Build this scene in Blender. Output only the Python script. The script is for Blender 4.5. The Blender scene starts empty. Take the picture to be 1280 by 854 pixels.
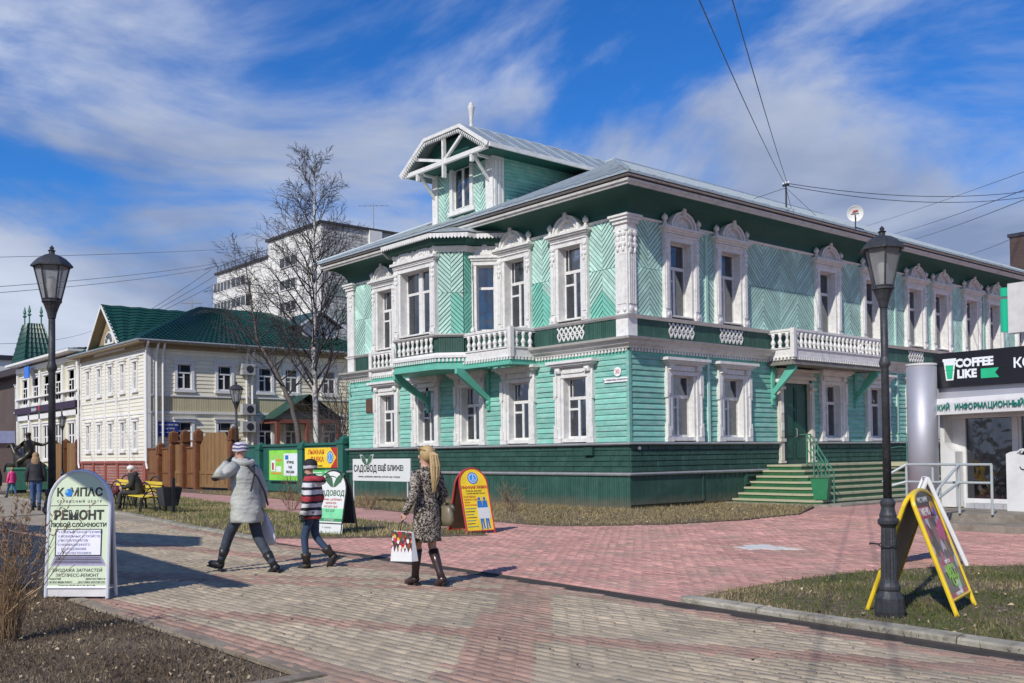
import bpy, bmesh, math, random
import numpy as np
from mathutils import Vector, Matrix
random.seed(7); np.random.seed(7)
R_ = math.radians
scn = bpy.context.scene
COL = scn.collection
# ---------------------------------------------------------------- camera
YAW, PITCH, ROLL = 40.6507, 1.3976, -0.6969
CAMP = Vector((18.449, -20.046, 1.56))
_y, _p, _r = R_(YAW), R_(PITCH), R_(ROLL)
cd = Vector((-math.cos(_y)*math.cos(_p), math.sin(_y)*math.cos(_p), math.sin(_p)))
cr = cd.cross(Vector((0, 0, 1))).normalized(); cu = cr.cross(cd)
cr2 = cr*math.cos(_r)+cu*math.sin(_r); cu2 = cu*math.cos(_r)-cr*math.sin(_r)
cam_data = bpy.data.cameras.new("camera")
cam = bpy.data.objects.new("camera", cam_data); COL.objects.link(cam)
m3 = Matrix((cr2, cu2, -cd)).transposed()
cam.matrix_world = Matrix.Translation(CAMP) @ m3.to_4x4()
cam_data.sensor_width = 36; cam_data.lens = 1247.02/1280*36
cam_data.shift_y = (537.26-427)/1280
cam_data.clip_start = .1; cam_data.clip_end = 3000
scn.camera = cam
# ---------------------------------------------------------------- exposure
scn.view_settings.view_transform = 'Standard'
scn.view_settings.look = 'None'
scn.view_settings.exposure = 0.0
scn.view_settings.gamma = 1.0
scn.view_settings.use_curve_mapping = False
# ---------------------------------------------------------------- sun and sky
AZ, EL = R_(110), R_(39)          # direction the light travels to, sun height
sd = bpy.data.lights.new("sun", 'SUN'); sd.energy = 4.1; sd.angle = R_(0.5); sd.color = (1.0, .955, .88)
sun = bpy.data.objects.new("sun", sd); COL.objects.link(sun)
tv = Vector((math.cos(AZ)*math.cos(EL), math.sin(AZ)*math.cos(EL), -math.sin(EL)))
sun.rotation_euler = tv.to_track_quat('-Z', 'Y').to_euler(); sun.location = -tv*60
world = bpy.data.worlds.new("World"); scn.world = world; world.use_nodes = True
SKYROT, SKYLOC = 35, (8.7, 3.3, 0)
wn = world.node_tree.nodes; wl = world.node_tree.links; wn.clear()
def WN(t, **k):
    n = wn.new(t)
    for a, b in k.items(): setattr(n, a, b)
    return n
sky = WN('ShaderNodeTexSky'); sky.sky_type = 'NISHITA'; sky.sun_disc = False
sky.sun_elevation = EL; sky.sun_rotation = R_(160); sky.air_density = 1.0; sky.dust_density = .4; sky.ozone_density = 2.5
geo = WN('ShaderNodeTexCoord')
def wmath(op, a, b=None, c=None):
    n = WN('ShaderNodeMath', operation=op)
    for i, v in enumerate((a, b, c)):
        if v is None: continue
        if isinstance(v, (int, float)): n.inputs[i].default_value = v
        else: wl.new(v, n.inputs[i])
    return n.outputs[0]
sep = WN('ShaderNodeSeparateXYZ'); wl.new(geo.outputs['Generated'], sep.inputs[0])
zz = wmath('ADD', wmath('MAXIMUM', sep.outputs[2], 0.0), .22)
px = wmath('DIVIDE', sep.outputs[0], zz); py = wmath('DIVIDE', sep.outputs[1], zz)
comb = WN('ShaderNodeCombineXYZ'); wl.new(px, comb.inputs[0]); wl.new(py, comb.inputs[1])
mp = WN('ShaderNodeMapping'); wl.new(comb.outputs[0], mp.inputs[0])
mp.inputs['Rotation'].default_value = (0, 0, R_(SKYROT)); mp.inputs['Scale'].default_value = (.85, 1.0, 1); mp.inputs['Location'].default_value = SKYLOC
n1 = WN('ShaderNodeTexNoise'); wl.new(mp.outputs[0], n1.inputs['Vector'])
n1.inputs['Scale'].default_value = 1.5; n1.inputs['Detail'].default_value = 12; n1.inputs['Roughness'].default_value = .56; n1.inputs['Distortion'].default_value = .5
n2 = WN('ShaderNodeTexNoise'); wl.new(mp.outputs[0], n2.inputs['Vector'])
n2.inputs['Scale'].default_value = 1.1; n2.inputs['Detail'].default_value = 6; n2.inputs['Distortion'].default_value = .3
low = wmath('SUBTRACT', 1.0, sep.outputs[2])
# thinner cloud the higher one looks
cover = wmath('ADD', n1.outputs[0], wmath('MULTIPLY', wmath('SUBTRACT', low, .68), .7))
rmp = WN('ShaderNodeValToRGB'); wl.new(cover, rmp.inputs[0])
rmp.color_ramp.interpolation = 'EASE'
rmp.color_ramp.elements[0].position = .385; rmp.color_ramp.elements[0].color = (0, 0, 0, 1)
rmp.color_ramp.elements[1].position = .60; rmp.color_ramp.elements[1].color = (.95, .95, .95, 1)
hs = WN('ShaderNodeHueSaturation'); wl.new(sky.outputs[0], hs.inputs['Color']); hs.inputs['Saturation'].default_value = 1.3; hs.inputs['Value'].default_value = .95
tint = WN('ShaderNodeMix', data_type='RGBA', blend_type='MULTIPLY'); tint.inputs[0].default_value = 1
wl.new(hs.outputs[0], tint.inputs[6]); tint.inputs[7].default_value = (.36, .66, 1.0, 1)
crm = WN('ShaderNodeMapRange'); wl.new(n2.outputs[0], crm.inputs[0]); crm.inputs[1].default_value = .36; crm.inputs[2].default_value = .62
ccol = WN('ShaderNodeMix', data_type='RGBA'); wl.new(crm.outputs[0], ccol.inputs[0])
ccol.inputs[6].default_value = (1.7, 2.15, 3.3, 1); ccol.inputs[7].default_value = (4.6, 5.0, 5.9, 1)
mixc = WN('ShaderNodeMix', data_type='RGBA'); wl.new(rmp.outputs[0], mixc.inputs[0])
wl.new(tint.outputs[2], mixc.inputs[6]); wl.new(ccol.outputs[2], mixc.inputs[7])
bg = WN('ShaderNodeBackground'); bg.inputs['Strength'].default_value = .145
wl.new(mixc.outputs[2], bg.inputs['Color'])
wo = WN('ShaderNodeOutputWorld'); wl.new(bg.outputs[0], wo.inputs[0])

# ---------------------------------------------------------------- materials
MATS = {}
def mat(name, base, rough=.6, var=.12, scale=5.0, obj=0.0, bump=0.0, bscale=40.0, metal=0.0, dirt=None, dscale=2.0, damt=.3, attr=False, stretch=None, spec=.4, own=False, splash=None):
    if name in MATS: return MATS[name]
    m = bpy.data.materials.new(name); m.use_nodes = True
    nt = m.node_tree; N = nt.nodes; L = nt.links
    b = N['Principled BSDF']; b.inputs['Roughness'].default_value = rough; b.inputs['Metallic'].default_value = metal
    b.inputs['Specular IOR Level'].default_value = spec
    tc = N.new('ShaderNodeTexCoord' if own else 'ShaderNodeNewGeometry'); src = tc.outputs['Object' if own else 'Position']
    if stretch:
        mpn = N.new('ShaderNodeMapping'); mpn.inputs['Scale'].default_value = stretch
        L.new(src, mpn.inputs[0]); src = mpn.outputs[0]
    nz = N.new('ShaderNodeTexNoise'); nz.inputs['Scale'].default_value = scale; nz.inputs['Detail'].default_value = 5; nz.inputs['Roughness'].default_value = .6
    L.new(src, nz.inputs['Vector'])
    mr = N.new('ShaderNodeMapRange'); L.new(nz.outputs[0], mr.inputs[0])
    mr.inputs[1].default_value = .3; mr.inputs[2].default_value = .7
    mr.inputs[3].default_value = 1-var; mr.inputs[4].default_value = 1+var
    fac = mr.outputs[0]
    def mul(a, b_):
        q = N.new('ShaderNodeMath'); q.operation = 'MULTIPLY'; L.new(a, q.inputs[0]); L.new(b_, q.inputs[1]); return q.outputs[0]
    if obj:
        oi = N.new('ShaderNodeObjectInfo'); r = N.new('ShaderNodeMapRange'); L.new(oi.outputs['Random'], r.inputs[0])
        r.inputs[3].default_value = 1-obj; r.inputs[4].default_value = 1+obj; fac = mul(fac, r.outputs[0])
    if attr:
        at = N.new('ShaderNodeAttribute'); at.attribute_name = 'rnd'; r = N.new('ShaderNodeMapRange'); L.new(at.outputs['Fac'], r.inputs[0])
        r.inputs[3].default_value = 1-attr; r.inputs[4].default_value = 1+attr; fac = mul(fac, r.outputs[0])
    vm = N.new('ShaderNodeVectorMath'); vm.operation = 'SCALE'; vm.inputs[0].default_value = base[:3]; L.new(fac, vm.inputs['Scale'])
    out = vm.outputs[0]
    if dirt:
        nd = N.new('ShaderNodeTexNoise'); nd.inputs['Scale'].default_value = dscale; nd.inputs['Detail'].default_value = 8; nd.inputs['Roughness'].default_value = .7
        L.new(src, nd.inputs['Vector'])
        rp = N.new('ShaderNodeMapRange'); L.new(nd.outputs[0], rp.inputs[0]); rp.inputs[1].default_value = .48; rp.inputs[2].default_value = .72
        rp.inputs[3].default_value = 0; rp.inputs[4].default_value = damt
        mx = N.new('ShaderNodeMix'); mx.data_type = 'RGBA'; L.new(rp.outputs[0], mx.inputs[0]); L.new(out, mx.inputs[6]); mx.inputs[7].default_value = (*dirt, 1)
        out = mx.outputs[2]
    if splash:                 # dried mud splashed up from the ground
        gp = N.new('ShaderNodeNewGeometry'); sz = N.new('ShaderNodeSeparateXYZ'); L.new(gp.outputs['Position'], sz.inputs[0])
        zr_ = N.new('ShaderNodeMapRange'); L.new(sz.outputs[2], zr_.inputs[0]); zr_.inputs[1].default_value = .5; zr_.inputs[2].default_value = .02; zr_.inputs[3].default_value = 0; zr_.inputs[4].default_value = 1
        ns = N.new('ShaderNodeTexNoise'); ns.inputs['Scale'].default_value = 7; ns.inputs['Detail'].default_value = 8; ns.inputs['Roughness'].default_value = .75; L.new(gp.outputs['Position'], ns.inputs['Vector'])
        m2 = N.new('ShaderNodeMath'); m2.operation = 'MULTIPLY'; L.new(zr_.outputs[0], m2.inputs[0]); L.new(ns.outputs[0], m2.inputs[1])
        m3 = N.new('ShaderNodeMapRange'); L.new(m2.outputs[0], m3.inputs[0]); m3.inputs[1].default_value = .12; m3.inputs[2].default_value = .5; m3.inputs[4].default_value = .85
        mx2 = N.new('ShaderNodeMix'); mx2.data_type = 'RGBA'; L.new(m3.outputs[0], mx2.inputs[0]); L.new(out, mx2.inputs[6]); mx2.inputs[7].default_value = (*splash, 1); out = mx2.outputs[2]
    L.new(out, b.inputs['Base Color'])
    if bump:
        nb = N.new('ShaderNodeTexNoise'); nb.inputs['Scale'].default_value = bscale; nb.inputs['Detail'].default_value = 4; L.new(src, nb.inputs['Vector'])
        bp = N.new('ShaderNodeBump'); bp.inputs['Strength'].default_value = bump; bp.inputs['Distance'].default_value = .02
        L.new(nb.outputs[0], bp.inputs['Height']); L.new(bp.outputs[0], b.inputs['Normal'])
    MATS[name] = m; return m
def glass_mat(name, tint=(.62, .65, .66), refl=.16):
    m = bpy.data.materials.new(name); m.use_nodes = True; nt = m.node_tree; N = nt.nodes; L = nt.links; N.clear()
    t = N.new('ShaderNodeBsdfTransparent'); t.inputs[0].default_value = (*tint, 1)
    g = N.new('ShaderNodeBsdfGlossy'); g.inputs['Roughness'].default_value = .04; g.inputs['Color'].default_value = (.9, .93, 1, 1)
    tc = N.new('ShaderNodeNewGeometry'); nz = N.new('ShaderNodeTexNoise'); nz.inputs['Scale'].default_value = 1.6; L.new(tc.outputs['Position'], nz.inputs[0])
    bp = N.new('ShaderNodeBump'); bp.inputs['Strength'].default_value = .3; bp.inputs['Distance'].default_value = .05; L.new(nz.outputs[0], bp.inputs['Height']); L.new(bp.outputs[0], g.inputs['Normal'])
    lw = N.new('ShaderNodeFresnel'); lw.inputs[0].default_value = 1.5
    a = N.new('ShaderNodeMath'); a.operation = 'ADD'; L.new(lw.outputs[0], a.inputs[0]); a.inputs[1].default_value = refl-.04
    mx = N.new('ShaderNodeMixShader'); L.new(a.outputs[0], mx.inputs[0]); L.new(t.outputs[0], mx.inputs[1]); L.new(g.outputs[0], mx.inputs[2])
    o = N.new('ShaderNodeOutputMaterial'); L.new(mx.outputs[0], o.inputs[0]); MATS[name] = m; return m
M_mint = mat('mint_chevron_paint', (.45, .68, .59), .65, .12, 3, obj=.14, dirt=(.30, .42, .37), dscale=1.6, damt=.65, attr=.12, bump=.2, bscale=25)
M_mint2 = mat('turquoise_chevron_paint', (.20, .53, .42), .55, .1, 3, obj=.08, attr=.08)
M_clap = mat('turquoise_board_paint', (.22, .52, .43), .65, .16, 2.5, obj=.16, dirt=(.4, .53, .47), dscale=2.2, damt=.75, attr=.13, stretch=(1, 1, 3), bump=.25, bscale=20)
M_dark = mat('dark_green_paint', (.028, .084, .063), .55, .2, 2, obj=.14, dirt=(.06, .13, .105), dscale=3, damt=.5, attr=.16, splash=(.15, .12, .085))
M_cove = mat('soffit_green_paint', (.014, .085, .066), .55, .12, 1.5)
M_white = mat('weathered_white_paint', (.70, .69, .66), .6, .08, 3, dirt=(.36, .35, .32), dscale=9, damt=.55, bump=.15, bscale=30)
M_white2 = mat('dirty_white_trim_paint', (.6, .59, .56), .6, .1, 3, dirt=(.22, .21, .19), dscale=3, damt=.7, bump=.2, bscale=20)
M_flash = mat('grey_metal_flashing', (.33, .34, .34), .45, .15, 3, metal=.3)
M_tealtrim = mat('teal_trim_paint', (.12, .42, .32), .5, .1, 3)
M_roofm = mat('pale_metal_roofing', (.47, .53, .54), .4, .2, 1.2, metal=.45, dirt=(.2, .18, .16), dscale=1.2, damt=.75)
M_glass = glass_mat('window_glass')
M_inner = mat('dim_interior_plaster', (.13, .115, .1), .9, .2, 1)
M_curt = mat('window_curtain_cloth', (.8, .78, .74), .9, .15, 8, stretch=(8, 8, .6))
M_black = mat('black_painted_metal', (.018, .018, .02), .42, .2, 8, bump=.1, bscale=60)

# ---------------------------------------------------------------- mesh helpers
class MB:
    def __init__(s, T=None): s.v = []; s.f = []; s.m = []; s.mi = 0; s.T = T
    def add(s, vs, fs):
        b = len(s.v)
        if s.T is not None: s.v += [tuple(s.T @ Vector(v)) for v in vs]
        else: s.v += [tuple(v) for v in vs]
        s.f += [tuple(b+i for i in f) for f in fs]; s.m += [s.mi]*len(fs); return s
    def box(s, x0, x1, y0, y1, z0, z1):
        return s.add([(x0, y0, z0), (x1, y0, z0), (x1, y1, z0), (x0, y1, z0), (x0, y0, z1), (x1, y0, z1), (x1, y1, z1), (x0, y1, z1)],
                     [(0, 3, 2, 1), (4, 5, 6, 7), (0, 1, 5, 4), (1, 2, 6, 5), (2, 3, 7, 6), (3, 0, 4, 7)])
    def prism(s, poly, y0, y1):      # polygon in x,z; y0 is the front
        n = len(poly)
        vs = [(x, y0, z) for x, z in poly]+[(x, y1, z) for x, z in poly]
        return s.add(vs, [tuple(range(n)), tuple(range(2*n-1, n-1, -1))]+[(i, i+n, (i+1) % n+n, (i+1) % n) for i in range(n)])
    def hprism(s, poly, z0, z1):     # polygon in x,y
        n = len(poly)
        vs = [(x, y, z0) for x, y in poly]+[(x, y, z1) for x, y in poly]
        return s.add(vs, [tuple(range(n-1, -1, -1)), tuple(range(n, 2*n))]+[(i, (i+1) % n, (i+1) % n+n, i+n) for i in range(n)])
    def xprism(s, poly, x0, x1):     # polygon in y,z extruded along x
        n = len(poly)
        vs = [(x0, y, z) for y, z in poly]+[(x1, y, z) for y, z in poly]
        return s.add(vs, [tuple(range(n)), tuple(range(2*n-1, n-1, -1))]+[(i, i+n, (i+1) % n+n, (i+1) % n) for i in range(n)])
    def tube(s, pts, rad, n=8, cap=True, flat=1.0):
        pts = [Vector(p) for p in pts]; K = len(pts)
        if isinstance(rad, (int, float)): rad = [rad]*K
        prev = None; vs = []
        for i, p in enumerate(pts):
            t = (pts[min(i+1, K-1)]-pts[max(i-1, 0)])
            if t.length < 1e-9: t = Vector((0, 0, 1))
            t.normalize()
            if prev is None:
                a = Vector((0, 0, 1)) if abs(t.z) < .9 else Vector((1, 0, 0))
                u = t.cross(a).normalized()
            else:
                u = prev-t*prev.dot(t)
                u = u.normalized() if u.length > 1e-6 else t.orthogonal().normalized()
            prev = u; w = t.cross(u)
            for j in range(n):
                a = 2*math.pi*j/n; vs.append(p+(u*math.cos(a)+w*math.sin(a)*flat)*rad[i])
        fs = [(i*n+j, i*n+(j+1) % n, (i+1)*n+(j+1) % n, (i+1)*n+j) for i in range(K-1) for j in range(n)]
        if cap: fs += [tuple(range(n-1, -1, -1)), tuple(range((K-1)*n, K*n))]
        return s.add(vs, fs)
    def lathe(s, prof, c=(0, 0, 0), n=12):   # prof: (r, z)
        vs = []
        for r, z in prof:
            for j in range(n):
                a = 2*math.pi*j/n; vs.append((c[0]+r*math.cos(a), c[1]+r*math.sin(a), c[2]+z))
        K = len(prof)
        fs = [(i*n+j, i*n+(j+1) % n, (i+1)*n+(j+1) % n, (i+1)*n+j) for i in range(K-1) for j in range(n)]
        fs += [tuple(range(n-1, -1, -1)), tuple(range((K-1)*n, K*n))]
        return s.add(vs, fs)
    def ell(s, c, r, n=10, k=6, Q=None):
        vs = []
        for i in range(k+1):
            t = math.pi*i/k
            for j in range(n):
                a = 2*math.pi*j/n; v = Vector((r[0]*math.sin(t)*math.cos(a), r[1]*math.sin(t)*math.sin(a), -r[2]*math.cos(t)))
                if Q is not None: v = Q @ v
                vs.append((c[0]+v.x, c[1]+v.y, c[2]+v.z))
        return s.add(vs, [(i*n+j, i*n+(j+1) % n, (i+1)*n+(j+1) % n, (i+1)*n+j) for i in range(k) for j in range(n)])
    def mesh(s, name, mats):
        me = bpy.data.meshes.new(name); me.from_pydata(s.v, [], s.f)
        if not isinstance(mats, (list, tuple)): mats = [mats]
        for m in mats: me.materials.append(m)
        if len(mats) > 1: me.polygons.foreach_set('material_index', s.m)
        return me
    def build(s, name, mats, parent=None, loc=(0, 0, 0), rz=0, smooth=False, kind=None):
        me = s.mesh(name, mats)
        if smooth: me.polygons.foreach_set('use_smooth', [True]*len(me.polygons))
        me.update()
        return put(name, me, parent, loc, rz, kind)
def put(name, me, parent=None, loc=(0, 0, 0), rz=0, kind=None):
    o = bpy.data.objects.new(name, me); COL.objects.link(o)
    o.location = loc; o.rotation_euler = (0, 0, rz)
    if parent is not None: o.parent = parent
    if kind: o['kind'] = kind
    return o
def tag(o, label, cat, group=None):
    o['label'] = label; o['category'] = cat
    if group: o['group'] = group
    return o
def thing(name, label, cat, loc=(0, 0, 0), rz=0, group=None):
    o = put(name, None, None, loc, rz); o.empty_display_size = .2
    return tag(o, label, cat, group)
def kids(o): return [c for c in bpy.data.objects if c.parent is o]
CH = {}
def copy_tree(o, parent=None, loc=None, rz=None, tree=None):
    if tree is None:
        tree = {}
        for c in bpy.data.objects:
            if c.parent: tree.setdefault(c.parent.name, []).append(c)
    c = o.copy(); COL.objects.link(c)
    if parent is not None: c.parent = parent
    if loc is not None: c.location = loc
    if rz is not None: c.rotation_euler = (0, 0, rz)
    for ch in tree.get(o.name, []): copy_tree(ch, c, tree=tree)
    return c
def rndattr(me, vals):
    a = me.attributes.new('rnd', 'FLOAT', 'FACE'); a.data.foreach_set('value', vals)
def clip(poly, a, b, c):     # keep a*x+b*y<=c
    out = []
    for i in range(len(poly)):
        p, q = poly[i], poly[(i+1) % len(poly)]
        dp, dq = a*p[0]+b*p[1]-c, a*q[0]+b*q[1]-c
        if dp <= 0: out.append(p)
        if (dp < 0 < dq) or (dq < 0 < dp):
            t = dp/(dp-dq); out.append((p[0]+t*(q[0]-p[0]), p[1]+t*(q[1]-p[1])))
    return out
def area(poly): return abs(sum(poly[i][0]*poly[(i+1) % len(poly)][1]-poly[(i+1) % len(poly)][0]*poly[i][1] for i in range(len(poly))))/2
def text_mesh(s, size, extrude=.004, align='CENTER', bold=0.0, sx=1.0, shear=0.0, lh=1.0):
    cu_ = bpy.data.curves.new('lettering', 'FONT'); cu_.body = s; cu_.size = size; cu_.extrude = extrude
    cu_.align_x = align; cu_.align_y = 'CENTER'; cu_.offset = bold; cu_.shear = shear; cu_.space_line = lh; cu_.resolution_u = 2
    o = bpy.data.objects.new('lettering', cu_); COL.objects.link(o)
    dg = bpy.context.evaluated_depsgraph_get(); dg.update()
    me = bpy.data.meshes.new_from_object(o.evaluated_get(dg)); me.name = 'lettering'
    bpy.data.objects.remove(o); bpy.data.curves.remove(cu_)
    # stand it up: local x stays, text y -> z, front faces -y
    me.transform(Matrix(((sx, 0, 0, 0), (0, 0, -1, 0), (0, 1, 0, 0), (0, 0, 0, 1))))
    return me
def lettering(s, size, m, parent, loc, rz=0, tilt=0, **k):
    me = text_mesh(s, size, **k); me.materials.clear(); me.materials.append(m)
    o = put('lettering', me, parent, loc, rz); o.rotation_euler = (tilt, 0, rz); return o
def RZ(a, o=(0, 0, 0)): return Matrix.Translation(Vector(o)) @ Matrix.Rotation(a, 4, 'Z')
# ================================================================ the green wooden house
HOUSE = thing('wooden_house', 'two storey mint green wooden house with white carved window surrounds on the corner', 'house')
HL, HD = 14.3, 28.0
T_L = Matrix.Identity(4); T_R = RZ(math.pi/2)
UL = [-11.78, -4.6, -2.17]; UR = [2.16, 4.48, 9.76, 12.66, 15.69, 17.72, 20.3, 22.4, 25.2]
GL = [-11.72, -9.32, -6.88, -4.5, -2.05]; GR = [2.22, 4.56, 9.98, 12.85, 15.7, 17.9, 20.4, 22.6, 25.2]
OW = .47
# ---- walls with real openings
def wall_holes(T, s0, s1, z0, z1, holes, name, m, n0=.0, n1=.28):
    mb = MB(T); hs_ = sorted(holes); cur = s0
    for a, b, c, d in hs_:
        if a > cur: mb.box(cur, a, n0, n1, z0, z1)
        if c > z0: mb.box(a, b, n0, n1, z0, c)
        if d < z1: mb.box(a, b, n0, n1, d, z1)
        cur = b
    if cur < s1: mb.box(cur, s1, n0, n1, z0, z1)
    return mb.build(name, m, HOUSE)
wall_holes(T_L, -HL, 0, 1.83, 4.5, [(c-OW, c+OW, 1.98, 3.75) for c in GL], 'wall', M_inner)
wall_holes(T_R, .28, HD, 1.83, 4.5, [(c-OW, c+OW, 1.98, 3.75) for c in GR]+[(7.05, 8.53, 1.83, 3.72)], 'wall', M_inner)
wall_holes(T_L, -HL, 0, 4.5, 8.9, [(c-OW, c+OW, 5.42, 7.55) for c in UL]+[(-9.2, -6.3, 5.42, 7.55)], 'wall', M_inner)
wall_holes(T_R, .28, HD, 4.5, 8.9, [(c-OW, c+OW, 5.42, 7.55) for c in UR], 'wall', M_inner)
mb = MB(); mb.box(-HL, -HL+.28, .28, HD, -.2, 8.9); mb.box(-HL, 0, HD, HD+.28, -.2, 8.9); mb.box(-HL+.3, -.3, .3, HD, 1.3, 1.5); mb.box(-HL+.3, -.3, .3, HD, 4.5, 4.7); mb.box(-HL+.3, -.3, .3, HD, 8.7, 8.8)
mb.box(-HL+.3, -.3, 5.0, 5.1, 1.5, 8.7); mb.box(-4.6, -4.5, .3, 27, 1.5, 8.7)
mb.build('inner_wall', M_inner, HOUSE)
mb = MB(); mb.box(-HL, 0, .0, HD, -.2, 1.83); mb.build('plinth_wall', M_dark, HOUSE)
# ---- horizontal sweeps round the rectangle (n outward, z)
def sweep(name, prof, m, left=1.0, close=True, x0=-HL, y0=0.0, x1=0.0, y1=HD, parent=HOUSE):
    vs = []; K = len(prof)
    for n, z in prof:
        l = n*left
        vs += [(x0-l, y1, z), (x0-l, y0-n, z), (x1+n, y0-n, z), (x1+n, y1, z)]
    fs = []
    for i in range(K if close else K-1):
        j = (i+1) % K
        for k in range(3): fs.append((i*4+k, i*4+k+1, j*4+k+1, j*4+k))
    if close:
        fs.append(tuple(i*4+3 for i in range(K))); fs.append(tuple(i*4 for i in reversed(range(K))))
    return MB().add(vs, fs).build(name, m, parent)
W = .85
cove = [(.03, 8.02)]
for i in range(9):
    a = math.pi/2*i/8; cove.append((.03+(W-.1)*(1-math.cos(a)), 8.06+.58*math.sin(a)))
cove += [(W-.07, 8.72), (.0, 8.72), (.0, 8.02)]
sweep('soffit', cove, M_cove, left=.7)
sweep('frieze_moulding', [(0, 7.99), (.05, 7.99), (.09, 8.03), (.09, 8.055), (0, 8.055)], M_white)
sweep('fascia', [(W-.12, 8.62), (W-.04, 8.61), (W-.02, 8.67), (W+.02, 8.68), (W+.03, 8.74), (W-.12, 8.74)], M_white2, left=.7)
sweep('eaves_shadow_board', [(W-.12, 8.742), (W-.02, 8.742), (W-.02, 8.80), (W-.12, 8.80)], mat('bare_dark_timber', (.06, .05, .045), .9, .4, 3), left=.7)  # dark strip coloured in for the shaded gap above the fascia
sweep('upper_fascia', [(W-.12, 8.802), (W+.05, 8.802), (W+.06, 8.845), (W-.12, 8.845)], M_white2, left=.7)
sweep('gutter', [(W-.06, 8.848), (W+.11, 8.848), (W+.13, 8.89), (W-.06, 8.89)], mat('dark_gutter_metal', (.04, .04, .04), .5, .4, 2, metal=.3), left=.7)
sweep('ledge_moulding', [(0, 5.235), (.08, 5.235), (.14, 5.285), (.17, 5.325), (0, 5.325)], M_white)
sweep('belt_cornice', [(0, 4.41), (.10, 4.41), (.12, 4.47), (.20, 4.52), (.22, 4.60), (.33, 4.64), (.36, 4.70), (.02, 4.74), (0, 4.74)], M_white2)
_sl = [(0, 1.77), (.15, 1.77), (.17, 1.80), (.15, 1.835), (0, 1.85)]
sweep('sill_flashing', _sl, M_flash, y1=6.82)
MB(T_R).xprism([(-n, z) for n, z in _sl], 8.86, HD).build('sill_flashing', M_flash, HOUSE)
sweep('plinth_moulding', [(.05, .93), (.12, .93), (.14, .97), (.12, 1.0), (.05, 1.02)], M_flash)
# dentils under belt cornice
def dentils(T, s0, s1, z0, z1, n0, n1, m=M_white, step=.13, w=.07, name='dentil_row', parent=HOUSE):
    mb = MB(T); s = s0
    while s < s1: mb.box(s, min(s+w, s1), -n1, -n0, z0, z1); s += step
    o = mb.build(name, m, parent, kind='stuff'); return o
dentils(T_L, -14.2, 0, 4.33, 4.405, .02, .09); dentils(T_R, .05, 20, 4.33, 4.405, .02, .09)
MB().box(-HL, 0, -.03, 0, 4.25, 4.41).box(0, .03, 0, HD, 4.25, 4.41).build('cornice_board', M_tealtrim, HOUSE)
# ---- dado band with vertical boards
def vboards(T, s0, s1, z0, z1, n, m, w=.075, name='dado_boards', gap=.008, parent=HOUSE):
    mb = MB(T); s = s0; vals = []
    while s < s1-.01:
        e = min(s+w, s1)
        b = n+random.uniform(0, .006)
        mb.add([(s, -n+.02, z0), (s+gap, -b, z0), (e-gap, -b, z0), (e, -n+.02, z0), (s, -n+.02, z1), (s+gap, -b, z1), (e-gap, -b, z1), (e, -n+.02, z1)],
               [(0, 1, 5, 4), (1, 2, 6, 5), (2, 3, 7, 6), (4, 5, 6, 7), (0, 3, 2, 1)]); r = random.random(); vals += [r]*5; s = e
    me = mb.mesh(name, m); rndattr(me, vals); o = put(name, me, parent, kind='stuff'); return o
vboards(T_L, -13.85, -.38, 4.74, 5.235, .05, M_dark); vboards(T_R, .30, HD, 4.74, 5.235, .05, M_dark)
vboards(T_L, -HL, .06, -.15, .93, .07, M_dark, .09, 'skirting_boards')
# right side skirting: wide panels hung a little above the ground
mb = MB(T_R); mb.box(-.07, 3.0, -.06, 0, .16, .93); mb.box(3.04, 6.1, -.05, 0, .1, .93); mb.box(-.07, 3.02, -.09, -.05, .14, .20); mb.box(2.98, 3.06, -.085, -.05, .2, .93); mb.box(5.0, 5.06, -.08, -.05, .1, .93)
mb.box(6.1, HD, -.05, 0, .1, .93); mb.build('skirting_panel', M_dark, HOUSE)
mb = MB(T_R)
for a in np.arange(0, 6, .24): mb.box(a, a+.012, -.066, -.055, .2, .92)
mb.build('batten_row', M_dark, HOUSE, kind='stuff')
mb = MB(T_R); mb.box(5.05, 5.95, -.1, -.05, .80, .86); mb.box(5.05, 5.95, -.1, -.05, .56, .62); mb.box(5.05, 5.12, -.1, -.05, .62, .8); mb.box(5.88, 5.95, -.1, -.05, .62, .8)
vf = mb.build('vent_frame', M_dark, HOUSE)
MB(T_R).box(5.3, 5.75, -.056, -.05, .64, .78).build('vent_opening', M_black, vf)
MB(T_L).box(-1.62, -1.28, -.16, -.03, 1.5, 1.72).build('junction_box', M_dark, HOUSE)
mb = MB(); mb.tube([(.02, .25, 1.68), (.14, .25, 1.68)], .05, 8); mb.build('pipe_end', M_flash, HOUSE)
# ---- counted boards (<=300 objects per kind, the rest one mesh)
class Boards:
    def __init__(s, name, limit=300): s.name = name; s.items = []; s.limit = limit
    def add(s, T, vs, fs, m, score): s.items.append((score, T, vs, fs, m))
    def flush(s, parent):
        s.items.sort(key=lambda a: -a[0])
        for sc, T, vs, fs, m in s.items[:s.limit]:
            me = MB(T).add(vs, fs).mesh(s.name, m); put(s.name, me, parent)
        rest = {}
        for sc, T, vs, fs, m in s.items[s.limit:]: rest.setdefault(m.name, []).append((T, vs, fs, m))
        for k, l in rest.items():
            mb = MB(); vals = []
            for T, vs, fs, m in l: mb.T = T; mb.add(vs, fs); vals += [random.random()]*len(fs)
            me = mb.mesh(s.name, l[0][3]); rndattr(me, vals); put(s.name, me, parent, kind='stuff')
def camdist(T, s, z=3): return ((T @ Vector((s, 0, z)))-CAMP).length
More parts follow.
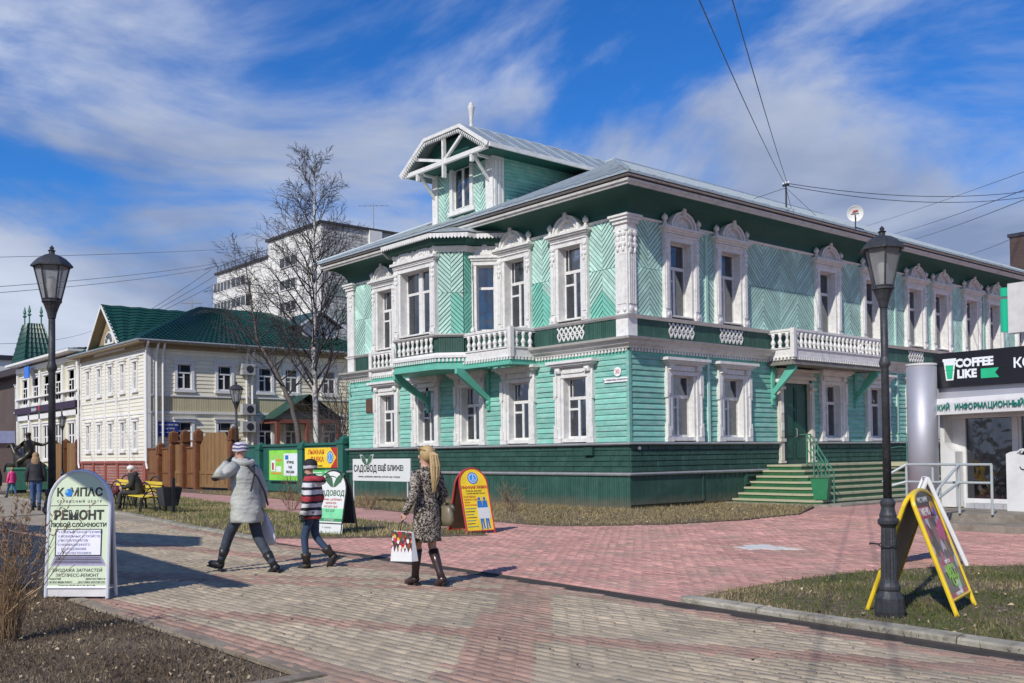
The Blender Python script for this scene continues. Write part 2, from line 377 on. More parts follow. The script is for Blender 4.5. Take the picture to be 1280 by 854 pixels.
# ---- chevron boards
chev = Boards('chevron_board')
def chev_half(T, x0, x1, z0, z1, up, m, n0=.012, sp=.15, g=.0125, sat=None):
    """boards at 45 degrees in the rectangle; up=+1 rises to the right"""
    c = z0-(x1-x0)-sp*random.random()
    while c < z1+(x1-x0):
        # band  c <= z - up*(x-x0) <= c+sp
        poly = [(x0, z0), (x1, z0), (x1, z1), (x0, z1)]
        poly = clip(poly, up, -1, up*x0-c-g*1.4); poly = clip(poly, -up, 1, -up*x0+c+sp-g*1.4) if poly else poly
        if poly and len(poly) > 2 and area(poly) > .0015:
            n = len(poly); cx = sum(p[0] for p in poly)/n; cz = sum(p[1] for p in poly)/n
            f = n0+.024+random.uniform(-.003, .003)
            # slight lap: the upper long edge of every board lies deeper
            def dep(p):
                q = (p[1]-up*(p[0]-x0)-c)/sp
                return f-.006*q
            vs = [(x, -n0, z) for x, z in poly]+[(p[0]+(cx-p[0])*.012, -dep(p), p[1]+(cz-p[1])*.012) for p in poly]
            fs = [tuple(range(n, 2*n))]+[(i, (i+1) % n, (i+1) % n+n, i+n) for i in range(n)]
            mm = m
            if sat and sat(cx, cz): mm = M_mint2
            chev.add(T, vs, fs, mm, area(poly)*1e3/camdist(T, cx)**2)
        c += sp
def chevron(T, x0, x1, z0, z1, sat=None, m=None, zm=None, n0=.012):
    m = m or M_mint; xm = (x0+x1)/2; zm = zm or (z0+z1)/2
    chev_half(T, x0, xm, zm+.01, z1, -1, m, n0, sat=sat); chev_half(T, xm, x1, zm+.01, z1, 1, m, n0, sat=sat)
    chev_half(T, x0, xm, z0, zm, 1, m, n0, sat=sat); chev_half(T, xm, x1, z0, zm, -1, m, n0, sat=sat)
cw = .765
ZB, ZT = 5.33, 7.99
mat('green_sheathing', (.03, .13, .1), .7)  # backing darker than the boards: shadow in the joints put into its colour
def backing(T, s0, s1, z0, z1): MB(T).box(s0, s1, -.012, 0, z0, z1).build('wall_sheathing', MATS['green_sheathing'], HOUSE)
for a_, b_ in ((-HL, UL[0]-.6), (UL[0]+.6, -9.9), (-5.6, UL[1]-.6), (UL[1]+.6, UL[2]-.6), (UL[2]+.6, 0)): backing(T_L, a_, b_, 5.3, 8.0)
chevron(T_L, -13.86, UL[0]-cw, ZB, ZT)
chevron(T_L, -10.95, -10.08, ZB, ZT)
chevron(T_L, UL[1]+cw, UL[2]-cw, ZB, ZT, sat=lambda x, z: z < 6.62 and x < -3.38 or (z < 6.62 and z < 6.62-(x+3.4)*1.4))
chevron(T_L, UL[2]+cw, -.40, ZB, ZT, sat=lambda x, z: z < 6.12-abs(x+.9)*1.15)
edges = []; cur = .32
for c in UR: edges.append((cur, c-cw)); cur = c+cw
edges.append((cur, HD))
for a, b in edges:
    backing(T_R, a-.1, b+.1, 5.3, 8.0)
    if b-a > 2.6: m_ = (a+b)/2; chevron(T_R, a, m_, ZB, ZT); chevron(T_R, m_, b, ZB, ZT)
    elif b-a > .1: chevron(T_R, a, b, ZB, ZT)
# ---- lap boards
clapb = Boards('wall_board')
def laprow(T, x0, x1, z, h, B, m, n0=.01, n1=.045, g=0):
    if x1-x0 < .03: return
    dz = random.uniform(-.004, .004); k = random.uniform(.85, 1.1)
    vs = [(x0, -n0, z), (x1, -n0, z), (x1, -n1*k, z+.012), (x0, -n1*k, z+.012), (x1, -(n0+n1)*.62, z+h*.6), (x0, -(n0+n1)*.62, z+h*.6), (x1, -n0-.004, z+h+dz), (x0, -n0-.004, z+h+dz)]
    fs = [(0, 1, 2, 3), (3, 2, 4, 5), (5, 4, 6, 7), (0, 3, 5, 7), (1, 6, 4, 2)]
    B.add(T, vs, fs, m, (x1-x0)/camdist(T, (x0+x1)/2)**2)
def clad(T, s0, s1, z0, z1, holes, m=None, B=None, h=.152):
    m = m or M_clap; B = B or clapb; z = z0
    while z < z1-.02:
        cur = s0
        for a, b in sorted(holes):
            if a > cur: laprow(T, cur, a, z, min(h, z1-z), B, m)
            cur = b
        if cur < s1: laprow(T, cur, s1, z, min(h, z1-z), B, m)
        z += h
MB().box(-HL, .012, -.012, 0, 1.83, 4.3).box(0, .012, 0, 7.1, 1.83, 4.3).box(0, .012, 8.6, HD, 1.83, 4.3)
for T, a, b, cs in ((T_L, -HL, 0, GL), (T_R, 0, HD, GR)):
    holes = [(c-.78, c+.78) for c in cs]
    if T is T_R: holes.append((6.82, 8.80))
    ed = []; cur = a
    for p, q in sorted(holes): ed.append((cur, p)); cur = q
    ed.append((cur, b))
    for p, q in ed:
        if q-p > .02: MB(T).box(p-(0 if p == a else .02), q+(0 if q == b else .02), -.011, 0, 1.84, 4.3).build('wall_sheathing', MATS['green_sheathing'], HOUSE)
    clad(T, a+.04, b-.04, 1.85, 4.27, holes)
MB().box(-.05, .055, -.055, .05, 1.85, 4.33).build('corner_board', M_clap, HOUSE)
MB().box(-HL-.04, -HL+.05, -.05, .05, 1.85, 4.33).build('corner_board', M_clap, HOUSE)
for s in (3.34, 14.25, 21.4):
    MB(T_R).box(s-.05, s+.05, -.09, 0, 1.85, 4.33).build('corner_board', M_mint, HOUSE)
    MB(T_R).box(s-.05, s+.05, -.08, 0, 5.33, 7.99).build('corner_board', M_mint, HOUSE)
chev.flush(HOUSE); clapb.flush(HOUSE)
# ---- plinth boards laid like long bricks
plb = Boards('plinth_board')
def plinth(T, s0, s1):
    for r in range(5):
        z = 1.02+r*.150; s = s0-(.36 if r % 2 else 0)
        while s < s1:
            a, b = max(s, s0)+.008, min(s+.72, s1)-.008
            if b-a > .05:
                n = .075+random.uniform(-.004, .004)
                vs = [(a, -.05, z), (b, -.05, z), (b-.012, -n, z+.02), (a+.012, -n, z+.02), (b-.012, -n+.006, z+.13), (a+.012, -n+.006, z+.13), (b, -.05, z+.146), (a, -.05, z+.146)]
                plb.add(T, vs, [(0, 1, 2, 3), (3, 2, 4, 5), (5, 4, 6, 7), (0, 3, 5, 7), (1, 6, 4, 2)], M_dark, (b-a)/camdist(T, a)**2)
            s += .72
plinth(T_L, -HL-.05, .05); plinth(T_R, -.05, 6.9); plinth(T_R, 8.8, HD)
MB().box(-HL-.05, .05, -.05, 0, 1.0, 1.78).box(0, .05, 0, 6.9, 1.0, 1.78).box(0, .05, 8.8, HD, 1.0, 1.78).build('plinth_backing', mat('plinth_joint_paint', (.008, .05, .036), .7), HOUSE)
plb.flush(HOUSE)
# ---- windows
def ornament(mb, x, y, z, w, h):
    for i, (dz, r) in enumerate(((0, .5), (.3, .38), (.58, .42), (.82, .26))):
        mb.ell((x, y, z-h*dz), (w*r, .035, h*.17), 8, 4)
        if i % 2 == 0: mb.ell((x-w*.35, y, z-h*dz), (w*.18, .03, h*.12), 6, 4); mb.ell((x+w*.35, y, z-h*dz), (w*.18, .03, h*.12), 6, 4)
def sash(x0, x1, z0, z1, n, kind):
    """white sash frame and its panes, depth n behind the wall face"""
    mb = MB(); b = .055; y0, y1 = n, n+.05; panes = []
    mb.box(x0, x0+b, y0, y1, z0, z1); mb.box(x1-b, x1, y0, y1, z0, z1); mb.box(x0+b, x1-b, y0, y1, z0, z0+b+.02); mb.box(x0+b, x1-b, y0, y1, z1-b, z1)
    w = x1-x0; zt = z0+(z1-z0)*.66
    if kind == 'std':
        mb.box(x0+b, x1-b, y0-.02, y1, zt-.045, zt+.045)
        xm = x0+w*.47
        mb.box(xm-.04, xm+.04, y0-.01, y1, z0+b, zt-.04)
        zv = zt-.045-(z1-z0)*.15
        mb.box(x0+b, xm-.04, y0, y1, zv-.03, zv+.03)
        mb.box(x0+b+.10, x0+b+.125, y0+.01, y1, zt+.04, z1-b)
        panes = [(x0+b, x1-b, zt+.04, z1-b), (x0+b, xm-.04, zv+.03, zt-.04), (x0+b, xm-.04, z0+b, zv-.03), (xm+.04, x1-b, z0+b, zt-.04)]
    elif kind == 'pair':
        xm = (x0+x1)/2
        mb.box(xm-.1, xm+.1, y0-.03, y1, z0, z1)
        for a, c in ((x0+b, xm-.1), (xm+.1, x1-b)):
            mb.box(a, c, y0-.01, y1, zt-.04, zt+.04); mb.box(a, a+.05, y0, y1, z0+b, zt-.04)
            mb.box((a+c)/2-.012, (a+c)/2+.012, y0+.02, y1, z0+b, z1-b)
            panes += [(a, c, zt+.04, z1-b), (a, c, z0+b, zt-.04)]
    elif kind == 'two':
        xm = (x0+x1)/2; mb.box(xm-.05, xm+.05, y0-.01, y1, z0+b, z1-b)
        for a, c in ((x0+b, xm-.05), (xm+.05, x1-b)): panes.append((a, c, z0+b, z1-b))
    elif kind == 'bayside':
        mb.box(x0+b, x1-b, y0-.01, y1, zt-.04, zt+.04); panes = [(x0+b, x1-b, zt+.04, z1-b), (x0+b, x1-b, z0+b, zt-.04)]
    return mb, panes
def curtain_mb(x0, x1, z0, z1, y):
    mb = MB(); N_ = 14
    for a, b in ((x0, x0+(x1-x0)*.40), (x1-(x1-x0)*.42, x1)):
        vs = []
        for i in range(N_+1):
            x = a+(b-a)*i/N_; d = .025*math.sin(i*2.3)
            vs += [(x, y+d, z0), (x, y+d*.7, z1)]
        mb.add(vs, [(2*i, 2*i+2, 2*i+3, 2*i+1) for i in range(N_)])
    return mb
def upper_window(kind='std', ow=OW, outer=.755, z0=5.42, z1=7.55, crown=True, name='window', curtains=True, parent=HOUSE):
    fr, panes = sash(-ow, ow, z0, z1, .17, kind)
    fr.box(-ow-.01, ow+.01, -.14, .2, z0-.035, z0-.002)
    w = fr.build(name, M_white, parent)
    for a, b, c, d in panes: MB().box(a-.01, b+.01, .19, .2, c-.01, d+.01).build('pane', M_glass, w)
    if curtains: curtain_mb(-ow, ow, z0, z1, .24).build('curtain', M_curt, w, smooth=True)
    cs = MB()
    for sg in (-1, 1):
        x = lambda a, b: (min(sg*a, sg*b), max(sg*a, sg*b))
        cs.box(*x(ow-.014, ow+.09), -.10, .17, z0-.03, z1+.03)
        cs.box(*x(ow+.09, outer), -.14, .0, 5.33, z1+.1)
        cs.box(*x(ow+.12, outer-.04), -.165, -.14, 5.60, 7.0)
        cs.box(*x(ow+.07, outer+.02), -.18, 0, 5.33, 5.53)
        cs.ell((sg*(ow+outer+.09)/2, -.18, 5.43), (.07, .03, .07), 8, 4)
        ornament(cs, sg*(ow+outer+.09)/2, -.155, z1-.03, outer-ow-.1, .5)
    cs.box(-ow-.09, ow+.09, -.12, .17, z1-.012, z1+.1); cs.box(-ow, ow, .0, .17, z0-.033, z0+.008)
    cs.box(-outer, outer, -.13, 0, z1+.1, z1+.2); cs.box(-outer+.02, outer-.02, -.16, 0, z1+.13, z1+.17)
    cs.build('window_casing', M_white, w)
    if crown:
        z = z1+.2; cb = MB()
        cb.box(-outer-.03, outer+.03, -.17, 0, z, z+.06); cb.box(-outer-.07, outer+.07, -.23, 0, z+.06, z+.11); cb.box(-outer-.12, outer+.12, -.28, 0, z+.11, z+.17)
        zc = z+.17
        def ring(r0, r1, y0, y1, hk=.86):
            n = 14; o = [(r1*math.cos(math.pi*i/n), zc+r1*hk*math.sin(math.pi*i/n)) for i in range(n+1)]
            i_ = [(r0*math.cos(math.pi*i/n), zc+r0*hk*math.sin(math.pi*i/n)) for i in range(n+1)]
            for k in range(n): cb.prism([o[k], o[k+1], i_[k+1], i_[k]], y0, y1)
        rr = .56
        ring(rr-.07, rr, -.24, 0); ring(rr-.14, rr-.07, -.19, 0); ring(rr-.19, rr-.14, -.22, 0)
        cb.prism([((rr-.19)*math.cos(math.pi*i/12), zc+(rr-.19)*.86*math.sin(math.pi*i/12)) for i in range(13)], -.12, 0)
        for i in range(7):
            a = math.pi*(i+.5)/7; cb.ell((.2*math.cos(a), -.125, zc+.02+.17*math.sin(a)), (.045, .03, .08), 6, 4, Matrix.Rotation(-(a-math.pi/2), 3, 'Y'))
        cb.ell((0, -.13, zc+.06), (.09, .04, .05), 8, 4)
        zk = zc+rr*.86
        cb.prism([(-.075, zk-.13), (.075, zk-.13), (.065, zk+.1), (-.065, zk+.1)], -.27, 0)
        cb.prism([(-.07, zk+.1), (.07, zk+.1), (.13, zk+.19), (-.13, zk+.19)], -.3, 0); cb.box(-.14, .14, -.31, 0, zk+.19, zk+.23)
        for sg in (-1, 1):
            cx = sg*(outer-.02)
            cb.lathe([(.08, 0), (.08, .05), (.05, .08), (.06, .11), (.035, .14), (.08, .18), (.095, .235), (.075, .29), (.03, .33), (.012, .36)], (cx, -.14, z+.17), 10)
            cb.box(cx-.1, cx+.1, -.26, 0, z+.16, z+.19)
        cb.build('carved_crown', M_white, w)
    return w
def lower_window(parent=HOUSE):
    z0, z1 = 1.98, 3.75; ow = OW
    fr, panes = sash(-ow, ow, z0, z1, .15, 'std'); fr.box(-ow, ow, -.06, .16, z0-.1, z0-.0)
    w = fr.build('window', M_white, parent)
    for a, b, c, d in panes: MB().box(a-.01, b+.01, .17, .18, c-.01, d+.01).build('pane', M_glass, w)
    curtain_mb(-ow, ow, z0, z1, .22).build('curtain', M_curt, w, smooth=True)
    cs = MB()
    for sg in (-1, 1):
        x = lambda a, b: (min(sg*a, sg*b), max(sg*a, sg*b))
        cs.box(*x(ow-.014, ow+.08), -.07, .15, z0-.09, z1+.02)
        cs.box(*x(ow+.08, .76), -.11, 0, 1.86, 3.86); cs.box(*x(.7, .76), -.14, -.11, 2.32, 3.2)
        cs.box(*x(ow+.05, .81), -.145, 0, 1.855, 2.0)
        cs.box(*x(.66, .80), -.155, 0, 2.0, 2.26); cs.box(*x(.66, .80), -.155, 0, 3.22, 3.80)
        cs.prism([(sg*.66, 3.22), (sg*.80, 3.22), (sg*.80, 3.10)], -.15, 0); cs.prism([(sg*.66, 2.26), (sg*.80, 2.26), (sg*.80, 2.38)], -.15, 0)
        cs.box(*x(.50, .70), -.19, 0, 3.88, 4.03); cs.ell((sg*.6, -.19, 3.95), (.06, .04, .06), 8, 4)
    cs.box(-.56, .56, -.1, .15, z1-.012, z1+.1); cs.box(-ow, ow, -.03, .15, z0-.09, z0+.008); cs.box(-.76, .76, -.10, 0, 3.86, 4.03); cs.box(-.44, .44, -.13, 0, 3.89, 4.0)
    cs.prism([(-.44, 3.89), (-.36, 3.86), (.36, 3.86), (.44, 3.89)], -.13, -.1)
    cs.build('window_casing', M_white, w)
    hd = MB(); hd.box(-.80, .80, -.20, 0, 4.03, 4.08); hd.box(-.88, .88, -.26, 0, 4.08, 4.14); hd.box(-.96, .96, -.32, 0, 4.14, 4.22)
    hd.build('window_hood', M_white, w); return w
def spread(w, places):
    first = True
    tree = {}
    for c in bpy.data.objects:
        if c.parent: tree.setdefault(c.parent.name, []).append(c)
    for (loc, rz) in places:
        if first: w.location = loc; w.rotation_euler = (0, 0, rz); first = False
        else: copy_tree(w, w.parent, loc, rz, tree)
spread(upper_window(), [((s, 0, 0), 0) for s in UL]+[((0, s, 0), math.pi/2) for s in UR])
spread(lower_window(), [((s, 0, 0), 0) for s in GL]+[((0, s, 0), math.pi/2) for s in GR])
# no two windows are dressed alike
M_cy = mat('yellow_blind', (.5, .42, .06), .8, .2, 4); M_cb = mat('beige_drape', (.3, .25, .2), .9, .2, 6, stretch=(8, 8, .6)); _cv = {}
def curtain_var(z0, z1, k, y=.24):
    if (z0, k) in _cv: return _cv[(z0, k)]
    mb = MB(); sp = {0: ((-.47, -.2),), 1: ((-.47, .47),), 2: ((-.47, -.32), (.25, .47)), 3: ((-.1, .47),), 4: ((-.47, .47),), 5: ((-.47, -.05), (.05, .47))}[k]; zt = z0+(z1-z0)*(.45 if k == 4 else 1)
    for a, b in sp:
        n = max(4, int((b-a)*34)); vs = []
        for i in range(n+1): x = a+(b-a)*i/n; vs += [(x, y+.02*math.sin(i*2.1+k), z0), (x, y+.015*math.sin(i*2.1+k), zt)]
        mb.add(vs, [(2*i, 2*i+2, 2*i+3, 2*i+1) for i in range(n)])
    me = mb.mesh('curtain', M_cy if k == 3 else (M_cb if k in (1, 5) else M_curt)); _cv[(z0, k)] = me; return me
_r = random.Random(4)
for o in [o for o in bpy.data.objects if o.name.startswith('curtain') and o.parent and o.parent.name.startswith('window')]:
    zs = [v.co.z for v in o.data.vertices]; z0 = min(zs); k = _r.choice((0, 2, 2, 3, 4, 5, 9, 9, 1))
    if k != 9 and max(abs(v.co.x) for v in o.data.vertices) < .5: o.data = curtain_var(round(z0, 2), max(zs), k)
# lattice panels in the dado under upper windows
def lattice():
    mb = MB(); k = 6; w = 1.1/k
    for i in range(k):
        x = -.55+i*w
        for (a, b) in (((x, 5.2), (x+w, 4.98)), ((x+w, 5.2), (x, 4.98)), ((x, 4.98), (x+w/2, 4.80)), ((x+w, 4.98), (x+w/2, 4.80))):
            d = Vector((b[0]-a[0], b[1]-a[1])); nn = Vector((-d.y, d.x)).normalized()*.02
            mb.prism([(a[0]+nn.x, a[1]+nn.y), (b[0]+nn.x, b[1]+nn.y), (b[0]-nn.x, b[1]-nn.y), (a[0]-nn.x, a[1]-nn.y)], -.085-.002*(i % 2), -.062)
        mb.ell((x+w/2, -.08, 5.09), (.035, .02, .035), 6, 4)
    mb.box(-.55, .55, -.09, -.06, 4.97, 4.99)
    return mb.build('lattice_panel', M_white, HOUSE)
spread(lattice(), [((UL[2], 0, 0), 0)]+[((0, s, 0), math.pi/2) for s in UR if not (8 < s < 11)])
# ---- corner pilaster and left pilaster
def pilaster(x0, x1, y0, y1, name, parent=HOUSE):
    mb = MB()
    mb.box(x0, x1, y0, y1, 4.74, 5.24); mb.box(x0-.03, x1+.03, y0-.03, y1+.03, 5.24, 5.34)
    mb.box(x0, x1, y0, y1, 5.34, 7.62)
    for a, b, c in ((7.62, 7.68, .03), (7.68, 7.82, .0), (7.82, 7.92, .05), (7.92, 8.0, .10), (8.0, 8.06, .14)): mb.box(x0-c, x1+c, y0-c, y1+c, a, b)
    return mb
mb = pilaster(-.39, .06, -.06, .31, 'p')
for i in range(4):                       # flutes on the street-facing side
    mb.box(.06, .085, .0+i*.075, .04+i*.075, 5.62, 7.05)
for i in range(1): mb.box(-.32, .0, -.075, -.06, 5.62, 7.0)
T2 = RZ(math.pi/2); ob = MB(); ornament(ob, -.28, -.08, 7.55, .2, .5); ornament(ob, -.07, -.08, 7.55, .18, .5)
ob.T = T2; ornament(ob, .05, -.09, 7.55, .2, .56); ornament(ob, .23, -.09, 7.55, .16, .56); ob.T = None
ob.ell((-.3, -.08, 5.46), (.06, .04, .06)); ob.ell((-.04, -.08, 5.46), (.06, .04, .06)); ob.ell((.08, .06, 5.48), (.04, .09, .09)); ob.ell((.08, .25, 5.46), (.04, .05, .06))
pil = mb.build('corner_pilaster', M_white, HOUSE); ob.build('carved_ornament', M_white, pil, kind='stuff')
mb = pilaster(-14.33, -13.88, -.10, .1, 'p'); pil = mb.build('corner_pilaster', M_white, HOUSE)
ob = MB(); ornament(ob, -14.1, -.11, 7.6, .26, .6); ob.build('carved_ornament', M_white, pil, kind='stuff')
# ---- roof
k_ = math.tan(R_(24.1)); E0 = 8.90; xo0, xo1, yo0, yo1 = -HL-.72, .98, -.98, HD+.98
xm_ = (xo0+xo1)/2; hw = (xo1-xo0)/2; zr = E0+hw*k_
rv = [(xo0, yo0, E0), (xo1, yo0, E0), (xo1, yo1, E0), (xo0, yo1, E0), (xm_, yo0+hw, zr), (xm_, yo1-hw, zr)]
th = .05
mb = MB(); mb.add(rv+[(a, b, c-th) for a, b, c in rv], [(0, 1, 4), (1, 2, 5, 4), (2, 3, 5), (3, 0, 4, 5), (6, 10, 7), (7, 10, 11, 8), (8, 11, 9), (9, 11, 10, 6), (0, 6, 7, 1), (1, 7, 8, 2), (2, 8, 9, 3), (3, 9, 6, 0)])
roof = mb.build('roof', M_roofm, HOUSE)
mb = MB()
for y in np.arange(yo0+.4, yo1, .62):     # standing seams of the right slope
    t = min(hw, y-yo0, yo1-y); mb.tube([(xo1, y, E0+.02), (xo1-t, y, E0+.02+t*k_)], .022, 4)
for x in np.arange(xo0+.4, xo1, .62):
    t = min(x-xo0, xo1-x); mb.tube([(x, yo0, E0+.02), (x, yo0+t, E0+.02+t*k_)], .022, 4)
for a, b in ((1, 4), (0, 4), (4, 5)): mb.tube([Vector(rv[a])+Vector((0, 0, .03)), Vector(rv[b])+Vector((0, 0, .03))], .05, 6)
mb.build('roof_seams', M_roofm, HOUSE, kind='stuff')
# ---- bay window
BP = [(-10.06, 0), (-9.45, -.6), (-9.45, -.93), (-8.88, -1.5), (-6.62, -1.5), (-6.05, -.93), (-6.05, -.6), (-5.44, 0)]
def offset(pl, d):
    out = []; n = len(pl)
    for i, p in enumerate(pl):
        def nrm(a, b):
            v = Vector((b[0]-a[0], b[1]-a[1])).normalized(); return Vector((v.y, -v.x))
        if i == 0: q = nrm(pl[0], pl[1]); out.append((p[0]+q.x*d-q.y*0, p[1]+q.y*d)); continue
        if i == n-1: q = nrm(pl[-2], pl[-1]); out.append((p[0]+q.x*d, p[1]+q.y*d)); continue
        a, b = nrm(pl[i-1], p), nrm(p, pl[i+1]); m_ = (a+b); m_ = m_/m_.length; s_ = d/max(.5, m_.dot(a)); out.append((p[0]+m_.x*s_, p[1]+m_.y*s_))
    out[0] = (out[0][0]-d*.7, 0); out[-1] = (out[-1][0]+d*.7, 0)
    return out
BAY = HOUSE
def bay_ring(name, prof, m, parent=HOUSE, pl=BP, kind=None):
    mb = MB(); K = len(prof); rings = [offset(pl, n) for n, z in prof]; n = len(pl)
    vs = [(x, y, prof[i][1]) for i in range(K) for x, y in rings[i]]
    fs = [(i*n+j, i*n+j+1, ((i+1) % K)*n+j+1, ((i+1) % K)*n+j) for i in range(K) for j in range(n-1)]
    fs += [tuple(i*n for i in range(K)), tuple(i*n+n-1 for i in reversed(range(K)))]
    return mb.add(vs, fs).build(name, m, parent, kind=kind)
baypart = MB(); baypart.hprism(BP, 4.3, 4.72); bay = baypart.build('bay_window', M_tealtrim, HOUSE)
MB().hprism(offset(BP, .16), 4.22, 4.30).build('bay_floor', M_tealtrim, bay)
bay_ring('bay_dentil_band', [(0, 4.3), (.1, 4.3), (.1, 4.44), (.14, 4.46), (.14, 4.54), (0, 4.54)], M_tealtrim, bay)
bay_ring('bay_apron', [(0, 4.58), (.17, 4.58), (.17, 4.66), (.12, 4.74), (0, 4.74)], M_white, bay)
bay_ring('bay_ledge', [(0, 5.235), (.1, 5.235), (.16, 5.29), (.17, 5.325), (0, 5.325)], M_white2, bay)
bay_ring('bay_cornice', [(0, 7.9), (.07, 7.9), (.1, 7.99), (.16, 8.02), (.16, 8.07), (0, 8.07)], M_white, bay)
bay_ring('bay_soffit', [(0, 8.07), (.12, 8.07), (.3, 8.16), (.42, 8.3), (0, 8.3)], M_cove, bay)
bay_ring('bay_fascia', [(.4, 8.33), (.46, 8.33), (.48, 8.41), (.4, 8.41)], M_white2, bay)
mb = MB(); o1 = offset(BP, .52); top = [(-9.3, .3), (-9.0, .1), (-8.9, 0), (-8.4, -.2), (-7.1, -.2), (-6.6, 0), (-6.5, .1), (-6.2, .3)]
vs = [(x, y, 8.43) for x, y in o1]+[(x, y+.3, 9.12) for x, y in top]
mb.add(vs, [(i, i+1, i+9, i+8) for i in range(7)]+[(7, 6, 5, 4, 3, 2, 1, 0)]); mb.build('bay_roof', M_roofm, bay)
mb = MB()                             # scalloped valance hanging below the bay eave
oo = offset(BP, .49)
for i in range(7):
    a, b = Vector((*oo[i], 0)), Vector((*oo[i+1], 0)); L_ = (b-a).length; n = max(1, int(L_/.11)); ang = math.atan2(b.y-a.y, b.x-a.x)
    T = Matrix.Translation(a) @ Matrix.Rotation(ang, 4, 'Z'); mb.T = T
    for j in range(n):
        x = j*L_/n; w = L_/n; mb.prism([(x, 8.40), (x+w, 8.40), (x+w*.95, 8.29), (x+w*.5, 8.235), (x+w*.05, 8.29)], -.012, .012)
mb.T = None; mb.build('scalloped_valance', M_white, bay, kind='stuff')
def face_T(i, pl=BP):
    a, b = pl[i], pl[i+1]; ang = math.atan2(b[1]-a[1], b[0]-a[0]); L_ = math.hypot(b[0]-a[0], b[1]-a[1]); mx, my = (a[0]+b[0])/2, (a[1]+b[1])/2
    return Matrix.Translation((mx, my, 0)) @ Matrix.Rotation(ang, 4, 'Z'), L_, (mx, my, 0), ang
bch = Boards('bay_chevron_board')
old = chev; chev = bch
dent = MB(); dado = MB(); dv = []
for i in range(7):
    T, L_, loc, ang = face_T(i); h = L_/2
    if i in (0, 6):
        wall = MB(T); wall.box(-h, -.3, 0, .06, 5.3, 8.0); wall.box(.3, h, 0, .06, 5.3, 8.0); wall.box(-.3, .3, 0, .06, 7.5, 8); wall.build('bay_wall', M_white, bay)
        w = upper_window('bayside', .29, .42, 5.42, 7.5, False, parent=HOUSE, curtains=(i == 6)); w.location = loc; w.rotation_euler = (0, 0, ang)
        cb = MB(); z = 7.62
        cb.box(-.45, .45, -.16, 0, z, z+.08); cb.box(-.5, .5, -.2, 0, z+.08, z+.16)
        cb.prism([(.34*math.cos(math.pi*k/10), z+.16+.28*math.sin(math.pi*k/10)) for k in range(11)], -.13, 0)
        cb.prism([(.2*math.cos(math.pi*k/10), z+.18+.16*math.sin(math.pi*k/10)) for k in range(11)], -.16, 0); cb.box(-.07, .07, -.2, 0, z+.42, z+.58)
        cb.build('carved_crown', M_white, w)
    elif i == 3:
        wall = MB(T); wall.box(-h, -.82, 0, .06, 5.3, 8); wall.box(.82, h, 0, .06, 5.3, 8); wall.box(-.82, .82, 0, .06, 7.5, 8); wall.build('bay_wall', M_white, bay)
        w = upper_window('pair', .82, 1.12, 5.42, 7.5, False, parent=HOUSE, curtains=False); w.location = loc; w.rotation_euler = (0, 0, ang)
        MB().box(-.5, -.44, .3, .32, 5.5, 6.8).box(-.15, -.12, .3, .32, 5.5, 6.8).box(.36, .42, .3, .32, 5.5, 6.8).build('curtain_edge', mat('ochre_curtain', (.35, .16, .05), .8), w)
        curtain_mb(-.8, .8, 5.45, 7.45, .3).build('curtain', mat('brown_curtain', (.12, .08, .065), .9, .2, 6), w)
        cb = MB(); z = 7.68
        cb.box(-1.16, 1.16, -.18, 0, z, z+.07); cb.box(-1.22, 1.22, -.24, 0, z+.07, z+.15)
        for cx in (-.5, .5):
            for r, y in ((.42, -.17), (.34, -.14), (.26, -.18)): cb.prism([(cx+r*math.cos(math.pi*k/12), z+.15+r*.8*math.sin(math.pi*k/12)) for k in range(13)], y, 0)
            for k in range(5): a = math.pi*(k+.5)/5; cb.ell((cx+.15*math.cos(a), -.19, z+.18+.12*math.sin(a)), (.03, .03, .06), 6, 4)
        for cx in (-1.1, 0, 1.1): cb.lathe([(.07, 0), (.07, .07), (.04, .12), (.08, .2), (.09, .26), (.03, .33)], (cx, -.1, z+.15), 8)
        cb.build('carved_crown', M_white, w)
    else:
        MB(T).box(-h, h, 0, .06, 5.3, 8).build('bay_wall', MATS['green_sheathing'], bay)
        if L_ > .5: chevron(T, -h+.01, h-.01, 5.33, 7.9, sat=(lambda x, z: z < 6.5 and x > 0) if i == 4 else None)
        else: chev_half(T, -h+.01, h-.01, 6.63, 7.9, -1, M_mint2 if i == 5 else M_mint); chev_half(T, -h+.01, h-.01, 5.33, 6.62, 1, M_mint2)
    if i != 3:
        dado.T = T
        s = -h
        while s < h-.01: e = min(s+.075, h); dado.box(s+.004, e-.004, -.06, .02, 4.74, 5.235); s = e
    else: MB(T).box(-h, h, -.02, .02, 4.74, 5.235).build('bay_dado', M_dark, bay)
    dent.T = T; s = -h
    while s < h: dent.box(s, s+.06, -.16, -.1, 4.46, 4.56); s += .125
dado.T = None; dado.build('bay_dado_boards', M_dark, bay, kind='stuff'); dent.T = None; dent.build('dentil_row', M_white, bay, kind='stuff')
bch.flush(HOUSE); chev = old
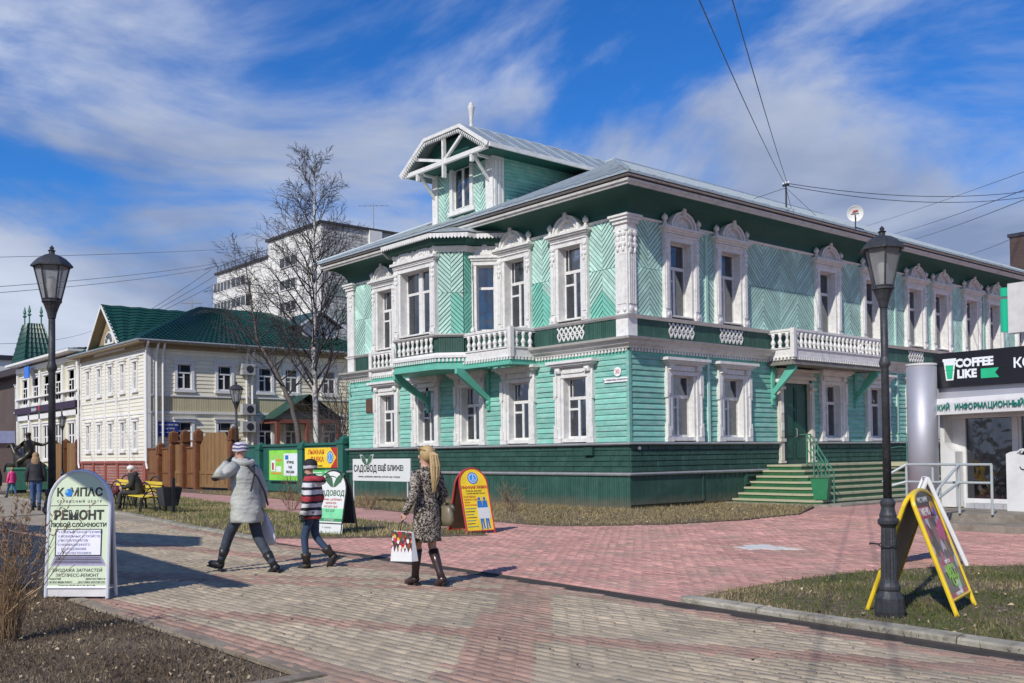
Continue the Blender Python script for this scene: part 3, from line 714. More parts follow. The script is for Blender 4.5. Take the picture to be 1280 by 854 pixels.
# ---- balusters, balconies
BALP = [(.03, 0), (.04, .02), (.04, .05), (.02, .07), (.045, .13), (.05, .18), (.028, .25), (.018, .29), (.03, .31), (.022, .33), (.04, .38), (.04, .45)]
bal_me = MB().lathe([(r*1.55, z) for r, z in BALP], n=8).mesh('baluster', M_white)
def balusters(a, b, z, parent, h=.45, step=.235):
    a, b = Vector(a), Vector(b); L_ = (b-a).length; n = max(1, int(L_/step))
    for i in range(n):
        p = a.lerp(b, (i+.5)/n); o = put('baluster', bal_me, parent, (p.x, p.y, z)); o.scale = (1, 1, h/.45)
        for pl in o.data.polygons: pl.use_smooth = True
balusters((-8.75, -1.6, 0), (-6.75, -1.6, 0), 4.76, bay, .46)
def balcony(pts, parent, zf=4.45, name='balcony', m=M_white, under=M_tealtrim):
    """pts: rail line in plan from wall to wall"""
    mb = MB(); inner = [p for p in pts]
    b = mb.hprism(pts, zf+.0, zf+.1).build(name, m, parent)
    fl = MB(); fl.hprism(pts, zf-.22, zf); fl.build('balcony_floor', under, b)
    rail = MB(); low = MB(); dd_ = MB(); dp = MB()
    for i in range(len(pts)-1):
        p, q = Vector((*pts[i], 0)), Vector((*pts[i+1], 0)); L_ = (q-p).length; ang = math.atan2(q.y-p.y, q.x-p.x)
        T = Matrix.Translation(p) @ Matrix.Rotation(ang, 4, 'Z')
        for g in (rail, low, dd_, dp): g.T = T
        rail.box(0, L_, -.03, .08, zf+.79, zf+.86); rail.box(.0, L_, -.01, .06, zf+.74, zf+.79)
        low.box(0, L_, -.01, .05, zf+.02, zf+.27); low.box(0, L_, -.04, .06, zf+.25, zf+.29)
        s = 0
        while s < L_: dd_.box(s, s+.065, -.045, 0, zf-.09, zf-.01); s += .13
        low.box(0, L_, -.03, .02, zf-.01, zf+.02); dp.box(0, L_, -.05, .02, zf-.24, zf-.17)
        balusters(T @ Vector((.1, .02, 0)), T @ Vector((L_-.1, .02, 0)), zf+.29, b, .45)
        if i < len(pts)-2: rail.box(L_-.07, L_+.07, -.06, .08, zf-.02, zf+.88)
    for g in (rail, low, dd_, dp): g.T = None
    rail.build('rail', m, b); low.build('apron_board', m, b); dd_.build('dentil_row', m, b, kind='stuff'); dp.build('edge_board', under, b)
    return b
balcony([(-6.0, -.98), (-3.78, -.98), (-3.72, 0)], HOUSE)
balcony([(-12.55, -.02), (-12.5, -.22), (-11.0, -.22), (-10.6, -.05)], HOUSE)
balcony([(0, 6.36), (.96, 6.36), (.96, 11.56), (0, 11.56)], HOUSE, under=mat('grey_weathered_timber', (.2, .19, .17), .8, .25, 4))
# ---- brackets
def bracket(T, s, n1, z0, z1, m=M_tealtrim):
    mb = MB(T); mb.box(s-.07, s+.07, -.1, 0, z0-.35, 4.25)
    mb.xprism([(-.02, z0), (-.12, z0-.05), (-n1, z1-.16), (-n1, z1), (-n1+.25, z1), (-.15, z0+.16), (-.02, z0+.2)], s-.06, s+.06)
    mb.ell((s, -.1, z0-.1), (.08, .07, .1)); mb.build('bracket', m, HOUSE)
bracket(T_L, -9.2, 1.45, 3.35, 4.22); bracket(T_L, -5.95, 1.35, 3.3, 4.22)
bracket(T_R, 6.55, .92, 3.35, 4.22); bracket(T_R, 11.4, .92, 3.35, 4.22)
# ---- entrance door
mb = MB(T_R); mb.box(7.05, 8.53, .03, .1, 1.17, 3.72)
door = mb.build('door', mat('green_door_paint', (.012, .075, .05), .4, .15, 2), HOUSE)
mb = MB(T_R)
for a in (7.12, 7.82):
    mb.box(a, a+.62, .0, .03, 1.25, 1.95); mb.box(a+.08, a+.54, -.015, 0, 1.32, 1.88); mb.box(a, a+.62, .0, .03, 2.05, 3.6); mb.box(a+.08, a+.54, -.015, 0, 2.14, 3.5)
mb.build('door_panel', MATS['green_door_paint'], door)
MB(T_R).tube([(7.83, -.02, 2.0), (7.83, -.07, 2.02), (7.83, -.07, 2.25), (7.83, -.02, 2.27)], .014, 6).build('handle', M_flash, door)
mb = MB(T_R)
for sg, c in ((-1, 6.93), (1, 8.66)):
    mb.box(c-.12, c+.12, -.12, .1, 1.17, 3.75); mb.box(c-.08, c+.08, -.15, -.12, 1.25, 1.8); mb.box(c-.08, c+.08, -.15, -.12, 2.0, 3.4); mb.box(c-.14, c+.14, -.18, 0, 1.85, 1.95); mb.box(c-.14, c+.14, -.2, 0, 3.5, 3.6); mb.box(c-.14, c+.14, -.17, 0, 1.17, 1.24)
mb.box(7.05, 8.54, -.08, .1, 3.72, 3.84); mb.box(6.78, 8.81, -.18, 0, 3.84, 3.94); mb.box(6.7, 8.9, -.26, 0, 4.08, 4.16); mb.box(6.82, 8.78, -.1, 0, 3.94, 4.08)
mb.build('door_casing', mat('cream_white_paint', (.6, .56, .47), .6, .1, 3), HOUSE)
MB(T_R).box(7.0, 7.2, -.02, .1, 1.17, 3.3)
for z in (2.2, 2.75): MB(T_R).box(6.86, 6.99, -.165, -.155, z, z+.24).build('notice', mat('paper_white', (.75, .75, .72), .7), HOUSE)
MB(T_R).box(6.65, 6.83, -.3, -.1, 3.72, 3.82).build('camera_housing', M_white, HOUSE)
# ---- number plate
mb = MB(); mb.lathe([(.001, 0), (.12, 0), (.12, .012), (.001, .012)], n=16)
pm = mat('enamel_white', (.8, .8, .8), .3)
pl_ = MB(); pl_.prism([(-.36+.13*math.cos(2*math.pi*i/16)-.0, 3.78+.13*math.sin(2*math.pi*i/16)) for i in range(16)], -.07, -.05); pl_.box(-.88, .02, -.07, -.05, 3.5, 3.62)
plate = pl_.build('address_plate', pm, HOUSE)
M_txtdark = mat('black_lettering', (.02, .02, .025), .5); M_txtred = mat('red_lettering', (.5, .03, .03), .5)
lettering('30', .17, M_txtred, plate, (-.36, -.073, 3.78)); lettering('пр. ЧУМБАРОВА-ЛУЧИНСКОГО', .062, M_txtdark, plate, (-.43, -.073, 3.56))
MB().box(-13.1, -12.62, -.08, -.045, 2.95+.2, 3.65).build('memorial_plaque', mat('brown_bronze_plaque', (.1, .05, .03), .5, .3, 6), HOUSE)
# ---- attic dormer
DX0, DX1, DY = -9.5, -6.25, .5; DC = (DX0+DX1)/2; dz0 = 8.9
dm = MB(); dm.box(DX0+.03, DC-.475, DY, DY+.2, dz0, 11.3); dm.box(DC+.475, DX1-.03, DY, DY+.2, dz0, 11.3); dm.box(DC-.475, DC+.475, DY, DY+.2, dz0, 9.85); dm.box(DC-.475, DC+.475, DY, DY+.2, 11.2, 11.35)
dm.box(DX0, DX0+.1, DY+.2, 7, dz0, 11.3); dm.box(DX1-.12, DX1-.02, DY+.2, 7, dz0, 11.3)
dm.prism([(DC-1.9, 11.3), (DC+1.9, 11.3), (DC+1, 12.1), (DC-1, 12.1)], DY, DY+.1)
dorm = dm.build('attic_dormer', MATS['green_sheathing'], HOUSE)
dch = Boards('dormer_board'); chev = dch
Td = Matrix.Translation((0, DY, 0))
chevron(Td, DX0+.3, DC-.62, 9.35, 11.2, zm=9.3, n0=.01); chevron(Td, DC+.62, DX1-.35, 9.35, 11.2, zm=9.3, n0=.01)
for i in range(5): pass
Ts = Matrix.Translation((DX1-.02, 0, 0)) @ Matrix.Rotation(math.pi/2, 4, 'Z')
z = 9.2
while z < 11.25:
    y0_ = DY+.45; laprow(Ts, y0_, min(7.0, (z-8.85)/k_+.4), z, .125, dch, M_clap); z += .125
dch.flush(HOUSE); chev = old
mb = MB()
mb.box(DX0-.03, DX0+.27, DY-.06, DY+.2, 9.2, 11.25); mb.box(DX1-.33, DX1+.04, DY-.07, DY+.42, 9.3, 11.25)
for a, b in ((DC-.63, DC-.47), (DC+.47, DC+.63)): mb.box(a, b, DY-.09, DY+.05, 9.7, 11.3)
mb.box(DC-.72, DC+.72, DY-.11, DY+.05, 9.66, 9.80); mb.box(DC-.78, DC+.78, DY-.14, DY+.05, 11.25, 11.38); mb.box(DX0, DX1, DY-.05, DY, 9.30, 9.42)
mb.box(DX1+.04, DX1+.07, DY+.0, DY+.08, 9.5, 11.1); mb.box(DX1+.04, DX1+.07, DY+.16, DY+.24, 9.5, 11.1); mb.box(DX1+.04, DX1+.07, DY+.31, DY+.38, 9.5, 11.1)
mb.build('dormer_trim', M_white, dorm)
fr, panes = sash(-.47, .47, 9.82, 11.24, .02, 'two'); w = fr.build('window', M_white, HOUSE, (DC, DY, 0))
for a, b, c, d in panes: MB().box(a-.01, b+.01, .04, .05, c-.01, d+.01).build('pane', M_glass, w)
GY = -.35                                # gable roof
ez, kz, rz_ = 11.33, 12.27, 12.66
Lx, Rx_, KL, KR = DC-2.45, DC+2.45, DC-1.0, DC+1.0
vs = [(Lx, GY, ez), (KL, GY, kz), (KR, GY, kz), (Rx_, GY, ez), (Lx, 7.6, ez), (KL, 7.6, kz), (KR, 7.6, kz), (Rx_, 7.6, ez), (DC, GY+1.25, rz_), (DC, 7.6, rz_)]
t_ = .06
mb = MB(); mb.add(vs+[(x, y, z-t_) for x, y, z in vs], [(0, 1, 5, 4), (2, 3, 7, 6), (1, 2, 8), (1, 8, 9, 5), (2, 6, 9, 8), (10, 14, 15, 11), (12, 16, 17, 13), (11, 18, 12), (11, 15, 19, 18), (12, 18, 19, 16), (0, 10, 11, 1), (1, 11, 12, 2), (2, 12, 13, 3), (3, 13, 17, 7), (0, 4, 14, 10)])
mb.build('dormer_roof', M_roofm, dorm)
mb = MB(); mb.box(DX0, DX1, GY+.25, DY, 11.28, 11.3); mb.prism([(Lx+.25, 11.3), (Rx_-.25, 11.3), (KR, kz-.12), (KL, kz-.12)], GY+.5, GY+.53); mb.box(Lx+.1, Rx_-.1, GY+.3, 7, 11.24, 11.27); mb.build('gable_boarding', M_cove, dorm)
mb = MB()
for y in np.arange(GY+.5, 7.3, .75): mb.tube([(Rx_, y, ez+.02), (KR, y, kz+.02), (DC, max(y, GY+1.25), rz_+.02)], .02, 4)
mb.tube([(DC, GY+1.25, rz_+.02), (DC, 7.6, rz_+.02)], .04, 6); mb.build('roof_seams', M_roofm, dorm, kind='stuff')
def beam(mb, a, b, w, y0, y1):
    a, b = Vector(a), Vector(b); d = (b-a).normalized(); n = Vector((-d.y, d.x))*w/2
    mb.prism([(a.x+n.x, a.y+n.y), (b.x+n.x, b.y+n.y), (b.x-n.x, b.y-n.y), (a.x-n.x, a.y-n.y)], y0, y1)
mb = MB(); y0, y1 = GY-.05, GY+.02
mb.prism([(Lx, ez), (KL, kz), (KL+.05, kz-.11), (Lx+.07, ez-.10)], y0, y1); mb.prism([(KL, kz), (KR, kz), (KR-.05, kz-.11), (KL+.05, kz-.11)], y0, y1-.002); mb.prism([(KR, kz), (Rx_, ez), (Rx_-.07, ez-.10), (KR-.05, kz-.11)], y0, y1)
mb.xprism([(GY, ez-.13), (GY, ez), (7.6, ez), (7.6, ez-.13)], Rx_-.02, Rx_+.05)
brd = mb.build('bargeboard', M_white, dorm)
mb = MB()
for (a, b) in (((Lx+.1, ez-.1), (KL+.05, kz-.17)), ((KL+.05, kz-.17), (KR-.05, kz-.17)), ((KR-.05, kz-.17), (Rx_-.1, ez-.1))):
    a, b = Vector(a), Vector(b); n = int((b-a).length/.1); d = (b-a).normalized(); pn = Vector((d.y, -d.x))
    for i in range(n):
        p = a+(b-a)*i/n; q = a+(b-a)*(i+.7)/n; r_ = (p+q)/2+pn*.12; mb.prism([(p.x, p.y), (q.x, q.y), (r_.x, r_.y)], y0-.01, y0+.03)
mb.build('scalloped_valance', M_white, brd, kind='stuff')
mb = MB(); yb0, yb1 = GY+.03, GY+.15
mb.box(Lx+.2, Rx_-.2, yb0, yb1, 11.19, 11.33)
beam(mb, (DC, kz-.1), (DC, 10.75), .09, yb0-.02, yb1-.01); beam(mb, (DC, 11.3), (KR+.1, kz-.25), .09, yb0+.01, yb1-.02); beam(mb, (DC, 11.3), (KL-.65, 11.72), .09, yb0+.01, yb1-.02)
for x in (DX0+.12, DX1-.15):
    mb.box(x-.05, x+.05, GY+.03, GY+.13, 10.95, 11.2); mb.box(x-.05, x+.05, GY+.1, DY, 11.17, 11.27)
    mb.xprism([(GY+.1, 11.17), (GY+.22, 11.17), (DY, 10.45), (DY, 10.33)], x-.04, x+.04)
mb.build('gable_truss', M_white, dorm)
MB().lathe([(.11, 12.5), (.11, 12.66), (.06, 12.7), (.08, 12.76), (.045, 12.82), (.075, 12.88), (.06, 12.94), (.085, 13.1), (.10, 13.24), (.125, 13.34), (.12, 13.38), (.075, 13.42), (.085, 13.46), (.04, 13.52)], (DC, GY+1.25, 0), 12).build('finial', M_white2, dorm, smooth=True)
# satellite dish, wire mast, chimney on the roof
mb = MB(); mb.lathe([(.001, .0), (.2, .02), (.38, .075), (.5, .14), (.51, .15), (.38, .09), (.2, .035), (.001, .015)], n=20)
# ================================================================ ground, paths, lawns
def S(o): o['kind'] = 'structure'; return o
def ST(o): o['kind'] = 'stuff'; return o
def sheet(name, poly, z, m, th=.03): return S(MB().hprism(poly, z-th, z).build(name, m))
def in_poly(P_, poly):
    x, y = P_[:, 0], P_[:, 1]; c = np.zeros(len(P_), bool); n = len(poly)
    for i in range(n):
        x1, y1 = poly[i]; x2, y2 = poly[(i+1) % n]
        if y1 == y2: continue
        t = ((y1 > y) != (y2 > y)) & (x < (x2-x1)*(y-y1)/(y2-y1)+x1); c ^= t
    return c
M_soil = mat('dry_soil', (.12, .09, .062), .95, .35, 6, bump=.6, bscale=30, dirt=(.2, .16, .1), dscale=12, damt=.5)
M_asph = mat('dusty_ground', (.16, .14, .12), .95, .2, .6, bump=.3, bscale=15)
S(MB().add([(-1500, -1500, -.06), (1500, -1500, -.06), (1500, 1500, -.06), (-1500, 1500, -.06)], [(0, 1, 2, 3)]).build('ground', M_asph))
def brick_mat(name, c1, c2, mortar, sx=.2, sy=.1, rot=0.0):
    m = bpy.data.materials.new(name); m.use_nodes = True; N = m.node_tree.nodes; L = m.node_tree.links; b = N['Principled BSDF']; b.inputs['Roughness'].default_value = .85
    tc = N.new('ShaderNodeTexCoord'); mp_ = N.new('ShaderNodeMapping'); mp_.inputs['Rotation'].default_value = (0, 0, rot); L.new(tc.outputs['Object'], mp_.inputs[0])
    br = N.new('ShaderNodeTexBrick'); L.new(mp_.outputs[0], br.inputs[0]); br.inputs['Scale'].default_value = 1; br.inputs['Brick Width'].default_value = sx; br.inputs['Row Height'].default_value = sy
    br.inputs['Mortar Size'].default_value = .006; br.inputs['Color1'].default_value = (*c1, 1); br.inputs['Color2'].default_value = (*c2, 1); br.inputs['Mortar'].default_value = (*mortar, 1)
    nz = N.new('ShaderNodeTexNoise'); nz.inputs['Scale'].default_value = .9; nz.inputs['Detail'].default_value = 8; L.new(tc.outputs['Object'], nz.inputs[0])
    mr = N.new('ShaderNodeMapRange'); L.new(nz.outputs[0], mr.inputs[0]); mr.inputs[1].default_value = .3; mr.inputs[2].default_value = .7; mr.inputs[3].default_value = .8; mr.inputs[4].default_value = 1.15
    vm = N.new('ShaderNodeVectorMath'); vm.operation = 'SCALE'; L.new(br.outputs['Color'], vm.inputs[0]); L.new(mr.outputs[0], vm.inputs['Scale']); L.new(vm.outputs[0], b.inputs['Base Color'])
    MATS[name] = m; return m
def paver_mat(name, base):
    m = mat(name, base, .88, .2, .8, obj=.16, attr=.16, bump=.4, bscale=90, dirt=(.30, .25, .18), dscale=1.2, damt=.85); return m
C_G1, C_P1 = (.35, .285, .2), (.31, .195, .145)
M_pg = paver_mat('sandy_paver', C_G1); M_pp = paver_mat('faded_red_paver', C_P1); M_pk = paver_mat('pink_paver', (.54, .285, .235))
M_fg = brick_mat('sandy_paving', (.34, .28, .195), (.38, .315, .225), (.2, .165, .12)); M_fk = brick_mat('pink_paving', (.48, .255, .215), (.54, .29, .245), (.27, .155, .135), rot=.1)
EDGE = [(-60, -6), (-30, -8.6), (-9, -10.2), (-2.9, -11.06), (.2, -11.4), (5.4, -11.72), (9.9, -12.0), (11.7, -12.15), (16, -12.45), (22, -12.9), (60, -16)]
def edge_y(x): return np.interp(x, [p[0] for p in EDGE], [p[1] for p in EDGE])
PATH = EDGE+[(60, -60), (12.15, -60), (12.15, -16.5), (-60, -16.3)]
path = sheet('path', PATH, -.012, M_fg)
PLAZA = [(.9, -11.4), (2.3, -9.9), (3.7, -7.9), (2.5, -7.6), (-1, -7.2), (-7.4, -6.6), (-11.9, -5.7), (-20, -4.3), (-60, -4.2), (-60, -2.0), (-25, -2), (-15.3, -2.6), (-7.9, -3.9), (-3.25, -4.8), (.3, -5.5), (3.0, -5.5), (4.4, -3.7), (4.8, -1.5), (4.6, 1.0), (3.0, 4.3), (3.0, 30), (60, 30), (60, -15.9), (22, -12.75), (16, -12.3), (11.7, -12.0), (9.9, -11.85), (5.4, -11.57)]
plaza = sheet('plaza', PLAZA, .006, M_fk)
LAWNR = [(11.75, -11.98), (11.62, -11.2), (11.6, -10.0), (11.75, -8.6), (12.2, -7.3), (12.9, -6.5), (16, -5.4), (60, -5), (60, -15.8), (22, -12.72), (16, -12.28)]
LAWNM = [(-60, -5.85), (-30, -8.45), (-9, -10.05), (-2.9, -10.9), (.3, -11.25), (.85, -11.25), (2.2, -9.85), (3.6, -7.95), (2.5, -7.62), (-1, -7.22), (-7.4, -6.62), (-11.9, -5.72), (-20, -4.32), (-60, -4.22)]
LAWNL = [(-60, -16.45), (12.02, -16.62), (12.02, -60), (-60, -60)]
STRIP = [(-60, -1.98), (-25, -1.98), (-15.3, -2.58), (-7.9, -3.88), (-3.25, -4.78), (.3, -5.48), (3.0, -5.48), (4.38, -3.68), (4.78, -1.5), (4.58, 1.0), (2.98, 4.2), (0, 4.2), (0, 0), (-14.3, 0), (-60, 0)]
l1 = sheet('lawn', LAWNR, .03, M_soil, .05); l2 = sheet('lawn', LAWNM, .03, M_soil, .05); l3 = sheet('lawn', LAWNL, .0, M_soil, .05); l4 = sheet('verge', STRIP, .03, M_soil, .05)
sheet('yard', [(-35, .1), (-14.4, .1), (-14.4, 40), (-60, 40), (-60, 12.6), (-35, 12.6)], .02, M_soil)
# drain channel and kerbs
mb = MB(); e = [(x, edge_y(x)) for x in np.linspace(-2.5, 40, 40)]
for i in range(len(e)-1):
    (a, b), (c, d) = e[i], e[i+1]
    mb.add([(a, b-.03, -.008), (c, d-.03, -.008), (c, d+.13, -.004), (a, b+.13, -.004)], [(0, 1, 2, 3)])
    mb.add([(a, b+.13, -.004), (c, d+.13, -.004), (c, d+.14, .012), (a, b+.14, .012)], [(0, 1, 2, 3)])
S(mb.build('drain_channel', mat('dark_wet_dust', (.045, .038, .033), .9, .3, 3)))
M_kerb = mat('worn_concrete_kerb', (.31, .285, .23), .9, .25, 2, obj=.15, dirt=(.1, .08, .055), dscale=5, damt=.9, bump=.5, bscale=25)
kb = S(put('kerb', None)); kb.empty_display_size = .2
def kerb_line(fx, x0, x1, off, w, h, step=1.0, m=None):
    x = x0
    while x < x1:
        a, b = x+.006, min(x+step, x1)-.006; ya, yb = fx(a)+off, fx(b)+off; t = random.uniform(-.006, .006)
        MB().add([(a, ya, -.04), (b, yb, -.04), (b, yb+w, -.04), (a, ya+w, -.04), (a, ya+.012, h-.012+t), (b, yb+.012, h-.012+t), (b, yb+w, h+t), (a, ya+w, h+t), (a, ya, h-.03+t), (b, yb, h-.03+t)],
                 [(0, 1, 9, 8), (8, 9, 5, 4), (4, 5, 6, 7), (3, 7, 6, 2), (0, 8, 4, 7, 3), (1, 2, 6, 5, 9)]).build('kerb_stone', m or M_kerb, kb)
        x += step
kerb_line(edge_y, 11.7, 30, .15, .14, .075); kerb_line(edge_y, -30, .9, 0.0, .16, .05, 1.2)
kerb_line(lambda x: -16.5, -14, 12.0, .0, .11, .006, 1.0, mat('sunken_dusty_kerb', (.24, .2, .155), .95, .3, 3, obj=.15, dirt=(.15, .11, .08), dscale=5, damt=.8, bump=.4))
MB().box(12.0, 12.14, -24, -16.4, -.04, .008).build('kerb_stone', MATS['sunken_dusty_kerb'], kb)
# pavers
def lay(poly, x0, x1, y0, y1, rot, pick, parent, nobj, name='paver', bw=.2, bh=.1, ztop=0.0, zb=-.012):
    c, s_ = math.cos(rot), math.sin(rot); L_ = max(x1-x0, y1-y0)*1.5; cx, cy = (x0+x1)/2, (y0+y1)/2
    nu, nv = int(L_/bw), int(L_/bh); U, V = np.meshgrid(np.arange(-nu//2, nu//2), np.arange(-nv//2, nv//2))
    u = (U+.5*(V % 2))*bw; v = V*bh; u, v = u.ravel(), v.ravel()
    X = cx+u*c-v*s_; Y = cy+u*s_+v*c
    k = (X > x0) & (X < x1) & (Y > y0) & (Y < y1); X, Y = X[k], Y[k]; k = in_poly(np.stack([X, Y], 1), poly)
    # drop those whose corners leave the area
    for du, dv in ((.5, .5), (-.5, .5), (.5, -.5), (-.5, -.5)):
        q = np.stack([X+du*bw*.9*c-dv*bh*.9*s_, Y+du*bw*.9*s_+dv*bh*.9*c], 1); k &= in_poly(q, poly)
    X, Y = X[k], Y[k]
    # keep what the camera could see
    d = np.hypot(X-CAMP.x, Y-CAMP.y); ang = (X-CAMP.x)*cd.x+(Y-CAMP.y)*cd.y; lat = (X-CAMP.x)*cr.x+(Y-CAMP.y)*cr.y
    k = (ang > 4.0) & (np.abs(lat) < ang*.62+1.0); X, Y, d = X[k], Y[k], d[k]
    o = np.argsort(d); X, Y, d = X[o], Y[o], d[o]; which = pick(X, Y); X = X+np.random.uniform(-.002, .002, len(X)); Y = Y+np.random.uniform(-.002, .002, len(Y))
    g = .0035; hb = np.array([(-bw/2+g, -bh/2+g), (bw/2-g, -bh/2+g), (bw/2-g, bh/2-g), (-bw/2+g, bh/2-g)]); ht = hb*np.array([(bw-.022)/bw, (bh-.022)/bh])
    fs = [(4, 5, 6, 7), (0, 1, 5, 4), (1, 2, 6, 5), (2, 3, 7, 6), (3, 0, 4, 7)]
    mats = [M_pg, M_pp, M_pk]
    protos = {}
    for i in range(min(nobj, len(X))):
        w = int(which[i])
        if w not in protos:
            protos[w] = MB().add([(a, b, zb) for a, b in hb]+[(a, b, 0) for a, b in ht], fs).mesh(name, mats[w])
        o_ = put(name, protos[w], parent, (X[i], Y[i], ztop+random.uniform(-.0025, .0025)), rot)
    Xr, Yr, wr = X[nobj:], Y[nobj:], which[nobj:]
    n = len(Xr)
    if not n: return
    zt = ztop+np.random.uniform(-.0035, .0035, n)+.006*np.sin(Xr*1.9+1.3*np.sin(Yr*1.1))*np.sin(Yr*2.3+Xr*.6)
    tx, ty = np.random.uniform(-.003, .003, n), np.random.uniform(-.003, .003, n)
    V3 = np.zeros((n, 8, 3))
    for j in range(4):
        V3[:, j, 0] = Xr+hb[j, 0]*c-hb[j, 1]*s_; V3[:, j, 1] = Yr+hb[j, 0]*s_+hb[j, 1]*c; V3[:, j, 2] = ztop+zb
        V3[:, 4+j, 0] = Xr+ht[j, 0]*c-ht[j, 1]*s_; V3[:, 4+j, 1] = Yr+ht[j, 0]*s_+ht[j, 1]*c; V3[:, 4+j, 2] = zt+tx*np.sign(ht[j, 0])+ty*np.sign(ht[j, 1])
    F = (np.arange(n)[:, None, None]*8+np.array(fs)[None]).reshape(-1, 4)
    me = fastmesh(name, V3.reshape(-1, 3), F); [me.materials.append(m) for m in mats]
    me.polygons.foreach_set('material_index', np.repeat(wr.astype(np.int32), 5)); rndattr(me, np.repeat(np.random.rand(n), 5)); put(name, me, parent, kind='stuff')
def fastmesh(name, V, F):
    me = bpy.data.meshes.new(name); k = F.shape[1]
    me.vertices.add(len(V)); me.vertices.foreach_set('co', np.ascontiguousarray(V, dtype=np.float32).ravel())
    me.loops.add(F.size); me.loops.foreach_set('vertex_index', np.ascontiguousarray(F, dtype=np.int32).ravel())
    me.polygons.add(len(F)); me.polygons.foreach_set('loop_start', np.arange(0, F.size, k, dtype=np.int32)); me.polygons.foreach_set('loop_total', np.full(len(F), k, dtype=np.int32))
    me.update(calc_edges=True); me.validate(); return me
def band(X, Y, ax, ay, bx, by, w):
    d = np.array([bx-ax, by-ay]); L_ = np.hypot(*d); d = d/L_
    return np.abs(-(X-ax)*d[1]+(Y-ay)*d[0]) < w/2
def pick_path(X, Y):
    jit = np.random.rand(len(X))*.08
    w = band(X+jit, Y, 6.81, -14.32, 11.47, -11.6, .34) | band(X+jit, Y, 9.21, -15.67, 14.64, -13.15, .36) | (band(X, Y+jit, 10.2, -12.76, 13.06, -15.67, .62)) | band(X, Y, -5.6, -14.3, 4.9, -12.6, .5) | band(X, Y, 3.0, -16.2, 9.2, -12.2, .3)
    w |= (Y < -16.12) & (Y > -16.5) & (X < 12.6) | ((X > 12.1) & (X < 12.7) & (Y < -16.1)) | ((Y < -16.3) & (Y > -16.75) & (X > 12))
    w |= (Y > edge_y(X)-.28)
    return np.where(w, 1, 0)
lay(PATH, -7, 17.5, -19.5, -11.0, R_(2.2), pick_path, path, 300)
lay(PLAZA, .8, 15.5, -12.6, 1.5, R_(-3), lambda X, Y: np.full(len(X), 2), plaza, 300, ztop=.018)
# cement-stained patch on the plaza
mb = MB(); N_ = 26; pv = []
for i in range(N_):
    a = 2*math.pi*i/N_; r = 1+.25*math.sin(3*a+1)+.18*math.sin(7*a); pv.append((8.95+.42*r*math.cos(a)*1.1, -6.6+.36*r*math.sin(a)))
S(mb.hprism(pv, .015, .0245).build('cement_patch', mat('white_cement', (.62, .6, .55), .9, .2, 9)))
# ---------------------------------------------------------------- grass
def grass_mat(name, cols, patch=(.5, .5), pscale=.8):
    m = bpy.data.materials.new(name); m.use_nodes = True; N = m.node_tree.nodes; L = m.node_tree.links; b = N['Principled BSDF']; b.inputs['Roughness'].default_value = .75
    b.inputs['Specular IOR Level'].default_value = .2
    at = N.new('ShaderNodeAttribute'); at.attribute_name = 'rnd'; tc = N.new('ShaderNodeTexCoord')
    nz = N.new('ShaderNodeTexNoise'); nz.inputs['Scale'].default_value = pscale; nz.inputs['Detail'].default_value = 4; L.new(tc.outputs['Object'], nz.inputs[0])
    mr = N.new('ShaderNodeMapRange'); L.new(nz.outputs[0], mr.inputs[0]); mr.inputs[1].default_value = .35; mr.inputs[2].default_value = .65; mr.inputs[3].default_value = -patch[0]; mr.inputs[4].default_value = patch[1]
    a = N.new('ShaderNodeMath'); a.operation = 'ADD'; L.new(at.outputs['Fac'], a.inputs[0]); L.new(mr.outputs[0], a.inputs[1])
    cr_ = N.new('ShaderNodeValToRGB'); L.new(a.outputs[0], cr_.inputs[0]); el = cr_.color_ramp.elements
    el[0].position = 0; el[0].color = (*cols[0], 1); el[1].position = 1; el[1].color = (*cols[-1], 1)
    for i, c in enumerate(cols[1:-1]): e_ = el.new((i+1)/(len(cols)-1)); e_.color = (*c, 1)
    L.new(cr_.outputs[0], b.inputs['Base Color']); tr = N.new('ShaderNodeBsdfTranslucent'); L.new(cr_.outputs[0], tr.inputs[0])
    mx = N.new('ShaderNodeMixShader'); mx.inputs[0].default_value = .25; L.new(b.outputs[0], mx.inputs[1]); L.new(tr.outputs[0], mx.inputs[2]); L.new(mx.outputs[0], N['Material Output'].inputs[0]); return m
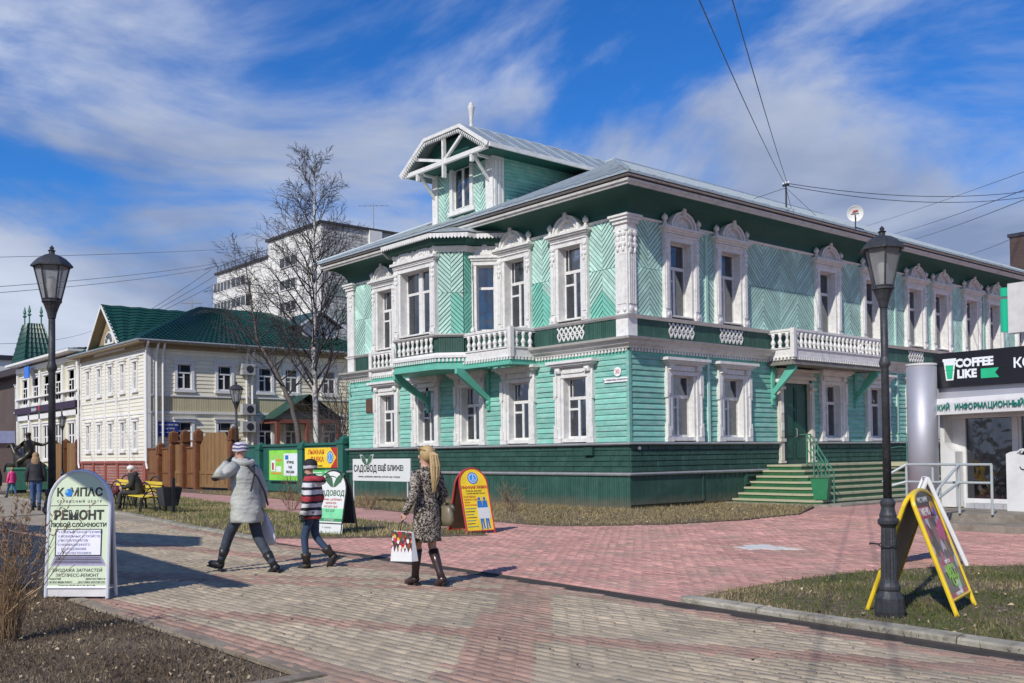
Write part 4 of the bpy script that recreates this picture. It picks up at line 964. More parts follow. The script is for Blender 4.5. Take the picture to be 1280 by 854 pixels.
def grass(name, polys, box, n, h, w, m, z0=.0, flat=.6, wind=(0, 0)):
    x0, x1, y0, y1 = box
    P_ = np.random.rand(n, 2)*[x1-x0, y1-y0]+[x0, y0]
    # tussocks: thin out by smooth noise
    k = (np.sin(P_[:, 0]*2.3+1.3*np.sin(P_[:, 1]*1.7))*np.sin(P_[:, 1]*2.9+P_[:, 0]*.7)*.5+.5)*.7+.3 > np.random.rand(n)
    P_ = P_[k & in_poly(P_+np.random.randn(n, 2)*.045, polys)]
    ang_ = (P_[:, 0]-CAMP.x)*cd.x+(P_[:, 1]-CAMP.y)*cd.y; lat = (P_[:, 0]-CAMP.x)*cr.x+(P_[:, 1]-CAMP.y)*cr.y
    P_ = P_[(ang_ > 4) & (np.abs(lat) < ang_*.6+1.2)]; n = len(P_)
    a = np.random.rand(n)*2*np.pi; hh = h*(.4+.8*np.random.rand(n)); ww = w*(.6+.8*np.random.rand(n)); la = np.random.rand(n)*2*np.pi; ln = flat*np.random.rand(n)
    V = np.zeros((n, 3, 3)); V[:, 0, 0] = P_[:, 0]-np.cos(a)*ww/2; V[:, 0, 1] = P_[:, 1]-np.sin(a)*ww/2; V[:, 1, 0] = P_[:, 0]+np.cos(a)*ww/2; V[:, 1, 1] = P_[:, 1]+np.sin(a)*ww/2
    V[:, :2, 2] = z0; V[:, 2, 0] = P_[:, 0]+np.cos(la)*hh*ln*1.6+wind[0]*hh; V[:, 2, 1] = P_[:, 1]+np.sin(la)*hh*ln*1.6+wind[1]*hh; V[:, 2, 2] = z0+hh*np.sqrt(np.maximum(.1, 1-ln*.8))
    me = fastmesh(name, V.reshape(-1, 3), np.arange(3*n).reshape(-1, 3)); me.materials.append(m); rndattr(me, np.random.rand(n)); return put(name, me, kind='stuff')
straw, olive, green, brown = (.46, .36, .2), (.2, .19, .08), (.13, .17, .045), (.16, .12, .08)
G_l = grass_mat('dead_lawn_grass', [(.09, .065, .045), (.165, .12, .078), (.24, .175, .115), (.40, .31, .19)], (.35, .2), 1.2)
G_r = grass_mat('patchy_spring_grass', [(.08, .13, .025), (.14, .17, .05), (.19, .15, .08), straw], (.45, .45), .55)
G_m = grass_mat('yellow_green_grass', [green, (.2, .22, .06), straw, (.55, .44, .22)], (.4, .4), .5)
G_s = grass_mat('straw_verge_grass', [(.13, .12, .05), (.32, .26, .13), (.5, .4, .2), (.3, .22, .13)], (.25, .3), .9)
grass('dead_grass', LAWNL, (4.5, 12.1, -20, -16.5), 90000, .045, .009, G_l, .0, .9)
grass('spring_grass', LAWNR, (11.5, 19, -13, -4), 150000, .05, .009, G_r, .03, .7)
grass('spring_grass', LAWNM, (-30, 4, -12, -4), 130000, .085, .016, G_m, .03, .6)
grass('dry_grass', STRIP, (-24, 5, -6, 4.3), 150000, .10, .014, G_s, .03, .95)
# fallen leaves and litter on the near lawn
def litter(name, box, poly, n, size, m, z0):
    x0, x1, y0, y1 = box; P_ = np.random.rand(n, 2)*[x1-x0, y1-y0]+[x0, y0]; P_ = P_[in_poly(P_, poly)]; n = len(P_)
    a = np.random.rand(n)*6.28; s_ = size*(.5+np.random.rand(n)); V = np.zeros((n, 4, 3))
    for j, (u, v) in enumerate(((-1, 0), (0, -.55), (1.1, 0), (0, .55))):
        V[:, j, 0] = P_[:, 0]+(u*np.cos(a)-v*np.sin(a))*s_; V[:, j, 1] = P_[:, 1]+(u*np.sin(a)+v*np.cos(a))*s_; V[:, j, 2] = z0+.02+np.random.rand(n)*.03
    me = fastmesh(name, V.reshape(-1, 3), np.arange(4*n).reshape(-1, 4)); me.materials.append(m); rndattr(me, np.random.rand(n)); put(name, me, kind='stuff')
M_lf = mat('dry_leaf', (.36, .28, .18), .8, .2, 5, attr=.6)
litter('fallen_leaves', (4.5, 12, -20, -16.5), LAWNL, 1500, .014, M_lf, 0); litter('fallen_leaves', (11.5, 18, -13, -5), LAWNR, 500, .022, M_lf, .03); litter('fallen_leaves', (-2, 5, -5.5, 4.2), STRIP, 500, .035, M_lf, .04)
litter('path_specks', (2, 16, -16.4, -2), PATH+[], 130, .016, mat('dark_speck', (.05, .04, .035), .9), -.02)

# ================================================================ entrance stairs of the green house
M_stg = mat('green_stair_paint', (.022, .115, .045), .5, .2, 3, dirt=(.12, .14, .08), dscale=5, damt=.4); M_tread = mat('worn_tread_paint', (.42, .40, .27), .8, .15, 5, dirt=(.16, .24, .13), dscale=5, damt=.55)
STAIR = thing('entrance_stairs', 'green pyramid stairs with worn pale treads leading to the house door', 'stairs')
NS = 7; rz1 = 1.13/NS
for i in range(NS):
    z0, z1 = i*rz1, (i+1)*rz1; run = (NS-1-i)*.30
    xA, yA, yB = 1.15+run, 6.15-run*.98, 13.6+run*.4
    st = MB(); st.hprism([(.06, yA+.03), (xA-.25, yA+.03), (xA-.03, yA+.25), (xA-.03, yB), (.06, yB)], z0 if i else -.05, z1-.055).build('riser', M_stg, STAIR)
    MB().hprism([(.06, yA), (xA-.25, yA), (xA, yA+.25), (xA, yB), (.06, yB)], z1-.055, z1).build('tread', M_tread, STAIR)
MB().hprism([(-.0, 3.95), (3.0, 3.95), (3.6, 4.5), (3.6, 14), (0, 14)], -.03, .06).build('base_slab', M_kerb, STAIR)
M_gr = mat('green_rail_paint', (.06, .2, .13), .45, .15, 5)
rl = thing('stair_railing', 'thin green metal handrail running down the middle of the entrance stairs', 'railing')
mb = MB(); a, b = Vector((1.2, 6.6, 2.05)), Vector((2.95, 5.0, .95))
for off in (0, .09):
    o_ = Vector((off, off*.9, 0)); mb.tube([a+o_+Vector((-.3, .1, 0)), a+o_, b+o_], .022, 6); mb.tube([a+o_+Vector((0, 0, -.4)), b+o_+Vector((0, 0, -.4))], .016, 6)
mb.build('handrail', M_gr, rl)
for off in (0, .09):
    for t in (0, .33, .66, 1):
        p = a.lerp(b, t)+Vector((off, off*.9, 0)); MB().tube([p, (p.x, p.y, p.z-.95+.05*t)], .02, 6).build('post', M_gr, rl)
rr = thing('ramp_railing', 'green metal railing along the ramp right of the house door', 'railing')
mb = MB(); MB().box(.1, 1.2, 11.7, 20, .2, .9).build('ramp', M_stg, rr)
p1 = [(1.25, 11.3, 2.05), (1.25, 12.2, 2.1), (1.25, 19, 1.6)]
mb.tube(p1, .022, 6); mb.tube([(x, y, z-.45) for x, y, z in p1], .02, 6); mb.tube([(1.25, 11.3, 2.05), (1.2, 11.1, 1.9), (1.25, 11.3, 1.6)], .02, 6); mb.build('handrail', M_gr, rr)
for y in (11.4, 12.6, 14.5, 16.5, 18.5): MB().tube([(1.25, y, 1.0), (1.25, y, 2.05-(max(y, 12.2)-12.2)*.07)], .02, 6).build('post', M_gr, rr)
MB().hprism([(1.1, 11.5), (2.0, 11.5), (2.0, 13.4), (1.1, 13.4)], 1.0, 1.13).build('ramp_landing', M_tread, rr)
bn = thing('litter_bin', 'green tapered metal litter bin standing on the entrance stairs', 'litter bin', (2.85, 4.75, .16), R_(20))
mb = MB(); 
def frus(mb, a, b, z0, z1, w=.0):
    mb.add([(-a, -a, z0), (a, -a, z0), (a, a, z0), (-a, a, z0), (-b, -b, z1), (b, -b, z1), (b, b, z1), (-b, b, z1)], [(0, 3, 2, 1), (0, 1, 5, 4), (1, 2, 6, 5), (2, 3, 7, 6), (3, 0, 4, 7)])
frus(mb, .17, .25, .02, .62); mb.build('body', mat('bright_green_bin_paint', (.03, .2, .09), .45, .15, 4), bn); m2 = MB(); frus(m2, .235, .262, .58, .63); m2.build('rim', M_stg, bn)

# ================================================================ fences in the house line
def gable_cap(mb, x, y, z, w, m=None):
    mb.box(x-w*.62, x+w*.62, y-w*.62, y+w*.62, z, z+.06); mb.add([(x-w*.62, y-w*.62, z+.06), (x+w*.62, y-w*.62, z+.06), (x+w*.62, y+w*.62, z+.06), (x-w*.62, y+w*.62, z+.06), (x, y, z+.2)], [(0, 1, 4), (1, 2, 4), (2, 3, 4), (3, 0, 4)])
GF = thing('board_fence', 'dark green board fence with capped posts left of the green house', 'fence', (-14.4, 0, 0))
M_fg2 = mat('green_fence_paint', (.02, .11, .085), .5, .15, 2, obj=.12)
xs = [-14.75, -17.92, -21.68]; tops = [2.46, 2.3, 2.3]
for x, t in zip(xs, tops):
    mb = MB(); w = .2 if x < -15 else .24; mb.box(x-w, x+w, -w, w, -.1, t-.28); mb.box(x-w-.04, x+w+.04, -w-.04, w+.04, t-.42, t-.36); gable_cap(mb, x, 0, t-.28, w+.02); mb.build('fence_post', M_fg2, GF, (14.4, 0, 0))
for a, b in ((-17.7, -15.0), (-21.46, -18.14), (-24.1, -21.9)):
    x = a
    while x < b-.02: MB().box(x+.004, min(x+.14, b)-.004, -.02-random.uniform(0, .004), .02, .1, 2.0).build('fence_board', M_fg2, GF, (14.4, 0, 0)); x += .14
    MB().box(a, b, -.09, .09, 2.0, 2.1).box(a, b, -.06, -.02, .55, .68).box(a, b, -.06, -.025, .12, .22).build('fence_rail', M_fg2, GF, (14.4, 0, 0))
# notice boards hung on the fence
def poster(name, label, x0, x1, z0, z1, y, base, items, group=None):
    t = thing(name, label, 'poster', ((x0+x1)/2, y, z0), 0, group); w = (x1-x0)/2; h = z1-z0
    MB().box(-w, w, -.02, .02, 0, h).build('board', base, t)
    mb = MB(); mb.box(-w-.03, w+.03, -.035, .03, -.04, 0); mb.box(-w-.03, w+.03, -.035, .03, h, h+.04); mb.box(-w-.03, -w, -.035, .03, 0, h); mb.box(w, w+.03, -.035, .03, 0, h); mb.build('frame', M_fg2, t)
    for i, (a, b, c, d, m) in enumerate(items): MB().box(-w+a*2*w, -w+b*2*w, -.022-.0012*(i+1), -.0205, c*h, d*h).build('printed_sheet', m, t)
    return t
mG = mat('lime_print', (.22, .6, .06), .5, .2, 2); mW = mat('white_print', (.72, .76, .76), .5, .08, 9); mLG = mat('mint_print', (.2, .62, .33), .5); mO = mat('orange_print', (.6, .3, .06), .5); mPk = mat('pale_pink_print', (.6, .5, .5), .5, .3, 30); mY = mat('yellow_print', (.85, .6, .03), .45); mR = mat('red_print', (.45, .035, .03), .5); mB = mat('blue_print', (.03, .17, .5), .5); mDk = mat('dark_print', (.03, .03, .04), .5)
p_ = poster('poster', 'lime green poster board with white sheets on the green fence', -20.7, -18.15, .58, 1.85, -.12, mG, [(.04, .46, .18, .86, mat('lime_print2', (.3, .6, .12), .5, .1, 8)), (.07, .22, .3, .66, mW), (.26, .42, .28, .46, mW), (.26, .42, .5, .6, mG), (.26, .44, .62, .7, mO), (.52, .98, .15, .88, mW), (.07, .44, .2, .26, mO), (.57, .68, .68, .82, mB), (.11, .17, .34, .58, mR)])
for i, t in enumerate(('ОГОРОД', 'САД', 'РАССАДА')): lettering(t, .14, M_txtdark, p_, (.62, -.042, .75-.2*i))
p2_ = poster('poster', 'green poster board with mint panel and pale lines, below the yellow ski shop sign', -17.4, -15.05, .5, 1.5, -.12, mat('emerald_print', (.1, .5, .14), .5, .2, 3), [(.08, .55, .6, .9, mLG)]+[(.6, .97, .3+.11*i, .35+.11*i, mW) for i in range(6)]+[(.08, .5, .2+.1*i, .24+.1*i, mW) for i in range(3)])
ys_ = thing('shop_sign', 'yellow sign with red lettering and round blue emblem hung on the green fence', 'sign', (-16.1, -.24, 1.12))
MB().box(-1.28, 1.22, -.02, .02, 0, .78).build('board', mY, ys_)
mb = MB(); mb.prism([(.75, 0), (1.22, 0), (1.22, .39), (1.0, .1)], -.024, -.0205); mb.prism([(.75, .78), (1.22, .78), (1.22, .39), (1.0, .68)], -.024, -.0205)
MB().prism([(.72, 0), (1.22, 0), (1.22, .78), (.72, .78), (1.15, .39)], -.024, -.0205).build('arrow_print', mR, ys_)
def disc(parent, x, z, r, y, m, name='round_emblem', n=20): return MB().prism([(x+r*math.cos(2*math.pi*i/n), z+r*math.sin(2*math.pi*i/n)) for i in range(n)], y, y+.003).build(name, m, parent)
disc(ys_, .70, .40, .24, -.028, mB); disc(ys_, .70, .40, .19, -.0305, mW); disc(ys_, .70, .40, .165, -.033, mat('sky_blue_print', (.05, .3, .7), .4))
def skier(parent, x, z, s, y, m):
    mb = MB()
    mb.prism([(x-.02*s, z+.55*s), (x+.14*s, z+.52*s), (x+.2*s, z+.05*s), (x+.04*s, z)], y, y+.002); mb.prism([(x+.1*s, z+.6*s), (x+.24*s, z+.58*s), (x+.22*s, z+.75*s), (x+.1*s, z+.76*s)], y, y+.002)
    mb.prism([(x+.04*s, z), (x-.3*s, z-.5*s), (x-.2*s, z-.52*s), (x+.18*s, z-.02*s)], y, y+.002); mb.prism([(x+.1*s, z), (x+.35*s, z-.3*s), (x+.3*s, z-.6*s), (x+.2*s, z-.58*s), (x+.22*s, z-.3*s)], y, y+.002); mb.prism([(x-.5*s, z-.66*s), (x+.6*s, z-.62*s), (x+.6*s, z-.58*s), (x-.5*s, z-.6*s)], y, y+.002)
    mb.build('skier_emblem', m, parent)
skier(ys_, .66, .40, .17, -.036, mW)
for s_, z, sz, x in (('ЛЫЖНАЯ', .60, .25, -.38), ('ЛАВКА', .31, .28, -.3)): lettering(s_, sz, mR, ys_, (x, -.026, z), bold=.002, sx=1.1)
lettering('спортивный магазин', .09, M_txtdark, ys_, (-.35, -.024, .07))
# brown fence and gate
M_bf = mat('brown_stained_board', (.19, .085, .032), .6, .25, 3, obj=.15, stretch=(6, 6, .6)); M_bf2 = mat('brown_stained_post', (.16, .065, .026), .55, .2, 3, obj=.1); M_gate = mat('tan_gate_board', (.22, .125, .05), .6, .2, 3, obj=.12, stretch=(6, 6, .6))
BF = thing('board_fence', 'reddish brown board fence with panelled posts beside the cream house', 'fence', (-34, 0, 0))
def bpost(parent, x, top, w=.24, off=34):
    w *= .8
    mb = MB(); mb.box(x-w, x+w, -w, w, -.05, top-.62); mb.box(x-w-.05, x+w+.05, -w-.05, w+.05, top-.62, top-.55); mb.box(x-w+.02, x+w-.02, -w+.02, w-.02, top-.55, top-.16); mb.box(x-.09, x+.09, -w-.03, -w+.02, top-.5, top-.22); gable_cap(mb, x, 0, top-.18, w+.04)
    mb.box(x-w+.06, x+w-.06, -w-.03, -w, .1, top-.8); mb.build('fence_post', M_bf2, parent, (off, 0, 0))
for x, t in ((-33.1, 2.4), (-31.4, 2.98), (-29.95, 2.98), (-28.35, 2.98), (-24.45, 2.98)): bpost(BF, x, t, .25)
for a, b, t in ((-34.9, -33.35, 2.12), (-32.85, -31.65, 2.12), (-29.7, -28.6, 2.12)):
    x = a
    while x < b-.02: MB().box(x+.004, min(x+.16, b)-.004, -.02-random.uniform(0, .006), .02, .1, t-.08).build('fence_board', M_bf, BF, (34, 0, 0)); x += .16
    MB().box(a, b, -.08, .08, t-.08, t).box(a, b, -.07, -.02, .1, .22).box(a, b, -.06, -.02, .78, .86).build('fence_rail', M_bf2, BF, (34, 0, 0))
def leaf(t, x0, x1, z1a, z1b, off):
    n = int(round((x1-x0)/.16)); w = (x1-x0)/n
    for i in range(n):
        a, b = x0+i*w, x0+(i+1)*w; za, zb_ = z1a+(z1b-z1a)*i/n, z1a+(z1b-z1a)*(i+1)/n
        MB().prism([(a+.004, .15), (b-.004, .15), (b-.004, zb_), (a+.004, za)], -.02-random.uniform(0, .005), .03).build('gate_board', M_gate, t, (off, 0, 0))
    MB().box(x0, x1, -.06, -.02, .15, .3).box(x0, x1, -.06, -.02, .78, .92).box(x0, x0+.12, -.055, -.02, .3, .78).box(x1-.12, x1, -.055, -.02, .3, .78).build('gate_rail', M_gate, t, (off, 0, 0))
gt = thing('double_gate', 'wide tan wooden double gate with sloped top corners in the brown fence', 'gate', (-26.4, 0, 0))
leaf(gt, -28.08, -27.4, 2.15, 2.75, 26.4); leaf(gt, -27.4, -26.42, 2.75, 2.75, 26.4); leaf(gt, -26.38, -25.4, 2.75, 2.75, 26.4); leaf(gt, -25.4, -24.72, 2.75, 2.15, 26.4)
wk = thing('garden_gate', 'narrow wooden wicket gate between two brown panelled posts', 'gate', (-30.7, 0, 0)); leaf(wk, -31.12, -30.22, 2.25, 2.25, 30.7)
FF = thing('board_fence', 'tan board fence with brown posts at the far left of the cream house', 'fence', (-47.5, 0, 0))
for x in (-46.4, -49.0, -51.5): bpost(FF, x, 2.9, .25, 47.5)
for a, b in ((-48.75, -46.65), (-51.25, -49.25)):
    x = a
    while x < b: MB().box(x+.004, x+.156, -.02, .02, .1, 2.6).build('fence_board', M_gate, FF, (47.5, 0, 0)); x += .16

# ================================================================ cream wooden house
M_cream = mat('cream_board_paint', (.80, .74, .56), .6, .06, 2, attr=.05); M_crw = mat('white_board_paint', (.70, .67, .56), .6, .06, 2, attr=.04); M_trim = mat('white_trim_paint', (.72, .71, .68), .55, .05, 3)
M_tile = None
def tile_mat(name, base):
    m = mat(name, base, .4, .12, 1, dirt=(.03, .06, .05), dscale=2, damt=.3); return m
M_tile = tile_mat('green_roof_tile', (.012, .060, .045)); M_rb = brick_mat('red_plinth_brick', (.26, .075, .055), (.33, .1, .075), (.3, .25, .22), .26, .1)
# brick texture must run over vertical walls: use x+y as the horizontal
def vbrick(name, c1, c2, mo, sx, sy, ms=.012):
    m = brick_mat(name, c1, c2, mo, sx, sy); N = m.node_tree.nodes; L = m.node_tree.links
    tc = [n for n in N if n.type == 'TEX_COORD'][0]; mp_ = [n for n in N if n.type == 'MAPPING'][0]; br = [n for n in N if n.type == 'TEX_BRICK'][0]
    sp = N.new('ShaderNodeSeparateXYZ'); L.new(tc.outputs['Object'], sp.inputs[0]); a = N.new('ShaderNodeMath'); L.new(sp.outputs[0], a.inputs[0]); L.new(sp.outputs[1], a.inputs[1])
    cb = N.new('ShaderNodeCombineXYZ'); L.new(a.outputs[0], cb.inputs[0]); L.new(sp.outputs[2], cb.inputs[1]); L.new(cb.outputs[0], br.inputs[0]); br.inputs['Mortar Size'].default_value = ms; return m
M_rb = vbrick('red_plinth_brick2', (.24, .06, .045), (.32, .09, .065), (.33, .27, .24), .27, .16, .02)
M_wb = vbrick('white_wall_brick', (.48, .47, .44), (.6, .59, .56), (.2, .2, .19), .5, .28, .03)
CHs = thing('cream_house', 'two storey cream boarded house with green tiled roof and red brick base', 'house', (-35.13, 0, 0))
CO = (35.13, 0, 0); CX0, CX1, CYD = -45.9, -35.13, 14.0
def cb_(mb, name, m, kind=None, parent=None): return mb.build(name, m, parent or CHs, CO if parent is None else (0, 0, 0), kind=kind)
cb_(MB().box(CX0, CX1, 0, CYD, -.1, 1.36), 'brick_base', M_rb)
mb = MB()
for i in range(6): x = CX0+.3+i*2.05; mb.box(x-.14, x+.14, -.08, 0, 0, 1.3)
mb.box(CX0-.05, CX1+.06, -.1, 0, 1.3, 1.42); mb.box(CX1, CX1+.1, -.1, CYD, 1.3, 1.42); mb.box(CX1-.2, CX1+.08, -.1, .2, 0, 1.3)
cb_(mb, 'base_piers', mat('red_painted_brick', (.3, .09, .07), .7, .15, 6))
TC = Matrix.Translation((CX1, 0, 0)) @ Matrix.Rotation(math.pi/2, 4, 'Z')
fx = [-44.5, -42.5, -40.55, -38.6, -36.65]; sy_ = [2.1, 4.45, 6.95, 8.65, 11.2]
wall = MB(); wall.box(CX0, CX1-.02, .02, CYD, 1.4, 7.95); cb_(wall, 'wall', M_crw)
def siding(T, s0, s1, z0, z1, holes, m, h=.2, name='siding_boards'):
    mb = MB(T); z = z0; vals = []
    while z < z1-.02:
        cur = s0
        for a, b, c, d in sorted(holes)+[(s1, s1, 0, 0)]:
            if z+h*.5 < c or z+h*.5 > d:
                if a != b: continue
            if a > cur:
                mb.add([(cur, 0, z), (a, 0, z), (a, -.035, z+.02), (cur, -.035, z+.02), (a, -.008, min(z+h, z1)), (cur, -.008, min(z+h, z1))], [(0, 1, 2, 3), (3, 2, 4, 5)]); vals += [random.random()]*2
            cur = max(cur, b)
        z += h
    me = mb.mesh(name, m); rndattr(me, vals); return me
def cho(me, name, kind='stuff'): o = put(name, me, CHs, CO); o['kind'] = kind; return o
hf = [(x-.3, x+.3, 5.35, 6.95) for x in fx]+[(x-.3, x+.3, 2.05, 3.65) for x in fx]
cho(siding(Matrix.Identity(4), CX0, CX1, 1.42, 7.6, hf, M_crw, .2), 'siding_boards'); hr = [(y-.45, y+.45, 5.3, 6.8) for y in sy_]+[(y-.45, y+.45, 2.1, 3.6) for y in sy_]
cho(siding(TC, 0, CYD, 1.42, 4.0, hr, M_cream, .22), 'siding_boards'); cho(siding(TC, 0, CYD, 5.0, 7.7, hr, M_cream, .22), 'siding_boards')
mb = MB(TC); vals = []
for y in np.arange(0, CYD, .14): mb.box(y+.01, y+.13, -.03, 0, 4.12, 4.95); vals += [random.random()]*6
me = mb.mesh('frieze_boards', mat('pale_frieze_paint', (.55, .48, .3), .6, .06, 2, attr=.06)); rndattr(me, vals); cho(me, 'frieze_boards')
mb = MB(); mb.box(CX0, CX1, -.06, 0, 3.98, 4.08); mb.box(CX0, CX1, -.06, 0, 4.88, 4.96); mb.box(CX0, CX1, -.08, 0, 7.2, 7.34)
for x in [CX0+.1, CX1-.1]+[(fx[i]+fx[i+1])/2 for i in range(4)]: mb.box(x-.1, x+.1, -.07, 0, 1.42, 7.2)
mb.T = TC; mb.box(0, CYD, -.1, 0, 4.0, 4.12); mb.box(0, CYD, -.08, 0, 4.95, 5.03); mb.box(0, CYD, -.06, 0, 1.42, 1.55)
for y in (.12, .5): mb.box(y-.1, y+.1, -.09, 0, 1.42, 7.6)
cb_(mb, 'wall_trim', M_trim)
def small_window(parent, T, s, z0, z1, w, kind='std', head=True, sill=True, co=CO, m=None):
    m = m or M_trim
    fr, panes = sash(-w, w, z0, z1, -.02, kind); M_ = T @ Matrix.Translation((s, 0, 0)); fr2 = MB(M_).add(fr.v, fr.f)
    o = fr2.build('window', m, parent, co)
    for a, b, c, d in panes: MB(M_).box(a-.01, b+.01, .0, .01, c-.01, d+.01).build('pane', M_dglass, o)
    cs = MB(M_); cs.box(-w-.16, -w, -.08, .02, z0-.05, z1+.05); cs.box(w, w+.16, -.08, .02, z0-.05, z1+.05); cs.box(-w-.2, w+.2, -.12, .02, z1, z1+.16)
    if sill: cs.box(-w-.2, w+.2, -.15, .02, z0-.16, z0)
    if head: cs.box(-w-.26, w+.26, -.18, .02, z1+.16, z1+.24)
    cs.build('window_casing', m, o); return o
M_dglass = mat('dark_window_glass', (.03, .035, .04), .06, .3, 1, spec=.8)
I4 = Matrix.Identity(4)
for x in fx: small_window(CHs, I4, x, 5.35, 6.9, .26); small_window(CHs, I4, x, 2.05, 3.6, .26)
for y in sy_: small_window(CHs, TC, y, 5.35, 6.75, .4); small_window(CHs, TC, y, 2.1, 3.55, .4)
def corrug_roof(parent, loc, quads, name='roof', m=None, pitch=.32, amp=.035, co=CO):
    """roof planes with rolled tiles: each quad (a,b,c,d) a-b eave, d-c ridge"""
    mb = MB(); m = m or M_tile
    for (a, b, c, d) in quads:
        a, b, c, d = map(Vector, (a, b, c, d)); L_ = (b-a).length; n = max(2, int(L_/pitch)*4); nr = max(1, int(((d-a).length+(c-b).length)/2/.36)); nor = (b-a).cross((d+c)/2-a).normalized()
        if nor.z < 0: nor = -nor
        vs = []
        for j in range(nr+1):
            for q in ((0,) if j == 0 else ((1, 0) if j < nr else (1,))):
                t = j/nr
                for i in range(n+1):
                    s_ = i/n; p = (a.lerp(b, s_)).lerp(d.lerp(c, s_), t); vs.append(p+nor*(amp*math.cos(2*math.pi*i/4)+(-.0 if q == 0 else -.045)*1.0+.045*0))
        rows = len(vs)//(n+1); mb.add(vs, [(r*(n+1)+i, r*(n+1)+i+1, (r+1)*(n+1)+i+1, (r+1)*(n+1)+i) for r in range(rows-1) for i in range(n)])
    return mb.build(name, m, parent, loc)
ov = .65; ez_ = 7.95; ry0, rzt = 5.4, 10.9; cxm = (CX0+CX1)/2
A_, B_, C_, D_ = (CX0-ov, -ov, ez_), (CX1+ov, -ov, ez_), (CX1+ov, CYD+ov, ez_), (CX0-ov, CYD+ov, ez_); E_, F_ = (cxm, 5.4, rzt), (cxm, CYD-4, rzt)
rf = corrug_roof(CHs, CO, [(B_, C_, F_, E_), (A_, B_, E_, E_), (D_, A_, E_, F_)])
mb = MB(); mb.box(CX0-ov, CX1+ov, -ov, CYD, 7.78, 7.9); mb.box(CX0-.1, CX1+.12, -.15, CYD, 7.55, 7.8); cb_(mb, 'eaves_board', mat('brown_eaves_board', (.3, .24, .15), .7, .2, 4))
mb = MB(); mb.tube([(CX1+ov, -ov, 7.9), (CX1+ov, CYD, 7.9)], .07, 6); mb.tube([(CX0-ov, -ov, 7.9), (CX1+ov, -ov, 7.9)], .07, 6); cb_(mb, 'gutter', M_flash)
mb = MB()
for (x, y, dx) in ((CX1+.3, -.12, 0), (CX1+.18, .5, 0), (CX1+.18, .85, 0), (CX0-.1, -.15, 0), (CX1+.15, 5.75, 0), (CX1+.15, 6.1, 0)): mb.tube([(x+.35, y, 7.85), (x, y, 7.2), (x, y, 1.3), (x+.15, y, 1.0)], .065, 8)
cb_(mb, 'downpipe', M_trim)
# street gable
gx0, gx1, gz0, gz1 = -43.1, -37.75, 7.92, 10.4; gm = -40.5
cb_(MB().prism([(gx0+.25, gz0), (gx1-.25, gz0), (gm, gz1-.2)], -.1, .05), 'gable_wall', mat('brown_gable_board', (.32, .25, .15), .7, .15, 3))
gs = MB(); beam(gs, (gx0+.1, gz0-.1), (gm, gz1-.1), .03, -.6, .0); beam(gs, (gx1-.1, gz0-.1), (gm, gz1-.1), .03, -.6, .0); cb_(gs, 'gable_soffit', MATS['brown_gable_board'], kind='stuff')
gb = MB(); beam(gb, (gx0, gz0-.05), (gm, gz1), .15, -.62, -.5); beam(gb, (gx1, gz0-.05), (gm, gz1), .15, -.62, -.5); gb.box(gx0+.1, gx1-.1, -.2, -.05, gz0-.25, gz0); cb_(gb, 'bargeboard', M_trim)
corrug_roof(CHs, CO, [((gx1, -.6, gz0+.05), (gx1, 1.2, gz0+.6), (gm, 5.0, gz1+.15), (gm, -.6, gz1+.12)), ((gx0, 1.2, gz0+.6), (gx0, -.6, gz0+.05), (gm, -.6, gz1+.12), (gm, 5.0, gz1+.15))], 'gable_roof')
mb = MB(); mb.prism([(gm+.75*math.cos(math.pi*i/10), 8.2+.75*math.sin(math.pi*i/10)) for i in range(11)], -.16, -.1); aw = cb_(mb, 'arched_window', M_trim)
mb = MB()
for k in range(5): 
    a0, a1 = math.pi*(k+.1)/5, math.pi*(k+.9)/5; mb.prism([(gm+.25*math.cos(a0), 8.28+.25*math.sin(a0)), (gm+.6*math.cos(a0), 8.28+.6*math.sin(a0)), (gm+.6*math.cos(a1), 8.28+.6*math.sin(a1)), (gm+.25*math.cos(a1), 8.28+.25*math.sin(a1))], -.175, -.16)
mb.build('pane', M_dglass, aw, (0, 0, 0), kind='stuff')
# roof dormer and porch on the yard side
dmc = MB(); dmc.box(-37.8, -36.6, 10.3, 12.6, 8.8, 9.75); dmc.T = Matrix.Translation((-36.6, 11.45, 0)) @ Matrix.Rotation(math.pi/2, 4, 'Z'); dmc.prism([(-1.15, 9.75), (1.15, 9.75), (0, 10.45)], 0, .1); dmc.T = None; dr = cb_(dmc, 'roof_dormer', M_trim)
small_window(dr, Matrix.Translation((-36.6, 11.45, 0)) @ Matrix.Rotation(math.pi/2, 4, 'Z'), 0, 8.95, 9.7, .38, 'pair', False, False, (0, 0, 0))
mb = MB(); T_ = Matrix.Translation((-36.6, 11.45, 0)) @ Matrix.Rotation(math.pi/2, 4, 'Z'); mb.T = T_; beam(mb, (-1.6, 9.62), (0, 10.62), .12, -.5, -.35); beam(mb, (1.6, 9.62), (0, 10.62), .12, -.5, -.35); mb.build('bargeboard', M_trim, dr)
cb2 = MB(T_); cb2.add([(-1.65, -.5, 9.66), (0, -.5, 10.7), (0, 3.5, 10.7), (-1.65, 1.2, 9.66), (1.65, -.5, 9.66), (1.65, 1.2, 9.66)], [(0, 1, 2, 3), (1, 4, 5, 2)]); cb2.build('dormer_roof', M_tile, dr)
pc = MB(); pc.add([(-35.1, 6.6, 3.75), (-33.3, 6.6, 3.75), (-33.3, 8.9, 5.2), (-35.1, 8.9, 5.2), (-33.3, 11.2, 3.75), (-35.1, 11.2, 3.75)], [(0, 1, 2, 3), (3, 2, 4, 5)]); cb_(pc, 'porch_roof', M_tile)
